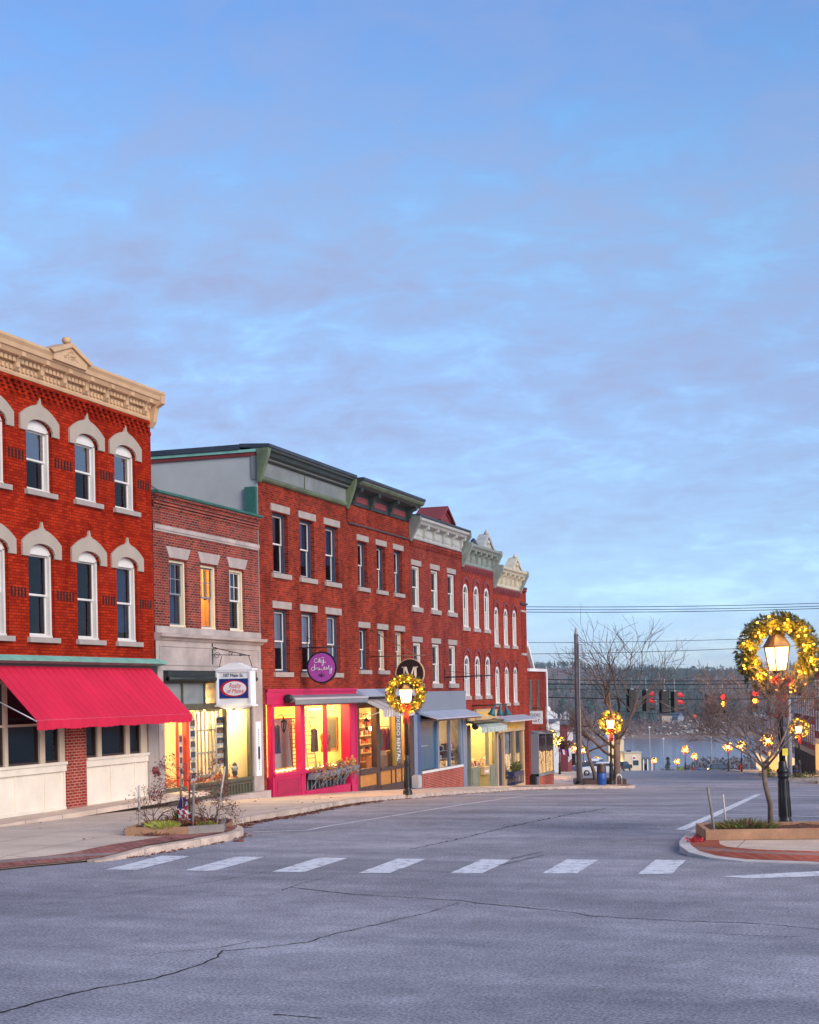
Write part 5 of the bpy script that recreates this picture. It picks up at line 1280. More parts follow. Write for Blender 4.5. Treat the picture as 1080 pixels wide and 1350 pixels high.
for a, b, c, d, e, f_ in zip(I1, I1[1:], I2[1:], I2, ISL, ISL[1:]): m.poly([(*a, G(e[1])+ikh(e)+.012), (*b, G(f_[1])+ikh(f_)+.012), (*c, G(f_[1])+.145), (*d, G(e[1])+.145)])
m.build('brick_edging', brick('island paving brick', (.48, .12, .07), (.36, .09, .06), (.34, .20, .17), mort=.014, w=.22, h=.11, var=.35, stain=(.25, .10, .09)), None, kind='structure')
m = MB(); cz = (0.0, 29.3)
for a, b in zip(I2, I2[1:]+I2[:1]): m.poly([(*cz, .139), (*a, G(a[1])+.139), (*b, G(b[1])+.139)])
m.build('sidewalk', CONC, None, kind='structure')
# painted markings
def mark(name, polys, dz=.005):
    m = MB()
    for P in polys:
        # split along the length so that the paint follows the slope
        m.poly([(x, y, G(y)+dz) for x, y in P])
    return m.build(name, DASH, None, kind='structure')
ST = [((-13.58, 23.30), (-13.00, 23.36), (-13.06, 25.50), (-13.66, 25.52)), ((-12.12, 23.40), (-11.56, 23.45), (-11.60, 25.60), (-12.16, 25.58)), ((-10.50, 23.48), (-9.94, 23.54), (-9.98, 25.68), (-10.54, 25.68)), ((-8.98, 23.58), (-8.45, 23.68), (-8.50, 25.76), (-9.03, 25.76)), ((-7.45, 23.80), (-6.92, 23.88), (-6.97, 25.88), (-7.50, 25.86)), ((-5.95, 24.04), (-5.40, 24.14), (-5.46, 26.10), (-6.01, 26.08)), ((-4.42, 24.22), (-3.90, 24.34), (-3.96, 26.30), (-4.48, 26.28)), ((-3.10, 24.13), (-2.62, 23.95), (-1.0, 24.70), (-.9, 25.55))]
m = MB()
for P in ST:                                          # each stripe has a worn, slightly ragged outline
    pts = []
    for a, b in zip(P, P[1:]+P[:1]):
        for k in range(8):
            f_ = k/8; pts.append((a[0]+(b[0]-a[0])*f_+R.uniform(-.012, .012), a[1]+(b[1]-a[1])*f_+R.uniform(-.012, .012)))
    m.poly([(x, y, G(y)+.005) for x, y in pts])
m.build('crosswalk', DASH, None, kind='structure')
def line_px(pts, w, name='parking_line', n=10):
    m = MB(); P = []
    for a, b in zip(pts, pts[1:]):
        for k in range(n): P.append(ground_px(a[0]+(b[0]-a[0])*k/n, a[1]+(b[1]-a[1])*k/n))
    P.append(ground_px(*pts[-1]))
    for i in range(len(P)-1):
        t_ = (P[i+1]-P[i]); t_.z = 0; t_.normalize(); s_ = Vector((t_.y, -t_.x, 0))*w/2
        q = [P[i]-s_, P[i]+s_, P[i+1]+s_, P[i+1]-s_]
        m.poly([(p.x, p.y, G(p.y)+.006) for p in q])
    return m.build(name, DASH, None, kind='structure')
line_px([(334, 1097), (405, 1095), (430, 1090), (520, 1075.5), (610, 1061), (690, 1049.5), (730, 1046)], .09)
line_px([(897, 1094.5), (940, 1075.5), (1000, 1047.5)], .22)
for a, b in (((904, 1095.3), (925, 1095.3)), ((940, 1073.3), (1080, 1077.3)), ((966, 1058.8), (1080, 1061)), ((985, 1050.8), (1080, 1052.5)), ((1000, 1044.6), (1080, 1045.8))): line_px([a, b], .10)
for v, us in ((1036.8, ((855, 868), (885, 905), (915, 930), (945, 975), (1000, 1040))), (1033.8, ((880, 898), (912, 940), (955, 985), (1005, 1060))), (1024.5, ((835, 842), (848, 856), (866, 874), (885, 893))), (1022.8, ((840, 846), (858, 864), (876, 884)))):
    for a, b in us: line_px([(a, v), (b, v)], .7, 'crosswalk', 2)
# cracks in the asphalt
def crack(pts, w0, w1, jit=.05, sub=14, mat=None, name='road_crack'):
    m = MB(); G_ = [ground_px(u, v) for u, v in pts]; P = []
    for a, b in zip(G_, G_[1:]):
        L = (b-a).length; n = max(4, int(L*sub/2))
        s_ = (b-a).normalized(); s_ = Vector((s_.y, -s_.x, 0))
        for k in range(n): P.append(a.lerp(b, k/n)+s_*R.uniform(-jit, jit)*(0 if k == 0 else 1))
    P.append(G_[-1]); n = len(P)
    ws = [(w0+(w1-w0)*i/n)*R.uniform(.6, 2.2) for i in range(n)]
    sd = []
    for i in range(n):
        t_ = P[min(i+1, n-1)]-P[max(i-1, 0)]; t_.z = 0; t_.normalize(); sd.append(Vector((t_.y, -t_.x, 0)))
    for i in range(n-1):
        q = [P[i]-sd[i]*ws[i]/2, P[i]+sd[i]*ws[i]/2, P[i+1]+sd[i+1]*ws[i+1]/2, P[i+1]-sd[i+1]*ws[i+1]/2]
        m.poly([(p.x, p.y, G(p.y)+.004) for p in q])
    return m.build(name, mat or CRACK, None, kind='structure')
crack([(0, 1336), (62, 1319), (130, 1303), (205, 1291), (262, 1273), (288, 1262), (293, 1254)], .028, .020, .02)
crack([(293, 1254), (345, 1250), (405, 1243), (440, 1232), (500, 1219), (560, 1205), (605, 1190)], .020, .012, .03)
crack([(170, 1261), (230, 1256), (285, 1251), (330, 1242)], .006, .010, .02)
crack([(372, 1174), (384, 1170), (400, 1172), (460, 1179), (540, 1184), (600, 1187), (640, 1192), (750, 1203), (778, 1208), (860, 1213), (990, 1218), (1035, 1221), (1085, 1226)], .020, .016, .03)
crack([(384, 1170), (396, 1165), (430, 1157)], .012, .006, .02)
crack([(18, 1197), (120, 1185), (200, 1173), (280, 1163), (350, 1150)], .006, .010, .03)
crack([(930, 1230), (990, 1234), (1060, 1236)], .008, .006, .02)
crack([(540, 1120), (580, 1112), (640, 1098), (720, 1080), (800, 1066)], .020, .030, .05)
crack([(300, 1185), (345, 1181), (400, 1176)], .006, .004, .02)
crack([(360, 1338), (400, 1341), (425, 1343)], .02, .01, .01)
SEAL = plain('newer dark asphalt', (.150, .145, .165), .8, .2, 1.2, fine=28, bmp=.3)
for a_ in (0, 5): crack([(612, 1145+a_), (655, 1137+a_), (690, 1129+a_), (716, 1123+a_)], .10, .05, .006, 20, SEAL, 'tyre_mark')
# leaf litter along the gutter and on the corner
m = MB()
def scatter(n, f, s=.07):
    for _ in range(n):
        p = f(); a = R.uniform(0, 6.28); z = s*R.uniform(.5, 1.3); c, q = math.cos(a)*z, math.sin(a)*z
        m.poly([(p[0]-c, p[1]-q, p[2]+.010), (p[0]+q*.5, p[1]-c*.5, p[2]+.012+R.random()*.03), (p[0]+c, p[1]+q, p[2]+.012), (p[0]-q*.5, p[1]+c*.5, p[2]+.012+R.random()*.03)], R.randrange(2))
def gut():
    y = 31.2+13*R.random()**1.8; return (kx(y)+.03+abs(R.gauss(0, .16)), y, G(y))
scatter(950, gut)
def gut2():
    y = R.uniform(40, 80); return (kx(y)+.02+abs(R.gauss(0, .10)), y, G(y))
scatter(300, gut2)
def side():
    y = R.uniform(26, 45); x = kx(y)-R.uniform(.3, 5.0); return (x, y, sidez(x, y)+.008)
scatter(60, side, .05)
def nose():
    y = R.uniform(25, 31); return (kx(y)+abs(R.gauss(0, .10)), y, G(y))
scatter(120, nose, .05)
m.build('fallen_leaves', [LEAFR, LEAFB], None, kind='stuff')

# ------------------------------------------------------------------ trees
def bare_tree(name, label, base, h, spread, r0, trunk_h, seed, mats, lean=(0, 0), levels=5, nmain=4, group=None, twig=.008, up=.35, extra=None):
    rnd = random.Random(seed); t = thing(name, label, 'tree', base, 0, group)
    tr = MB(); tw = MB()
    def seg(p, d, L, r, lv, mb):
        n = 3 if lv < 3 else 2; pts = [p]; q = p; dd = d.copy(); rr = [r]
        for i in range(n):
            dd = (dd+Vector((rnd.gauss(0, .16), rnd.gauss(0, .16), rnd.gauss(0, .10)+.04*up))).normalized()
            q = q+dd*L/n; pts.append(q); rr.append(max(twig*.7, r*(1-.45*(i+1)/n)))
        mb.tube(pts, rr, 6 if lv < 2 else (4 if lv < 4 else 3), 0, lv < 2)
        if lv >= levels: return
        k = rnd.choice((2, 3)) if lv < levels-1 else rnd.choice((2, 3, 3))
        for i in range(k+1):
            a = rnd.uniform(0, 6.28); el = rnd.uniform(.35, .95); ax = dd.orthogonal().normalized(); ax = Matrix.Rotation(a, 3, dd) @ ax
            nd = dd*math.cos(el)+ax*math.sin(el)+Vector((0, 0, up*.25))
            if lv < 4: nd.z = max(nd.z, .12)
            nd.normalize()
            f = rnd.uniform(.45, 1.0) if i < k else 1.0
            j = min(n-1, int(f*n)); pp = pts[j].lerp(pts[j+1], f*n-j if f < 1 else 1.0)
            seg(pp, nd, L*rnd.uniform(.58, .80), max(twig, r*rnd.uniform(.38, .55)), lv+1, tw)
    top = Vector((lean[0], lean[1], trunk_h))
    pts = [Vector((0, 0, -.1)), Vector((lean[0]*.2+.02, lean[1]*.2, trunk_h*.33)), Vector((lean[0]*.6-.02, lean[1]*.6, trunk_h*.66)), top]
    tr.tube(pts, [r0*1.25, r0, r0*.92, r0*.85], 9)
    for i in range(nmain):
        a = 6.28*i/nmain+rnd.uniform(-.4, .4); el = rnd.uniform(.55, .95)
        d = Vector((math.sin(el)*math.cos(a)*spread, math.sin(el)*math.sin(a)*spread, math.cos(el))).normalized()
        seg(top-Vector((0, 0, rnd.uniform(0, .12)*trunk_h)), d, (h-trunk_h)*rnd.uniform(.36, .46), r0*rnd.uniform(.45, .62), 1, tw)
    for (f, d, L, r) in (extra or ()):
        seg(Vector((0, 0, 0)).lerp(top, f), Vector(d).normalized(), L, r, 1, tw)
    tr.build('trunk', mats[0], t); tw.build('crown', mats[1], t)
    return t
bp = on_ground(811, 86.0, .15)
bare_tree('bare_tree', 'large leafless street tree behind the glowing lamp at the far corner', bp, 11.0, .8, .20, 2.6, 12, (BARK, BARKD), (.05, .1), 4, 5, twig=.013, up=.5, extra=[(.55, (-1.0, -.1, .35), 2.6, .11), (.75, (-.9, .2, .75), 2.8, .10)])
bare_tree('bare_tree', 'slim young bare tree leaning beside the utility pole at the far corner', on_ground(783, 85.5, .15), 4.6, 1.1, .11, 2.0, 5, (BARK, BARKD), (-.45, .0), 5, 3, twig=.008, up=.4)
tp = on_ground(1013, 29.2, .30)
bare_tree('bare_tree', 'small many branched bare tree in the timber planter beside the big wreathed lamp', tp, 3.35, 1.05, .052, 1.18, 57, (BARK, TWIGG), (-.12, 0), 5, 7, twig=.0068, up=.5)

# ------------------------------------------------------------------ planters
def oriented(mb, p, ang): mb.M = Matrix.Translation(p) @ Matrix.Rotation(ang, 4, 'Z'); return mb
ang = math.atan2(.46, 1.7); pb = Vector((-3.80, 28.35, .147))
t = thing('planter_bed', 'long low orange timber planter filled with red mulch on the right kerb island', 'planter', pb, ang)
m = MB(); m.box(0, 3.2, 0, .09, 0, .19); m.box(3.205, 7.2, 0, .09, 0, .19); m.box(-.095, -.003, -.01, 1.5, 0, .185); m.box(0, 7.2, 1.40, 1.49, 0, .19); m.build('timber', WOODT, t)
m = MB(); n = 40
for i in range(n):
    for j in range(10):
        x0, x1, y0, y1 = 7.0*i/n, 7.0*(i+1)/n, .09+1.31*j/10, .09+1.31*(j+1)/10
        h_ = lambda x, y: .13+.035*math.sin(x*5.1+y*3)*math.cos(y*7-x*2)+.02*math.sin(x*17+y*13)
        m.poly([(x0, y0, h_(x0, y0)), (x1, y0, h_(x1, y0)), (x1, y1, h_(x1, y1)), (x0, y1, h_(x0, y1))], 0, True)
m.leaves((2.5, .7, .16), 2.4, .6, .03, 420, .05, (1, 1, 2))
m.build('mulch', [MULCH, LEAFR, LEAFB], t)
def tuft(p, rx, ry, h, n, mats, lab, name='grass_clump', cat='plant'):
    t = thing(name, lab, cat, p); m = MB()
    for _ in range(n):
        a, r = R.uniform(0, 6.28), math.sqrt(R.random()); x, y = r*rx*math.cos(a), r*ry*math.sin(a); hh = h*R.uniform(.5, 1.1)*(1-.4*r)
        dx, dy = R.gauss(0, .35)*hh+x*.3, R.gauss(0, .35)*hh+y*.3; w_ = .010
        m.poly([(x-w_, y, 0), (x+w_, y, 0), (x+dx*.6+w_*.7, y+dy*.6, hh*.75), (x+dx, y+dy, hh), (x+dx*.6-w_*.7, y+dy*.6, hh*.75)], R.randrange(len(mats)))
    m.build('blades', mats, t); return t
q = lambda x, y, z: pb+Matrix.Rotation(ang, 3, 'Z') @ Vector((x, y, z))
tuft(q(.75, .75, .12), .55, .40, .26, 420, [GRASS, GREEN, LEAFB], 'low green grass clump in the left end of the orange timber planter')
t = thing('leaf_heap', 'patch of red fallen leaves on the bricks in front of the orange timber planter', 'leaves', (-4.05, 28.1, .15)); m = MB(); m.leaves((0, 0, .02), .16, .22, .03, 90, .07, (0,)); m.build('leaves', [HYD], t)
def stake(p, h, r, lean, lab, mat=STAKE):
    t = thing('wooden_stake', lab, 'stake', p, 0, 'stakes in the planters'); m = MB(); d = Vector((lean[0], lean[1], h))
    m.tube([(0, 0, -.1), tuple(d*.5), tuple(d*.985), tuple(d)], [r, r, r, r*.6], 6); m.build('shaft', mat, t); return t
stake(q(.12, .35, .1), .86, .028, (-.12, 0), 'tall grey stake leaning at the left end of the orange timber planter', WOODG)
stake(q(.45, 1.2, .1), .66, .02, (-.05, 0), 'short pale stake behind the grass clump in the orange timber planter')
# left planter
lp = Vector((-15.52, 27.62, sidez(-15.2, 28))); a2 = math.atan2(.30, 1.25)
t = thing('planter_bed', 'old timber planter full of dead plants and red leaves on the left kerb corner', 'planter', lp, a2)
m = MB(); m.box(0, 1.22, 0, .09, -.03, .17); m.M = Matrix.Translation((1.225, 0, 0)) @ Matrix.Rotation(rad(38), 4, 'Z'); m.box(0, .80, 0, .09, -.03, .18, 1); m.M = None
m.box(-.09, -.003, 0, 1.9, -.03, .165); m.M = Matrix.Translation((1.86, .50, 0)) @ Matrix.Rotation(rad(100), 4, 'Z'); m.box(0, 1.3, 0, .09, -.03, .18, 1); m.M = None; m.box(-.05, 1.75, 1.84, 1.92, -.03, .17)
m.build('timber', [WOODT, WOODG], t)
m = MB(); n = 16
for i in range(n):
    for j in range(n):
        x0, x1, y0, y1 = 1.75*i/n, 1.75*(i+1)/n, .08+1.78*j/n, .08+1.78*(j+1)/n
        h_ = lambda x, y: (.14+.07*math.sin(x*3.4)*math.sin(y*1.9+.3)+.02*math.sin(x*17+y*13)) if x < 1.2+.65*y+.05 else .0
        m.poly([(x0, y0, h_(x0, y0)), (x1, y0, h_(x1, y0)), (x1, y1, h_(x1, y1)), (x0, y1, h_(x0, y1))], 0, True)
m.leaves((.9, .9, .22), .8, .8, .06, 700, .08, (1, 1, 2)); m.leaves((.55, -.12, .03), .45, .10, .03, 160, .06, (1, 2))
m.build('mulch', [MULCH, LEAFR, LEAFB], t)
ql = lambda x, y, z: lp+Matrix.Rotation(a2, 3, 'Z') @ Vector((x, y, z))
tuft(ql(.62, .22, .13), .34, .26, .20, 380, [YGREEN, YGREEN, STRAW], 'bright yellow green sedum spilling over the front of the old planter', 'sedum')
tuft(ql(1.45, .65, .13), .20, .18, .14, 180, [YGREEN, GRASS], 'small light green clump at the right end of the old planter', 'sedum')
tuft(ql(.85, .95, .15), .18, .18, .42, 160, [GREEND, GRASS], 'dark green upright clump behind the small flag')
for x, y, h, r, ln, lab, mt in ((.06, .55, .92, .026, (.0, 0), 'pale grey stake at the left end of the old planter', STAKE), (.78, 1.2, 1.12, .026, (.02, 0), 'tan stake left of the red berried shrub', WOODT), (1.18, .55, .98, .03, (.06, 0), 'grey stake right of the small flag', WOODG), (1.62, .80, 1.28, .022, (.24, .0), 'pale stake leaning right at the end of the old planter', STAKE)):
    stake(ql(x, y, .08), h, r, ln, lab, mt)
t = thing('small_flag', 'small american flag furled on a stick in the old planter', 'flag', ql(.98, .62, .12))
m = MB(); m.tube([(0, 0, 0), (-.02, 0, .66)], .009, 5); m.ball((-.02, 0, .68), .018, 6, 1); m.build('stick', [WOODT, GOLDL], t)
m = MB(); n = 16
for i in range(n):
    f0, f1 = i/n, (i+1)/n
    def e(f, s_): 
        w_ = .05+.09*math.sin(min(1, f*1.2)*1.9); return (-.02+s_*w_+.03*math.sin(f*9)+.03*f, .025*math.sin(f*7+s_*2), .62-.48*f)
    for k in range(4):
        s0, s1 = -1+k*.5, -.5+k*.5
        mi = 0 if f0 < .45 and k < 3 else (1 if (k+i//3) % 2 else 2)
        m.poly([e(f0, s0), e(f0, s1), e(f1, s1), e(f1, s0)], mi, True)
m.build('cloth', [FLAGB, FLAGR, SIGNW], t)
def shrub(p, h, seed, lab, leaf=None, nst=7, spread=.6, lv=4, berry=0):
    rnd = random.Random(seed); t = thing('shrub', lab, 'shrub', p, 0, 'dead shrubs in the old planter'); m = MB(); lf = MB()
    def br(p0, d, L, r, k):
        d2 = (d+Vector((rnd.gauss(0, .2), rnd.gauss(0, .2), rnd.gauss(0, .15)))).normalized(); p1 = p0+d*L*.5; p2 = p1+d2*L*.5
        m.tube([p0, p1, p2], [r, r*.8, r*.55], 4 if k > 1 else 3, 0, False)
        if k == 0:
            for _ in range(berry): lf.leaves(tuple(p2+Vector((rnd.gauss(0, .03), rnd.gauss(0, .03), rnd.gauss(0, .03)))), .03, .03, .03, 1, .05, (0,), rnd)
            return
        for _ in range(rnd.choice((2, 3))):
            a = rnd.uniform(0, 6.28); ax = Matrix.Rotation(a, 3, d2) @ d2.orthogonal().normalized(); br(p1.lerp(p2, rnd.uniform(.3, 1)), (d2+ax*rnd.uniform(.5, 1.0)).normalized(), L*.68, r*.6, k-1)
    for i in range(nst):
        a = 6.28*i/nst+rnd.uniform(-.3, .3); br(Vector((0, 0, 0)), Vector((math.cos(a)*spread, math.sin(a)*spread, 1)).normalized(), h*.42, .011, lv)
    m.build('stems', TWIG, t)
    if berry: lf.build('leaves', leaf, t)
    return t
t = thing('shrub', 'bare sapling with dark red leaves spreading in front of the office doorway', 'shrub', ql(1.02, 1.0, .12), 0, 'dead shrubs in the old planter')
rnd = random.Random(4); m = MB(); lf = MB()
m.tube([(0, 0, 0), (.0, 0, .55), (.03, 0, 1.05)], [.020, .018, .014], 6)
def br(p0, d, L, r, k):
    d2 = (d+Vector((rnd.gauss(0, .2), rnd.gauss(0, .2), rnd.gauss(0, .12)))).normalized(); p1 = p0+d*L*.5; p2 = p1+d2*L*.5
    m.tube([p0, p1, p2], [r, r*.8, r*.55], 4, 0, False)
    if k <= 1: lf.leaves(tuple(p2), .07, .07, .07, 2 if k else 3, .055, (0, 1), rnd)
    if k == 0: return
    for _ in range(3):
        a = rnd.uniform(0, 6.28); ax = Matrix.Rotation(a, 3, d2) @ d2.orthogonal().normalized(); br(p1.lerp(p2, rnd.uniform(.3, 1)), (d2+ax*rnd.uniform(.5, 1.0)).normalized(), L*.66, r*.62, k-1)
for i in range(8):
    a = 6.28*i/8+rnd.uniform(-.3, .3); br(Vector((.02, 0, rnd.uniform(.62, 1.05))), Vector((math.cos(a), math.sin(a), rnd.uniform(.0, .55))).normalized(), .48, .010, 3)
m.build('stems', TWIG, t); lf.build('leaves', [plain('dark red leaves', (.20, .022, .035), .7, .4, 9.0), LEAFR], t)
shrub(ql(.30, .75, .12), .95, 1, 'dead twiggy shrub at the left end of the old planter', LEAFB, 6, .9, 4, 1)
shrub(ql(1.45, .9, .12), .85, 2, 'dead brown leaved shrub at the right end of the old planter', LEAFB, 7, .8, 4, 3)

# ------------------------------------------------------------------ street lamps and wreaths
def make_lamp(label):
    t = thing('street_lamp', label, 'lamp post', (0, 0, 0), 0, 'wreathed lamp posts along the street')
    m = MB()
    m.lathe([(.17, 0), (.17, .05), (.155, .07), (.165, .10), (.155, .14), (.125, .17), (.118, .22), (.100, .98), (.098, 1.00), (.115, 1.02), (.118, 1.06), (.105, 1.09), (.125, 1.13), (.125, 1.17), (.085, 1.20), (.080, 1.32), (.072, 1.34)], n=20)
    for k in range(12):
        a = 2*math.pi*k/12; m.tube([(.118*math.cos(a), .118*math.sin(a), .24), (.100*math.cos(a), .100*math.sin(a), .95)], .010, 4)
    m.build('base', BLACK, t)
    m = MB(); m.lathe([(.062, 1.34), (.052, 2.6), (.046, 2.82), (.060, 2.84), (.060, 2.88), (.035, 2.91), (.030, 3.04), (.05, 3.07), (.12, 3.10), (.12, 3.125)], n=14)
    m.tube([(-.06, 0, 2.45), (-.055, 0, 2.45)], .01, 4); m.build('post', IRON, t)
    r0, r1, z0, z1 = .165, .245, 3.13, 3.60
    m = MB()
    for k in range(4):
        a0, a1 = math.pi/4+k*math.pi/2, math.pi/4+(k+1)*math.pi/2
        m.poly([(r0*.94*math.cos(a0), r0*.94*math.sin(a0), z0), (r0*.94*math.cos(a1), r0*.94*math.sin(a1), z0), (r1*.94*math.cos(a1), r1*.94*math.sin(a1), z1), (r1*.94*math.cos(a0), r1*.94*math.sin(a0), z1)])
    g = m.build('lantern_glass', LAMPGLOW, t)
    m = MB()
    for k in range(4):
        a0 = math.pi/4+k*math.pi/2; a1 = a0+math.pi/2
        m.tube([(r0*math.cos(a0), r0*math.sin(a0), z0), (r1*math.cos(a0), r1*math.sin(a0), z1)], .014, 4)
        for r, z in ((r0, z0), (r1, z1)): m.tube([(r*math.cos(a0), r*math.sin(a0), z), (r*math.cos(a1), r*math.sin(a1), z)], .014, 4)
    m.build('lantern_frame', IRON, t)
    m = MB(); m.lathe([(r1*1.10, z1), (r1*1.08, z1+.03), (.10, z1+.30), (.085, z1+.31), (.085, z1+.37), (.11, z1+.38), (.06, z1+.46), (.02, z1+.48), (.025, z1+.52), (.01, z1+.54)], n=4, sm=False, rot=math.pi/4); m.build('lantern_roof', plain('bronze lantern roof', (.075, .045, .022), .4, .2, 4.0), t)
    return t
def make_wreath(label, nleaf, nb, br_, leaf=.11):
    """hung in the vertical plane x-z, centre at the origin"""
    t = thing('wreath', label, 'wreath', (0, 0, 0), 0, 'lit evergreen wreaths on the lamp posts'); Ro = .60
    m = MB()
    for i in range(nleaf):
        a = R.uniform(0, 6.28); rr = .17*math.sqrt(R.random()); b = R.uniform(0, 6.28)
        o_ = Vector((math.cos(b), math.sin(b)))*rr
        rad_ = Vector((math.cos(a), 0, math.sin(a))); tan_ = Vector((-math.sin(a), 0, math.cos(a)))
        p = rad_*(Ro+o_.x)+Vector((0, o_.y, 0))
        d = (rad_*(o_.x*4+R.gauss(0, .35))+Vector((0, o_.y*4+R.gauss(0, .35), 0))+tan_*R.gauss(.5, .5)).normalized(); e = d.orthogonal().normalized(); e = Matrix.Rotation(R.uniform(0, 6.28), 3, d) @ e
        z = leaf*R.uniform(.6, 1.3)
        if leaf < .15:                                  # a sprig: three needles
            for s_ in (-.5, 0, .5):
                dd = (d+e*s_).normalized(); f = d.cross(e)*.012
                m.poly([p-f, p+dd*z*.5+f, p+dd*z, p+dd*z*.5-f], R.randrange(2))
        else: m.poly([p-e*z*.3, p+d*z*.5-e*z*.1, p+d*z, p+d*z*.5+e*z*.3], R.randrange(2))
    m.lathe([(.01, 0), (.02, .01)], (0, 0, -.60), 4)
    n = 26
    ring = [(Ro*math.cos(2*math.pi*k/n), 0, Ro*math.sin(2*math.pi*k/n)) for k in range(n+1)]
    m.tube(ring, .055, 6, 1); m.build('greenery', [GREEN, GREEND], t)
    mb = MB(); mb.ball((0, 0, 0), br_, 6); me = mb.mesh('bulb', BULB)
    for i in range(nb):
        a = 2*math.pi*(i+R.uniform(-.3, .3))/nb; rr = R.choice((-.13, -.02, .06, .13)); y = -.15 if i % 4 else .14
        o = bpy.data.objects.new('bulb', me); C.objects.link(o); o.parent = t; o.location = ((Ro+rr)*math.cos(a), y*R.uniform(.8, 1.1), (Ro+rr)*math.sin(a))
    m = MB()                                            # red bow with two long tails
    for s_ in (-1, 1):
        m.tube([(0, -.16, -.52), (s_*.10, -.22, -.42), (s_*.17, -.20, -.50), (s_*.10, -.18, -.60), (0, -.16, -.54)], [.02, .05, .06, .05, .02], 6)
        n = 8
        for k in range(n):
            z0, z1 = -.55-.62*k/n, -.55-.62*(k+1)/n; x = s_*(.03+.06*k/n); x2 = s_*(.03+.06*(k+1)/n); y = -.15+.02*math.sin(k); y2 = -.15+.02*math.sin(k+1)
            m.slab([(x-.05, y, z0), (x+.05, y, z0), (x2+.05, y2, z1), (x2-.05, y2, z1)], (0, .012, 0))
    m.ball((0, -.18, -.52), .05, 8); m.build('bow', RUBY, t)
    return t
FAR = None
LAMPS = [(1032.5, 30.0, .15, 'near', 'black street lamp standing behind the orange timber planter on the right', 'big evergreen wreath with a red bow on the lamp by the orange planter'),
         (535, 52.0, .17, 'near', 'black street lamp on the left pavement in front of the tuxedo shop', 'evergreen wreath on the lamp in front of the tuxedo shop'),
         (804, 84.6, .15, 'mid', 'black street lamp beside the blue barrel at the far corner', 'glowing wreath on the lamp beside the blue barrel'),
         (722.5, 129, .15, 'far', 'street lamp by the red glow just past the brick outlet shop', 'wreath beside the red glow past the brick outlet shop'),
         (736, 163, .15, 'far', 'street lamp left of the brown utility pole', 'lit wreath just left of the brown utility pole, beside a flag'),
         (757, 225, .15, 'far', 'street lamp half hidden behind the brown utility pole', 'small wreath half behind the brown utility pole'),
         (767.5, 262, .15, 'far', 'street lamp just right of the brown utility pole over the blue car', 'small wreath just right of the brown utility pole'),
         (785, 325, .15, 'far', 'distant street lamp above the white car', 'tiny wreath above the roof of the white car'),
         (1052, 100, .15, 'mid', 'street lamp across the crossing at the right edge of the photo', 'bright wreath at the right edge behind the planter lamp'),
         (1011, 150, .15, 'far', 'street lamp seen through the small bare tree near its trunk', 'wreath seen through the small bare tree near its trunk'),
         (976, 205, .15, 'far', 'street lamp by the red hydrant on the right pavement', 'right one of two wreaths above the red hydrant'),
         (958.5, 212, .15, 'far', 'street lamp above the dark parked vehicle on the right', 'left one of two wreaths, above the dark parked vehicle'),
         (901.7, 262, .15, 'far', 'tallest of the small lamps before the river', 'highest of the small wreaths in front of the river'),
         (914, 300, .15, 'far', 'small lamp just right of the tallest one before the river', 'small wreath above the red planter near the river'),
         (891, 335, .15, 'far', 'lowest small lamp beside a round bush near the river', 'lowest small wreath beside a round bush near the river'),
         (860.8, 328, .15, 'far', 'small lamp standing alone right of the cream building', 'small wreath standing alone right of the cream building')]
lamp0 = None; wr = {}
spec = {'near': (3600, 48, .026, .10), 'mid': (1000, 26, .042, .15), 'far': (300, 17, .070, .20)}
for i, (u, z, dz, kind, lab, wlab) in enumerate(LAMPS):
    p = on_ground(u, z, dz)
    if i == 1: p.z = sidez(p.x, p.y)
    face = YAW+rad(R.uniform(-6, 6))
    if lamp0 is None: lamp0 = make_lamp(lab); o = lamp0; o.location = p; o.rotation_euler = (0, 0, face+rad(18))
    else: o = dup(lamp0, p, face+rad(R.uniform(5, 30)), lab)
    wp = p+Vector((0, 0, 3.42))+Matrix.Rotation(face, 3, 'Z') @ Vector((0, -.02, 0))
    if kind not in wr: w_ = make_wreath(wlab, *spec[kind]); w_.location = wp; w_.rotation_euler = (0, 0, face); wr[kind] = w_
    else: w_ = dup(wr[kind], wp, face, wlab)
    # wreaths hang in front of the post
    w_.location = wp+Matrix.Rotation(face, 3, 'Z') @ Vector((0, -.05, .03))
    if kind != 'near' or i == 1: w_.scale = (.87,)*3
    if i == 0:                                          # this post leans a little to the left
        T_ = Matrix.Rotation(rad(-1.7), 3, FW); o.rotation_euler = (T_ @ Matrix.Rotation(face+rad(18), 3, 'Z')).to_euler(); w_.location = p+T_ @ (w_.location-p); w_.scale = (1.06,)*3
    light(p+Vector((0, 0, 3.36)), {'near': 60, 'mid': 100, 'far': 110}[kind], (1, .58, .18), .09, 'lantern_light')
    for k in range({'near': 12, 'mid': 5, 'far': 3}[kind]):   # the string bulbs give light too
        a = 2*math.pi*(k+.5)/{'near': 12, 'mid': 5, 'far': 3}[kind]; rr = .60+(.04 if k % 2 else -.06)
        light(w_.location+Matrix.Rotation(face, 3, 'Z') @ Vector((rr*math.cos(a), -.25, rr*math.sin(a))), {'near': 8.0, 'mid': 22, 'far': 30}[kind], (1, .47, .07), .03, 'bulb_light')
m = MB(); pl = on_ground(1032.5, 30.0, .15); m.box(-.055, .055, -.075, -.068, 0, .14); o = m.build('sticker', YELL, None, 'small yellow notice stuck on the post of the planter lamp', 'notice', origin=(0, 0, 0)); o.location = pl+Vector((0, 0, 1.45)); o.rotation_euler = (0, 0, YAW)
SKYTINT = 1.0; CLOUDC = (1.80, 2.12, 3.35); SKYSTR = .10; SUNPOW = 1.6; EXPO = 1.05; HAZE = .00014
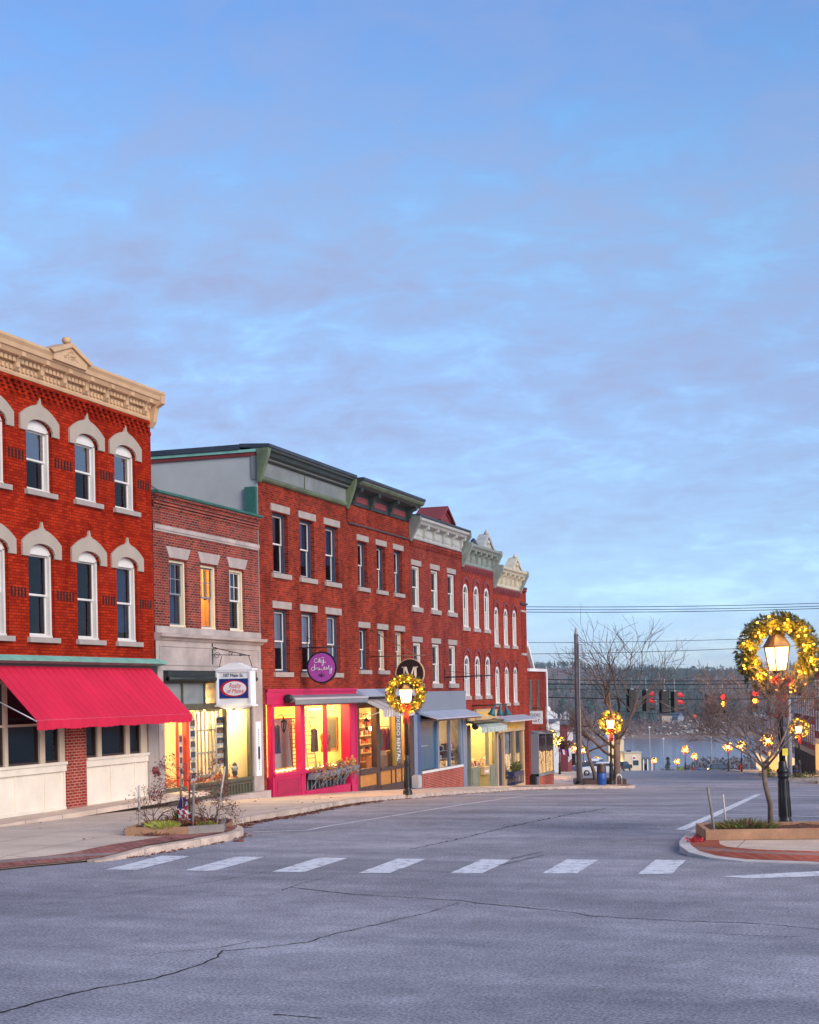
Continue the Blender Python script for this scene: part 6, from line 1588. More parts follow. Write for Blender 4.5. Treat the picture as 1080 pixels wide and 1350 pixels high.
# ------------------------------------------------------------------ utility pole, wires, signals
pp = on_ground(762, 84.0, .15)
t = thing('utility_pole', 'weathered brown utility pole standing on the far corner pavement', 'utility pole', pp)
m = MB(); m.tube([(0, 0, 0), (-.02, 0, 4), (-.05, 0, 8.35)], [.17, .15, .115], 10); m.build('pole', POLEW, t)
m = MB(); m.lathe([(.29, 0), (.29, .10), (.22, .14), (.22, .20)], n=10); m.build('foot_collar', IRON, t)
m = MB(); m.lathe([(.10, 8.3), (.12, 8.36), (.06, 8.5), (.08, 8.6), (.03, 8.72)], (-.05, 0, 0), 8); m.box(-.25, .16, -.05, .05, 6.72, 6.80); m.tube([(.12, -.12, .3), (.12, -.12, 7.9)], .03, 5); m.build('hardware', PIPE, t)
m = MB(); m.box(-.36, -.20, -.25, -.05, 1.1, 1.75); m.build('meter_box', IRON, t)
t = thing('hanging_basket', 'dead brown hanging basket on the brown utility pole', 'hanging basket', pp+Vector((-.75, -.3, 1.75)))
m = MB(); m.ball((0, 0, .40), .28, 10, sz=.7); m.build('pot', MULCH, t); m = MB(); m.leaves((0, 0, .52), .42, .4, .22, 320, .15, (0, 1)); m.build('dead_plants', [TWIG, MULCH], t)
m = MB(); m.tube([(0, 0, .55), (.35, .15, 1.3), (.75, .25, 1.3)], .02, 4); m.build('hook', IRON, t)
WL = [('thin upper wire, topmost of the three close together in the sky', (560, 798), (1130, 793.5), 95, .020), ('thin upper wire, middle of the three close together in the sky', (560, 801.5), (1130, 797.5), 95, .020), ('thin upper wire, lowest of the three close together in the sky', (560, 805), (1130, 800.5), 95, .022),
      ('single thin wire sloping up to the right through the sky above the hills', (640, 847), (1130, 836), 95, .016), ('single wire just above the wooded ridge', (640, 862.5), (1130, 847), 95, .018),
      ('dark cable upper of the pair across the wooded hill', (690, 895), (1130, 894), 92, .030), ('dark cable lower of the pair across the wooded hill', (690, 901), (1130, 897.5), 92, .036), ('thin cable just above the traffic lights', (690, 907.5), (1130, 903), 92, .018), ('dark span cable that carries the traffic lights', (690, 918.5), (1130, 919), 92, .036), ('reddish slack cable below the traffic lights', (820, 938), (905, 943), 96, .018)]
for lab, a, b, z, r in WL:
    A_, B_ = at_depth(*a, z), at_depth(*b, z); m = MB(); pts = []
    for k in range(25):
        f = k/24; p = A_.lerp(B_, f); p.z -= (.22 if 'reddish' not in lab else .15)*4*f*(1-f)*((B_-A_).length/30); pts.append(p)
    m.tube(pts, r, 5); m.build('overhead_wire', WIREM, None, lab, 'wire', 'wires over the crossing')
def signal(u, v, z, yaw, lab, lit=None, back=False, side=False):
    p = at_depth(u, v, z); t = thing('traffic_light', lab, 'traffic light', p-Vector((0, 0, .64)), yaw, 'traffic lights on the span cable'); t.scale = (1.2, 1.2, 1.18)
    m = MB(); m.box(-.17, .17, -.10, .12, 0, 1.08); m.build('housing', SIGY, t)
    if back:
        m = MB(); m.box(-.26, .26, .12, .135, -.06, 1.14); m.box(-.10, -.03, .0, -.115, .05, 1.03); m.box(.04, .11, .0, -.115, .05, 1.03); m.build('back_plate', SIGY, t)
    m = MB(); m.tube([(0, 0, 1.06), (0, 0, 1.75)], .022, 5); m.box(-.08, .08, -.05, .05, 1.06, 1.14); m.build('hanger', PIPE, t)
    for k in range(3):
        zc = .90-.36*k; s_ = 1 if back else -1
        m = MB(); n = 10
        y0, y1 = (.12, .40) if back else (-.10, -.38)
        for j in range(n):
            a0, a1 = rad(-50+280*j/n), rad(-50+280*(j+1)/n); rr = .15
            m.slab([(rr*math.cos(a0), y0, zc+rr*math.sin(a0)), (rr*math.cos(a1), y0, zc+rr*math.sin(a1)), (rr*math.cos(a1), y1-(.0 if math.sin(a1) > 0 else -.1*s_), zc+rr*math.sin(a1)), (rr*math.cos(a0), y1-(.0 if math.sin(a0) > 0 else -.1*s_), zc+rr*math.sin(a0))], (0, 0, .006))
        m.build('visor', (HYD if (side and k < 2) or (lit is not None and k == 0) else SIGY), t)  # on lit signals the top visor is painted red for the glow
        m = MB(); m.M = Matrix.Translation((0, y0, zc)) @ Matrix.Rotation((-math.pi/2 if back else math.pi/2), 4, 'X'); m.lathe([(.135, -.01), (.13, .02), (.07, .045)], n=12)
        if lit == k: light(p+Matrix.Rotation(yaw, 3, 'Z') @ Vector((0, -.75, zc*1.18-.64)), 36, (1, .10, .03), .06, 'signal_light')
        m.build('lens', REDGLOW if lit == k else REDDIM if (lit is not None and k == 0) else (GRNL if k == 2 else REDL), t)
z = 92
signal(833.5, 923, z, YAW+rad(8), 'leftmost black traffic light, seen from behind, near the tree', back=True)
signal(852, 924, z, YAW+rad(118), 'traffic light with red visors, second from the left, seen from the side', side=True)
signal(876.5, 925, z, YAW+rad(4), 'black traffic light seen from behind at the middle of the cable', back=True)
signal(889.5, 925.5, z, YAW+rad(112), 'traffic light with red visors just right of the middle one seen from behind', side=True)
signal(934, 929, z, YAW+rad(105), 'small dark side-on traffic light left of the two lit ones', side=False)
signal(952.5, 928, z, YAW, 'lit traffic light, left one of the two glowing', lit=1)
signal(994, 924, z, YAW, 'lit traffic light, right one of the two glowing, nearest the big wreath', lit=1)
m = MB(); p = at_depth(915.5, 944.5, 140); m.ball((0, 0, 0), .22, 10); o = m.build('marker_ball', plain('orange marker', (.8, .16, .03), .5), None, 'tiny orange marker ball below the traffic light cable', 'marker', origin=(0, 0, 0)); o.location = p
# traffic signal on the lamp post past the outlet: the red glow
t = thing('pedestrian_signal', 'red glowing signal box at the corner past the brick outlet shop', 'signal', on_ground(714.3, 118, 2.55), YAW)
m = MB(); m.box(-.22, .22, -.05, .25, 0, .95); m.tube([(.15, .2, .1), (.35, .4, -2.6)], .06, 6); m.build('housing', SIGY, t)
m = MB(); m.ball((0, -.06, .50), .20, 10, sz=1.3); m.build('lens', REDGLOW, t)
light(on_ground(714.3, 118, 3.05)-FW*.8, 160, (1, .10, .03), .1, 'signal_light')
t = thing('globe_lamp_post', 'slim dark post with a small white globe rising above the red signal', 'lamp post', on_ground(721.5, 126, .15))
m = MB(); m.tube([(0, 0, 0), (0, 0, 5.5)], [.07, .05], 6); m.build('post', IRON, t); m = MB(); m.ball((.02, 0, 5.72), .24, 10); m.build('globe', SIGNW, t)

# ------------------------------------------------------------------ corner furniture
bp = on_ground(791, 83.2, .15); t = thing('litter_barrel', 'blue barrel with a dark brown lid beside the far corner lamp', 'barrel', bp)
m = MB(); m.lathe([(.24, 0), (.25, .03), (.26, .35), (.265, .36), (.26, .38), (.265, .66), (.25, .68)], n=16); m.build('barrel', BLUEP, t)
m = MB(); m.lathe([(.27, .68), (.28, .72), (.26, .78), (.25, 1.06), (.20, 1.14), (.06, 1.16)], n=16); m.build('lid', BROWN, t)
bp2 = on_ground(800, 85, .15); t = thing('planter_bed', 'low dark timber tree bed at the far corner behind the barrel', 'planter', bp2, YAW)
m = MB(); m.box(-1.7, .9, -.1, 0, 0, .28); m.box(-1.7, .9, 1.6, 1.7, 0, .28); m.box(-1.8, -1.7, -.1, 1.7, 0, .28); m.box(.9, 1.0, -.1, 1.7, 0, .28); m.build('timber', BROWN, t)
m = MB(); m.box(-1.7, .9, 0, 1.6, 0, .22); m.leaves((-.4, .8, .22), 1.2, .7, .06, 200, .12, (0, 1)); m.build('mulch', [MULCH, LEAFB], t)
t = thing('bicycle_rack', 'white looped rack at the right of the far corner lamp', 'rack', on_ground(810.5, 84, .15), YAW)
m = MB()
for k in range(3): m.tube([(.06*k, .5*k, 0), (.06*k, .5*k, .35)]+[(.06*k+.15-.15*math.cos(a*math.pi/6), .5*k, .35+.2*math.sin(a*math.pi/6)) for a in range(1, 6)]+[(.06*k+.30, .5*k, .35), (.06*k+.30, .5*k, 0)], .02, 5)
m.build('loops', ALU, t)
def wpt_(L, D): return RT*L+FW*D
def hydrant(p, lab):
    t = thing('fire_hydrant', lab, 'hydrant', p)
    m = MB(); m.lathe([(.20, 0), (.20, .06), (.14, .08), (.13, .52), (.17, .55), (.17, .60), (.13, .66), (.05, .78), (.05, .86)], n=12); m.build('barrel', HYD, t)
    m = MB(); m.tube([(-.24, 0, .42), (.24, 0, .42)], .07, 8); m.tube([(0, 0, .40), (0, -.22, .40)], .09, 8); m.build('nozzle', HYD, t)
hydrant(on_ground(973.5, 188, .15)+Vector((0, 0, .3)), 'small red fire hydrant on the right pavement beyond the crossing')
# ------------------------------------------------------------------ cars
def car(p, yaw, paint, lab, L=4.6, H=1.45, name='parked_car', cat='car', van=False):
    t = thing(name, lab, cat, p, yaw, 'cars parked along the lower street'); w_ = .88
    if van: sideo = [(-L/2, .35), (-L/2, .9), (-L/2+.15, 1.05), (-L/2+.35, H-.08), (-L/2+.6, H), (L/2-1.75, H), (L/2-1.05, 1.10), (L/2-.2, 1.0), (L/2, .8), (L/2, .35)]
    else: sideo = [(-L/2, .35), (-L/2, .80), (-L/2+.12, .95), (-L/2+.55, 1.0), (-L/2+1.05, H-.06), (-L/2+1.45, H), (L/2-2.0, H-.02), (L/2-1.25, 1.0), (L/2-.35, .88), (L/2, .68), (L/2, .35)]
    m = MB(); n = len(sideo); rows = []
    for s_, ins in ((-1, 0), (1, 0)):
        rows.append([m.pt((x, s_*(w_-(.20 if z > 1.02 else (.03 if z > .8 else 0))), z)) for x, z in sideo])
    A_, B_ = rows
    m.f.append(A_[::-1]); m.f.append(B_); m.m += [0, 0]; m.sm += [False, False]
    for i in range(n): j = (i+1) % n; m.f.append([A_[i], A_[j], B_[j], B_[i]]); m.m.append(0); m.sm.append(False)
    m.build('body', paint, t)
    x0, x1 = (-L/2+.45, L/2-1.35) if van else (-L/2+.80, L/2-1.5)
    for s_ in (-1, 1):
        y = s_*(w_-.17); yy = s_*(w_-.04)
        m = MB(); xm = (x0+x1)/2
        m.slab([(x0-.1, yy, 1.06), (xm-.04, yy, 1.06), (xm-.04, y-.0*s_, H-.10), (x0+.25, y, H-.10)], (0, .02*s_, 0)); m.slab([(xm+.04, yy, 1.06), (x1+.15, yy, 1.06), (x1-.30, y, H-.10), (xm+.04, y, H-.10)], (0, .02*s_, 0)); m.build('side_window', CARG, t)
    m = MB(); m.slab([(L/2-1.14 if not van else L/2-1.1, -.66, 1.03), (L/2-1.14 if not van else L/2-1.1, .66, 1.03), (L/2-1.86 if not van else L/2-1.68, .60, H-.06), (L/2-1.86 if not van else L/2-1.68, -.60, H-.06)], (.03, 0, .03)); m.build('windscreen', CARG, t)
    for x in (-L/2+.85, L/2-.88):
        for s_ in (-1, 1):
            m = MB(); m.M = Matrix.Translation((x, s_*(w_-.10), .33)) @ Matrix.Rotation(-s_*math.pi/2, 4, 'X'); m.lathe([(.20, -.10), (.33, -.09), (.34, 0), (.33, .10), (.22, .12)], n=16); wh = m.build('wheel', TYRE, t)
            m = MB(); m.M = Matrix.Translation((x, s_*(w_-.10), .33)) @ Matrix.Rotation(-s_*math.pi/2, 4, 'X'); m.lathe([(.20, .10), (.19, .125), (.05, .13)], n=10); m.build('rim', RIMM, wh)
    for s_ in (-1, 1):
        m = MB(); m.box(L/2-.16, L/2+.012, s_*.62-.16, s_*.62+.16, .66, .80); m.build('headlight', SIGNW, t)
        m = MB(); m.box(-L/2-.012, -L/2+.05, s_*.66-.14, s_*.66+.14, .74, .92); m.build('tail_light', HYD, t)
    return t
car(on_ground(789, 165), YAW+math.pi-rad(8), CARW, 'white car parked side on behind the leaning young tree')
car(on_ground(776, 205), YAW+math.pi-rad(20), CARB, 'blue car parked behind the white car', 4.4, 1.6, van=True)
car(on_ground(770, 238), YAW+math.pi-rad(24), CARG, 'grey blue car farther down, left of the white car', 4.4, 1.6, van=True)
car(on_ground(786, 250), YAW+rad(70), CARW, 'white truck facing up the street behind the blue car', 5.0, 2.1, 'parked_truck', 'truck', True)
car(on_ground(819, 260), YAW+rad(60), CARD, 'dark car parked in front of the yellow lit eave', 4.4, 1.6, van=True)
car(on_ground(947, 292), YAW+rad(4), CARD, 'black sports utility vehicle parked on the right beyond the crossing', 4.7, 1.9, van=True)
car(on_ground(924, 320), YAW+rad(40), CARB, 'small blue van left of the black vehicle', 3.2, 1.7, van=True)

# ------------------------------------------------------------------ second stretch of the street, bending left
D2 = rad(10)
def simple_building(name, lab, p, rotz, wd, ht, dp, wallm, roofm, rows, win=(1.0, 1.7), front=None, gable=False, cornice=None, group=None, trim=SIGNW, cols=None, shop=None, flip=False, base=-1.5):
    t = thing(name, lab, 'building', p, rotz, group)
    m = MB(); cols = cols or max(1, int(wd/2.4)); ops = []
    for (zc) in rows:
        for i in range(cols):
            y = wd*(i+.5)/cols; ops.append((y-win[0]/2, y+win[0]/2, zc, zc+win[1]))
    wall(m, 0, wd, base if not shop else shop, ht, ops, .15); shell(m, 0, wd, base, ht, dp)
    m.build('wall', wallm, t)
    for (a, b, c, d) in ops:
        m = MB(); m.box(-.12, .03, a-.04, a+.07, c, d); m.box(-.12, .03, b-.07, b+.04, c, d); m.box(-.12, .03, a, b, d-.07, d+.10); m.box(-.12, .06, a-.08, b+.08, c-.10, c+.03); m.box(-.11, -.02, a, b, (c+d)/2-.03, (c+d)/2+.03); f = m.build('window', trim, t)
        m = MB(); m.box(-.14, -.10, a+.05, b-.05, c, d-.05); m.build('pane', CARG, f)
    if gable:
        gm = MB(); gm.slab([(-.0, 0, ht), (-.0, wd, ht), (-.0, wd/2, ht+gable)], (-dp, 0, 0)); gm.build('gable_wall', wallm, t)
        m = MB()
        for s_ in (0, 1):
            ye = -.3 if s_ == 0 else wd+.3
            m.slab([(.3, ye, ht-.15), (.3, wd/2, ht+gable+.05), (-dp-.3, wd/2, ht+gable+.05), (-dp-.3, ye, ht-.15)], (0, 0, .16))
        m.build('roof', roofm, t)
    else:
        m = MB(); m.box(-dp-.1, .12, -.12, wd+.12, ht, ht+.18); m.build('roof', roofm, t)
        if cornice:
            m = MB(); m.sweep([(0, ht-.5), (.08, ht-.5), (.12, ht-.25), (.32, ht-.12), (.36, ht+.05), (0, ht+.05)], -.1, wd+.1); c = m.build('cornice', cornice, t)
    if shop:
        m = MB(); m.box(-.1, .08, 0, wd, shop-.5, shop)
        for k in range(int(wd/1.8)+1):
            y = min(wd-.1, k*1.8); m.box(-.15, .06, y-.08, y+.10, base, shop-.5)
        m.box(-.1, .06, 0, wd, base, .55); s_ = m.build('shop_front', front or trim, t)
        m = MB(); m.box(-.12, -.08, 0, wd, .55, shop-.5); m.build('pane', CARG if not flip else CEILW, s_)
    return t
CEILW = emit('lit shop window', (1.0, .62, .24), 1.8)  # panes glow by themselves, standing for the light inside the shops
def rowpt(S, d, s): p = Vector((S[0]+d[0]*s, S[1]+d[1]*s, 0)); p.z = G(p.y)+.15; return p
dR = (-.1564, .9877); SR = (-3.0, 106.0)
rR = math.atan2(-1, 0)                                  # right row: facades look left, local y runs back up the street
def right_building(s0, s1, name, lab, ht, **k):
    p = rowpt(SR, dR, s1); return simple_building(name, lab, p, math.pi+rad(9.0), s1-s0, ht, 14, base=-3, **k)
right_building(8, 45, 'brick_building', 'long red brick building down the right side of the street, nearest the big lamp', 10.4, wallm=BRR, roofm=GREYROOF, rows=(4.4, 7.4), cornice=GREYG, shop=3.6, front=TANF, flip=True)
right_building(45.5, 70, 'brick_building', 'dark red brick building with a grey sloping cornice band behind the planter lamp', 9.6, wallm=BRR, roofm=SLATE, rows=(4.2, 6.9), cornice=GREYZ, shop=3.5, front=BROWN)
right_building(70.5, 98, 'painted_building', 'pale grey fronted shop building behind the small bare tree', 8.2, wallm=GREYB, roofm=GREYROOF, rows=(4.4,), cornice=WHITE, shop=3.5, front=WHITEB, flip=True)
right_building(98.5, 120, 'brick_building', 'red brick building with white window trim seen through the small bare tree', 8.6, wallm=BRR, roofm=GREYROOF, rows=(4.2, 6.4), cornice=BRR, shop=3.5, front=CREAMB, flip=True)
right_building(120.5, 150, 'brick_building', 'farthest red brick building on the right with pale pilasters', 9.4, wallm=BRR, roofm=GREYROOF, rows=(4.2, 6.8), cornice=SIGNW, shop=3.5, front=WHITEB, flip=True)
m = MB()
for s0 in range(0, 22):
    a, b = rowpt(SR, dR, -6+s0*9), rowpt(SR, dR, -6+(s0+1)*9)
    m.slab([(a.x-4.5, a.y, a.z), (a.x+.5, a.y, a.z), (b.x+.5, b.y, b.z), (b.x-4.5, b.y, b.z)], (0, 0, -.4))
m.build('sidewalk', CONC, None, kind='structure')
dL = (-.182, .983); SL = (-29.0, 108.0)
def left_building(s0, s1, name, lab, ht, off=0.0, **k):
    p = rowpt(SL, dL, s0); p.x -= off; return simple_building(name, lab, p, rad(10.5), s1-s0, ht, 12, base=-2, **k)
left_building(6, 17, 'shop_building', 'low cream shop front just past the brick outlet', 3.9, wallm=CREAMB, roofm=REDROOF, rows=(), shop=3.2, front=CREAMB, flip=True)
left_building(18, 33, 'shop_building', 'low white shop with coloured goods left of the striped flag', 4.3, wallm=WHITEB, roofm=GREYROOF, rows=(), shop=3.3, front=SIGNW, flip=True)
left_building(36, 48, 'shop_building', 'small white clapboard building behind the utility pole', 4.6, off=.5, wallm=CLAP, roofm=GREYROOF, rows=(1.4,), gable=2.2)
left_building(52, 78, 'grey_building', 'big plain grey building with a dark red roof edge behind the street tree', 11.4, off=3.0, wallm=GREYB, roofm=REDROOF, rows=(), )
left_building(80, 100, 'shop_building', 'white trimmed grey building to the right of the utility pole', 6.2, off=1.0, wallm=WHITEB, roofm=GREYROOF, rows=(1.6, 3.9), win=(1.1, 1.5))
left_building(102, 122, 'painted_building', 'red fronted building behind the small lit wreaths', 6.5, wallm=REDROOF, roofm=GREYROOF, rows=(1.4, 4.0), win=(1.1, 1.5))
left_building(124, 150, 'house', 'white gabled house low down behind the white car', 4.2, wallm=CLAP, roofm=GREYROOF, rows=(1.2,), gable=2.4)
t = thing('striped_flag', 'red white and blue flag hanging out from the low shops on the left', 'flag', on_ground(741.5, 160, 2.2))
m = MB(); m.tube([(-.9, 0, 0), (.0, 0, 1.7)], .04, 5); m.build('pole', SIGNW, t)
m = MB()
for k in range(5): m.slab([(-.5+.22*k, .02*k, 1.6-.3*(4-k)*.4), (-.28+.22*k, .02*k, 1.6-.3*(3-k)*.4), (-.05+.22*k, .02*k, .1-.10*k), (-.27+.22*k, .02*k, .2-.10*k)], (0, .03, 0), k % 3)
m.build('cloth', [FLAGB, SIGNW, FLAGR], t)
# cream riverside building with a taller tower behind
def box_house(name, lab, u0, u1, vb, vt, z, mat, roofm, gable=0, dp=8, zb=None):
    a = at_depth(u0, vb, z); b = at_depth(u1, vb, z); h = at_depth(u0, vt, z).z-a.z; wd = (b-a).length
    t = thing(name, lab, 'building', a, YAW-math.pi/2)            # local +x points to the camera, local y to the right
    return t, wd, h
t, wd, h = box_house('riverside_building', 'cream flat fronted building at the foot of the street by the river', 824, 846, 1021.5, 993, 430, CREAMB, GREYROOF)
m = MB(); wall(m, 0, wd, -4, h, [(wd*.50, wd*.84, h*.42, h*.66), (wd*.24, wd*.38, .0, h*.50)], .1); shell(m, 0, wd, -4, h, 9); m.build('wall', CREAMB, t)
m = MB(); m.box(-9, .25, -.2, wd+.3, h, h+.25); m.build('roof', CREAMC, t)
m = MB(); m.box(-.1, .05, wd*.50-.1, wd*.84+.1, h*.42-.1, h*.42); m.box(-.1, .05, wd*.50-.1, wd*.84+.1, h*.66, h*.66+.1); f = m.build('window', SIGNW, t); m = MB(); m.box(-.12, -.08, wd*.5, wd*.84, h*.42, h*.66); m.build('pane', CARG, f)
m = MB(); m.box(-.1, .0, wd*.24, wd*.38, 0, h*.5); m.build('door', SIGNW, t)
m = MB(); m.slab([(.06, wd*.57+.85*math.cos(k*.3927)*.8, h*.68+.75*math.sin(k*.3927)+.6) for k in range(16)], (.05, 0, 0)); m.slab([(.12, wd*.57+.42*math.cos(k*.3927), h*.68+.34*math.sin(k*.3927)+.55) for k in range(16)], (.04, 0, 0), 1); m.build('round_emblem', [SIGNW, REDW], t)
m = MB(); m.box(-3, -1.8, wd*.2, wd*.45, h+.2, h+.75); m.build('roof_vent', SLATE, t)
t, wd, h = box_house('tower_house', 'tall cream tower with a flat white top behind the cream riverside building', 803, 823.5, 1021, 971.5, 445, CREAMB, GREYROOF)
m = MB(); wall(m, 0, wd, -5, h, [(wd*.42, wd*.70, h*.46, h*.66), (wd*.5, wd*.68, h*.74, h*.80)], .1); shell(m, 0, wd, -5, h, 5); m.build('wall', CREAMB, t)
m = MB(); m.box(-5.2, .4, -.4, wd+.5, h, h+.35); m.box(-5.1, .25, -.2, wd+.3, h-.5, h); m.build('cornice', SIGNW, t)
m = MB(); m.box(-.12, -.06, wd*.42, wd*.70, h*.46, h*.66); m.build('window', CARG, t)
m = MB(); m.slab([(.1, wd*.42, h*.34), (.1, wd+.2, h*.36), (3.0, wd+.2, h*.24), (3.0, wd*.42, h*.22)], (0, 0, .3)); m.box(.1, 2.8, wd*.5, wd+.1, -3, h*.24); m.build('porch', CREAMB, t)
light(at_depth(818, 1008, 436), 900, (1, .66, .25), .5, 'porch_light')
m = MB(); m.ball((0, 0, 0), .45, 8); o = m.build('porch_lamp', LAMPGLOW, None, 'bright yellow porch lamp on the eave of the cream tower', 'lamp', origin=(0, 0, 0)); o.location = at_depth(817, 1002, 440)
t, wd, h = box_house('boat_shed', 'low grey shed with white posts right of the cream riverside building', 846.5, 861, 1021, 1001, 445, GREYB, GREYROOF)
m = MB(); wall(m, 0, wd, -4, h, [(wd*.1, wd*.45, 0, h*.7)], .1); shell(m, 0, wd, -4, h, 6); m.build('wall', GREYB, t); m = MB(); m.box(-6, .5, -.2, wd+.2, h, h+.3); m.build('roof', GREYROOF, t)
for k in range(3): m = MB(); m.box(.1, .4, wd*(.1+.38*k), wd*(.1+.38*k)+.3, -3, h); m.build('post', SIGNW, t)
for u, v, h_, lab in ((857.5, 1002, 12.5, 'tall thin grey pole left of the pointed bush by the water'), (875.5, 1018, 9.5, 'thin pale pole in front of the river, right of the lone wreath'), (938.5, 1008, 17, 'tall white pole by the river behind the black vehicle')):
    t = thing('light_pole', lab, 'pole', at_depth(u, 1022, 400 if u < 930 else 350)); m = MB(); m.tube([(0, 0, -2), (0, 0, h_)], .14, 6); m.build('shaft', PIPE, t); m = MB(); m.ball((0, 0, h_+.1), .3, 6); m.build('cap', SIGNW, t)
def bush(u, v, z, rx, h_, mats, lab, cone=False, n=420, size=.5, name='bush'):
    p = at_depth(u, v, z); p.z = G(p.y)-.2; t = thing(name, lab, 'bush' if not cone else 'tree', p); m = MB()
    for _ in range(n):
        zz = R.random(); r = rx*((1-zz) if cone else math.sqrt(max(.05, 1-(2*zz-1)**2)))*math.sqrt(R.random()); a = R.uniform(0, 6.28)
        m.leaves((r*math.cos(a), r*math.sin(a), h_*zz), .1, .1, .1, 1, size, tuple(range(len(mats))))
    m.build('crown', mats, t); m = MB(); m.tube([(0, 0, -1), (0, 0, h_*.4)], .12, 5); m.build('trunk', BARK, t)
bush(881, 1018, 405, 1.5, 6.8, (PINE, PINE2), 'pointed dark evergreen bush in front of the river', True, 520, .55)
bush(874, 1018, 410, 1.3, 3.4, (BAREW, PINE2), 'grey round bush left of the pointed evergreen bush', False, 300, .5)
bush(887, 1018, 412, 1.2, 3.0, (BAREW, PINE2), 'grey round bush right of the pointed evergreen bush', False, 300, .5)
bush(897, 1016, 330, 1.0, 2.6, (GRASS, YGREEN), 'yellow green round bush beside the lowest small wreath', False, 300, .4)
bush(914, 1015, 298, .7, 1.4, (MULCH, HYD), 'dark red planter bush below the small wreath near the river', False, 200, .3)
bush(1013, 1027, 140, .9, 1.0, (GRASS, YGREEN), 'green shrub clump on the right pavement behind the small tree trunk', False, 300, .22)
m = MB(); rnd = random.Random(8)
for _ in range(2600):
    D = rnd.uniform(392, 425); u = rnd.uniform(884, 1010); L = (u-540)/2000*D; hh = 5.5*min(1, (u-880)/40)*rnd.random(); p = wpt_(L, D); m.leaves((p.x, p.y, G(p.y)+hh), .5, .5, .4, 1, 1.1, (0, 0, 1), rnd, .8)
m.build('waterside_brush', [BAREW, BAREW2], None, kind='stuff')
t = thing('round_sign', 'small blue and red sign board on a post near the river', 'sign', at_depth(910, 987, 290)); m = MB(); m.box(-.55, .55, -.04, .04, 0, .55); m.build('board', plain('pale blue sign', (.25, .27, .50), .5), t); m = MB(); m.tube([(0, .06, .2), (0, .06, -4)], .05, 5); m.build('post', PIPE, t)
# pole on the right, behind the big lamp, and a traffic cone by the crossing
t = thing('grey_pole', 'tall grey pole behind the big wreathed lamp on the right', 'utility pole', on_ground(1039.5, 104, .15)); m = MB(); m.tube([(0, 0, 0), (0, 0, 5.2), (-.05, 0, 9.0)], [.17, .15, .12], 8); m.build('shaft', PIPE, t); m = MB(); m.lathe([(.26, 0), (.26, .15), (.18, .2)], n=8); m.build('foot_collar', PIPE, t)
t = thing('corner_bed', 'small timber edged bed of dry plants on the right pavement across the crossing', 'planter', on_ground(1058, 98.5, .15), YAW); m = MB(); m.box(-1.3, 1.3, -.6, .6, 0, .22); m.build('timber', WOODG, t); m = MB(); m.leaves((0, 0, .3), 1.1, .5, .25, 220, .18, (0, 1)); m.build('plants', [GRASS, LEAFB], t)
t = thing('litter_bin', 'small dark bin on the right pavement at the photo edge', 'bin', on_ground(1047, 107, .15)); m = MB(); m.lathe([(.26, 0), (.30, .8), (.32, .82), (.30, .95), (.12, 1.02)], n=12); m.build('body', BROWN, t); m = MB(); m.lathe([(.31, .60), (.315, .66)], n=12); m.build('band', BLUEP, t)
m = MB(); m.poly([(0, 0, .012), (.16, .03, .03), (.30, .02, .012), (.28, .10, .02), (.10, .12, .014)]); m.poly([(.02, .10, .013), (.22, .12, .04), (.25, .19, .012), (.05, .17, .02)]); o = m.build('litter', REDW, None, 'scrap of orange red litter on the road in front of the old planter kerb', 'litter', origin=(0, 0, 0)); o.location = ground_px(303, 1110)

# ------------------------------------------------------------------ river, far bank, wooded hills
def wpt(L, D, z): p = RT*L+FW*D; return Vector((p.x, p.y, z))
m = MB(); m.poly([wpt(-900, 395, -25.2), wpt(1600, 395, -25.2), wpt(1600, 880, -25.2), wpt(-900, 880, -25.2)]); m.build('river', WATER, None, kind='structure')
m = MB(); n = 24                                      # ground sheet below the town, and to the horizon at either side
rows = []
for y in (-300, -60, 0, 60, 110, 160, 220, 275, 330, 400, 470, 540):
    rows.append([m.pt((x, y, G(y)-.35-(.6 if y > 300 else 0))) for x in (-1500, -600, -200, -100, 0, 100, 300, 900, 2000)])
for A_, B_ in zip(rows, rows[1:]):
    for j in range(8): m.f.append([A_[j], A_[j+1], B_[j+1], B_[j]]); m.m.append(0); m.sm.append(False)
m.build('ground', DRYG, None, kind='structure')
HP = [(815, -27), (835, -25.4), (850, -22.0), (875, -17.5), (930, -16), (1000, -12), (1200, -2), (1450, 10), (1750, 23), (2000, 25), (2600, 10)]
def hz(L, D):
    b = interp(HP, D); k = max(0, min(1, (D-850)/500))
    return b+k*(4*math.sin(L*.006+1.0)+3*math.sin(L*.013+D*.004)+2*math.sin(L*.03-D*.01))+(1.2*math.sin(L*.09)*max(0, 1-abs(D-860)/60) if D > 840 else 0)
m = MB(); Ls = [-1200+40*i for i in range(86)]; Ds = [815, 830, 838, 846, 854, 865, 880, 900]+[930+60*i for i in range(20)]+[2200, 2600]
rows = [[m.pt(wpt(L*(1+.0*D), D, hz(L, D))) for L in Ls] for D in Ds]
for i in range(len(Ds)-1):
    for j in range(len(Ls)-1): m.f.append([rows[i][j], rows[i][j+1], rows[i+1][j+1], rows[i+1][j]]); m.m.append(0); m.sm.append(True)
m.build('hills', EARTH, None, kind='structure')
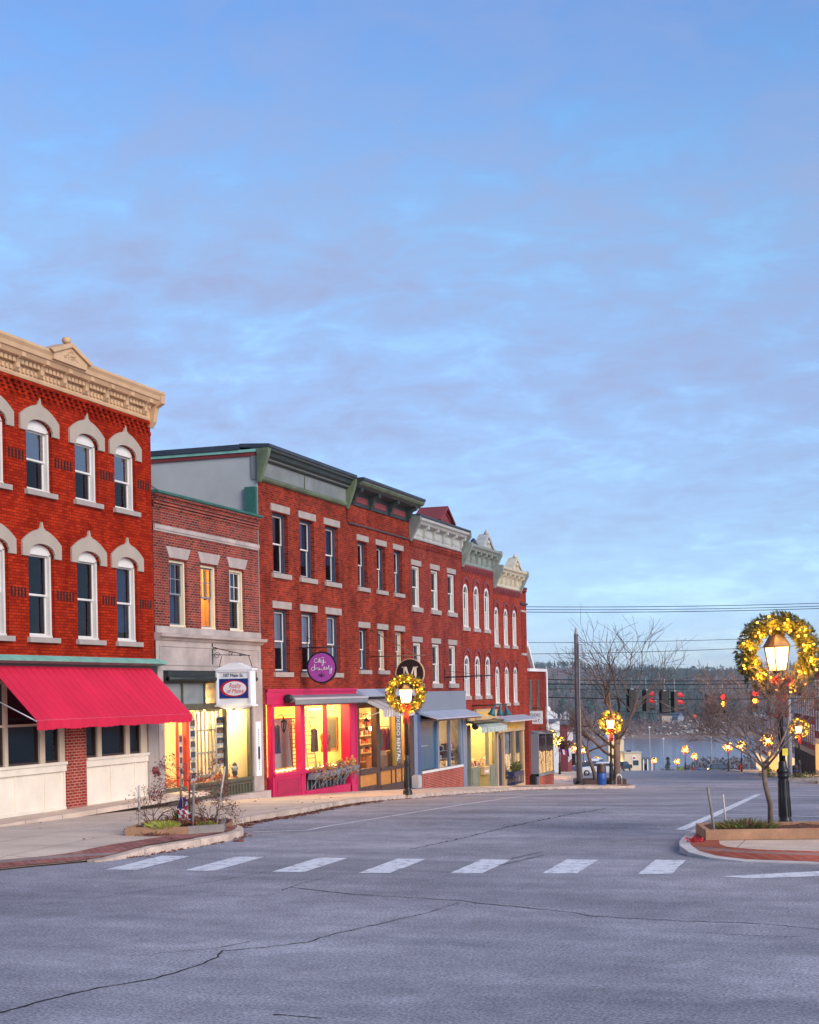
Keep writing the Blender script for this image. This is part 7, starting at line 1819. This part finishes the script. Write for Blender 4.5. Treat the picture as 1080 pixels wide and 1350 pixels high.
def far_tree(mb, p, h, kind, rnd, full=False):
    """kind 0 evergreen, 1 bare; material slots: 0,1 evergreen, 2,3 bare"""
    if kind == 0:
        mi = rnd.randrange(2); w_ = h*rnd.uniform(.17, .26); tiers = 8 if full else 5; n = 7 if full else 5
        for k in range(tiers):
            z0 = h*(.10+.80*k/tiers); r = w_*(1-k/tiers)*rnd.uniform(.8, 1.2)+.25; z1 = z0+h*.30
            a0 = rnd.uniform(0, 6.28)
            for j in range(n):
                a = a0+6.283*j/n+rnd.uniform(-.3, .3); rr = r*rnd.uniform(.6, 1.25); da = 3.0/n
                mb.poly([p+Vector((rr*math.cos(a-da*.5), rr*math.sin(a-da*.5), z0-rnd.uniform(0, .05)*h)), p+Vector((rr*.9*math.cos(a+da*.5), rr*.9*math.sin(a+da*.5), z0)), p+Vector((0, 0, min(h, z1)))], mi)
    elif kind == 2:                                     # rounded pine crown
        mi = rnd.randrange(2)
        for k in range(60 if full else 26):
            a, b, r = rnd.uniform(0, 6.28), rnd.uniform(-1, 1), rnd.uniform(.5, 1); q_ = p+Vector((h*.24*r*math.cos(a)*math.sqrt(1-b*b*.9), h*.24*r*math.sin(a)*math.sqrt(1-b*b*.9), h*(.66+.30*b)))
            d = Vector((rnd.gauss(0, 1), rnd.gauss(0, 1), rnd.gauss(0, .7)+.4)).normalized(); e = d.orthogonal().normalized(); s_ = h*.13
            mb.poly([q_-e*s_*.6, q_+d*s_, q_+e*s_*.6, q_-d*s_*.3], mi)
        mb.poly([p+Vector((-.2, 0, -1)), p+Vector((.2, 0, -1)), p+Vector((.1, 0, h*.6)), p+Vector((-.1, 0, h*.6))], 2)
    else:
        mi = 2+rnd.randrange(2); tw = .18*h/12
        for s_ in (Vector((1, 0, 0)), Vector((0, 1, 0))):
            mb.poly([p-s_*tw-Vector((0, 0, 1)), p+s_*tw-Vector((0, 0, 1)), p+Vector((0, 0, h*.9))], mi)
        for k in range(46 if full else 18):
            z0 = h*rnd.uniform(.22, .86); a = rnd.uniform(0, 6.28); L = h*rnd.uniform(.12, .30)*(1.15-z0/h*.6); up = rnd.uniform(.5, 1.4)
            d = Vector((math.cos(a), math.sin(a), up)).normalized(); q_ = p+Vector((0, 0, z0)); w2 = h*.011
            e = d.cross(Vector((0, 0, 1))).normalized()*w2
            mb.poly([q_-e, q_+e, q_+d*L], mi)
            f = d.cross(e).normalized()*w2; mb.poly([q_-f, q_+f, q_+d*L*.9+e*rnd.uniform(-6, 6)], mi)
TM = [PINE, PINE2, BAREW, BAREW2]
rnd = random.Random(11); m = MB(); cnt = 0
while cnt < 5200:
    D = 885+900*rnd.random()**1.25; L = D*rnd.uniform(-.02, .37)
    nz = math.sin(L*.017+D*.011)+math.sin(L*.041-D*.007+2)+.6*math.sin(L*.09+D*.03)
    ever = nz > (.05 if D > 1150 else .8)
    kind = (0 if rnd.random() < .35 else 2) if rnd.random() < (.88 if ever else .10) else 1
    h = rnd.uniform(7, 12) if kind else rnd.uniform(8, 15)
    if D < 960: h *= .9
    if D > 1400: h *= .72
    far_tree(m, wpt(L, D, hz(L, D)-.5), h, kind, rnd); cnt += 1
m.build('far_woods', TM, None, kind='stuff')
WHERE = {0: 'pointed evergreen tree', 1: 'bare grey tree', 2: 'round dark pine tree'}
BT = [(718, 905, 0), (741, 912, 2), (752, 905, 1), (778, 900, 2), (834, 880, 1), (841, 878, 2), (847, 872, 2), (852, 884, 1), (858, 876, 0), (864, 882, 1), (905, 890, 1), (910, 884, 1), (914, 892, 1), (920, 886, 0), (926, 892, 1), (932, 884, 1), (938, 896, 0), (944, 890, 1)]
TXT = ['left of the utility pole below the hillside houses', 'just left of the utility pole top of the grey building', 'behind the utility pole on the far bank', 'behind the upper limbs of the street tree', 'on the far bank left of the riverside cabin, tallest pale trunk', 'on the far bank, first dark one right of the street tree', 'on the far bank, second dark one right of the street tree', 'with a forked trunk left of the tan cabin', 'close to the left side of the tan cabin', 'just behind the tan cabin', 'right of the blue roofed cabin', 'second right of the blue roofed cabin', 'third right of the blue roofed cabin', 'right of the blue roofed cabin among bare trees', 'below the leftmost side-on signal on the right group', 'under the left lit traffic light, left side', 'under the left lit traffic light', 'behind the small bare tree under the lit traffic lights']
for (u, D, k), tx in zip(BT, TXT):
    L = (u-540)/2000*D; p = wpt(L, D, hz(L, D)-.3); t = thing('pine_tree' if k != 1 else 'bare_tree', WHERE[k]+' '+tx, 'tree', p, 0, 'trees on the far bank')
    m = MB(); far_tree(m, Vector((0, 0, 0)), {0: 15, 1: 17, 2: 15}[k]*rnd.uniform(.85, 1.15), k, rnd, True); m.build('crown', TM, t)
    m = MB(); m.tube([(0, 0, -1), (.05, 0, 4), (0, 0, 8)], [.35, .26, .12], 6); m.build('trunk', BARK if k == 1 else BARKD, t)
m = MB(); rnd = random.Random(3)                      # brush and boulders along the waterline
for _ in range(5200):
    D = rnd.uniform(845, 885); L = D*rnd.uniform(.03, .30); p = wpt(L, D, hz(L, D)); m.leaves(tuple(p), .8, .8, .5, 1, 1.9, (0, 0, 1), rnd, 1.5)
m.build('bank_brush', [plain('russet brush', (.20, .105, .075), .95, .4, .3, fine=1.0, bmp=0), BAREW2], None, kind='stuff')
m = MB()
for _ in range(520):
    u = rnd.choice((rnd.uniform(870, 960), rnd.uniform(700, 960))); D = rnd.uniform(838, 862) if u < 870 else rnd.uniform(840, 872); L = (u-540)/2000*D; p = wpt(L, D, hz(L, D)); s_ = rnd.uniform(.5, 1.7)
    pts = [p+Vector((rnd.uniform(-1, 1), rnd.uniform(-1, 1), rnd.uniform(-.3, .9)))*s_ for _ in range(6)]
    for a, b, c in ((0, 1, 2), (0, 2, 3), (0, 3, 4), (0, 4, 1), (5, 2, 1), (5, 3, 2), (5, 4, 3), (5, 1, 4)): m.poly([pts[a], pts[b], pts[c]])
m.build('bank_rocks', ROCK, None, kind='stuff')
def cabin(u, D, wd, h, gab, wallm, roofm, lab, turn=0.0, name='cabin', ncols=2):
    L = (u-540)/2000*D; p = wpt(L, D, hz(L, D)); simple_building(name, lab, p, YAW-math.pi/2+turn, wd, h, 7, wallm, roofm, (h*.40,), win=(.9, 1.2), gable=gab, cols=ncols, group=None)
cabin(893, 868, 4.5, 3.2, 2.2, GREYB, plain('blue roofing', (.10, .14, .24), .8, .2, .5), 'grey cabin with a blue roof on the far bank', .5)
cabin(872, 872, 6.0, 3.6, 0, TANF, GREYROOF, 'tan box shaped cabin on the far bank left of the blue roofed one', 0, 'cabin', 3)
cabin(716, 900, 9, 4.5, 2.5, WHITEB, plain('pale blue roofing', (.30, .38, .50), .8, .2, .5), 'white house with a pale roof high on the far hillside left of the pole', .3, 'house')
cabin(738, 930, 6, 3.5, 2.0, WHITEB, GREYROOF, 'small white house left of the utility pole on the far hillside', -.2, 'house')
cabin(862, 1010, 10, 4.0, 2.2, WHITEB, GREYROOF, 'white house between the second and third traffic lights on the far hillside', .2, 'house')
cabin(940, 990, 10, 4.0, 2.0, WHITEB, GREYROOF, 'white house behind the two lit traffic lights on the far hillside', -.3, 'house')

# ------------------------------------------------------------------ evening haze over the valley
if HAZE:
    m = MB(); m.box(-1800, 2600, -400, 3300, -45, 60)
    hm = bpy.data.materials.new('valley haze'); hm.use_nodes = True; nt = hm.node_tree; nt.nodes.remove(nt.nodes['Principled BSDF'])
    pv = N(nt, 'ShaderNodeVolumePrincipled'); pv.inputs['Color'].default_value = (.72, .82, 1.0, 1); pv.inputs['Density'].default_value = HAZE; pv.inputs['Anisotropy'].default_value = 0
    nt.links.new(pv.outputs[0], nt.nodes['Material Output'].inputs['Volume'])
    m.build('haze', hm, None, kind='stuff')

# ------------------------------------------------------------------ sky, sun, camera
w = bpy.data.worlds.new('World'); sc.world = w; w.use_nodes = True; nt = w.node_tree
bg = nt.nodes['Background']; sky = N(nt, 'ShaderNodeTexSky'); sky.sky_type = 'NISHITA'; sky.sun_disc = False
SUN_EL, SUN_AZ = rad(24), rad(118)                      # azimuth clockwise from +Y: low, to the right and behind the camera
sky.sun_elevation = SUN_EL; sky.sun_rotation = SUN_AZ; sky.air_density = 1.0; sky.dust_density = .6; sky.ozone_density = 2.2
tc = N(nt, 'ShaderNodeTexCoord'); sp = N(nt, 'ShaderNodeSeparateXYZ'); nt.links.new(tc.outputs['Generated'], sp.inputs[0])
zm = N(nt, 'ShaderNodeMath', operation='MAXIMUM'); nt.links.new(sp.outputs[2], zm.inputs[0]); zm.inputs[1].default_value = 0.0
za = N(nt, 'ShaderNodeMath', operation='ADD'); nt.links.new(zm.outputs[0], za.inputs[0]); za.inputs[1].default_value = .26
dx = N(nt, 'ShaderNodeMath', operation='DIVIDE'); nt.links.new(sp.outputs[0], dx.inputs[0]); nt.links.new(za.outputs[0], dx.inputs[1])
dy = N(nt, 'ShaderNodeMath', operation='DIVIDE'); nt.links.new(sp.outputs[1], dy.inputs[0]); nt.links.new(za.outputs[0], dy.inputs[1])
cb = N(nt, 'ShaderNodeCombineXYZ'); nt.links.new(dx.outputs[0], cb.inputs[0]); nt.links.new(dy.outputs[0], cb.inputs[1])
mp = N(nt, 'ShaderNodeMapping'); mp.inputs['Rotation'].default_value = (0, 0, -YAW); mp.inputs['Scale'].default_value = (1.0, 1.25, 1); nt.links.new(cb.outputs[0], mp.inputs[0])
c1 = noise(nt, mp.outputs[0], 1.7, 9, .60); c1.inputs['Distortion'].default_value = .3
c2 = noise(nt, mp.outputs[0], 10.0, 8, .62); c2.inputs['Distortion'].default_value = .4
ad = mix(nt, 'MIX', .42, c1.outputs['Fac'], c2.outputs['Fac'])
cr = ramp(nt, [(.38, (.05, .05, .05)), (.50, (.55, .55, .55)), (.60, (.92, .92, .92))]); nt.links.new(ad, cr.inputs[0])
hr = ramp(nt, [(.0, (.2, .2, .2)), (.06, (.40, .40, .40)), (.17, (.85, .85, .85)), (.27, (.95, .95, .95)), (.38, (.5, .5, .5)), (.60, (.30, .30, .30))]); nt.links.new(sp.outputs[2], hr.inputs[0])
fac = mix(nt, 'MULTIPLY', 1.0, cr.outputs[0], hr.outputs[0])
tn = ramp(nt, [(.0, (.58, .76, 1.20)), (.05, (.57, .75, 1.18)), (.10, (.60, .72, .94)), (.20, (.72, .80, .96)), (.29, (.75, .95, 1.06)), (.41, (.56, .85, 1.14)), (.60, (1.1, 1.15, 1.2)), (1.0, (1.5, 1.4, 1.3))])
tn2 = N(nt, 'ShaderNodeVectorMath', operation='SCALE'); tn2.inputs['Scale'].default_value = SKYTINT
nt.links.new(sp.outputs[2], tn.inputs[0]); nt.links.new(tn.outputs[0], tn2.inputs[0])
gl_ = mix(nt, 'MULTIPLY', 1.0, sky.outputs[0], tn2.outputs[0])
br_ = ramp(nt, [(.38, (1.14, 1.09, 1.03)), (.47, (1, 1, 1))]); nt.links.new(ad, br_.inputs[0]); gl_ = mix(nt, 'MULTIPLY', 1.0, gl_, br_.outputs[0])
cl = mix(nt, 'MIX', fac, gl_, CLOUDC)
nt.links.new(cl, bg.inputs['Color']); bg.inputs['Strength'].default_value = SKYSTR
sl_ = bpy.data.lights.new('Sun', 'SUN'); sl_.energy = SUNPOW; sl_.angle = rad(35); sl_.color = (1.0, .90, .80)
so = bpy.data.objects.new('Sun', sl_); C.objects.link(so)
dvec = Vector((math.sin(SUN_AZ)*math.cos(SUN_EL), math.cos(SUN_AZ)*math.cos(SUN_EL), math.sin(SUN_EL)))
so.rotation_euler = dvec.to_track_quat('Z', 'Y').to_euler(); so.location = (20, -20, 40)
cam = bpy.data.cameras.new('Camera'); co_ = bpy.data.objects.new('Camera', cam); C.objects.link(co_); sc.camera = co_
cam.sensor_fit = 'HORIZONTAL'; cam.sensor_width = 36; cam.lens = 36*FPX/1080; cam.shift_y = (CY-675)/1080; cam.shift_x = 0; cam.clip_end = 6000; cam.clip_start = .1
M4 = CAMROT.to_4x4(); M4.translation = Vector((0, 0, EYE)); co_.matrix_world = M4
vs = sc.view_settings; vs.view_transform = 'Standard'; vs.look = 'None'; vs.exposure = EXPO; vs.gamma = 1; vs.use_curve_mapping = False
sc.render.engine = 'CYCLES'; cy = sc.cycles
cy.use_denoising = True; cy.max_bounces = 6; cy.diffuse_bounces = 3; cy.glossy_bounces = 3; cy.transmission_bounces = 4; cy.transparent_max_bounces = 12
cy.sample_clamp_indirect = 4; cy.sample_clamp_direct = 0; cy.caustics_reflective = False; cy.caustics_refractive = False
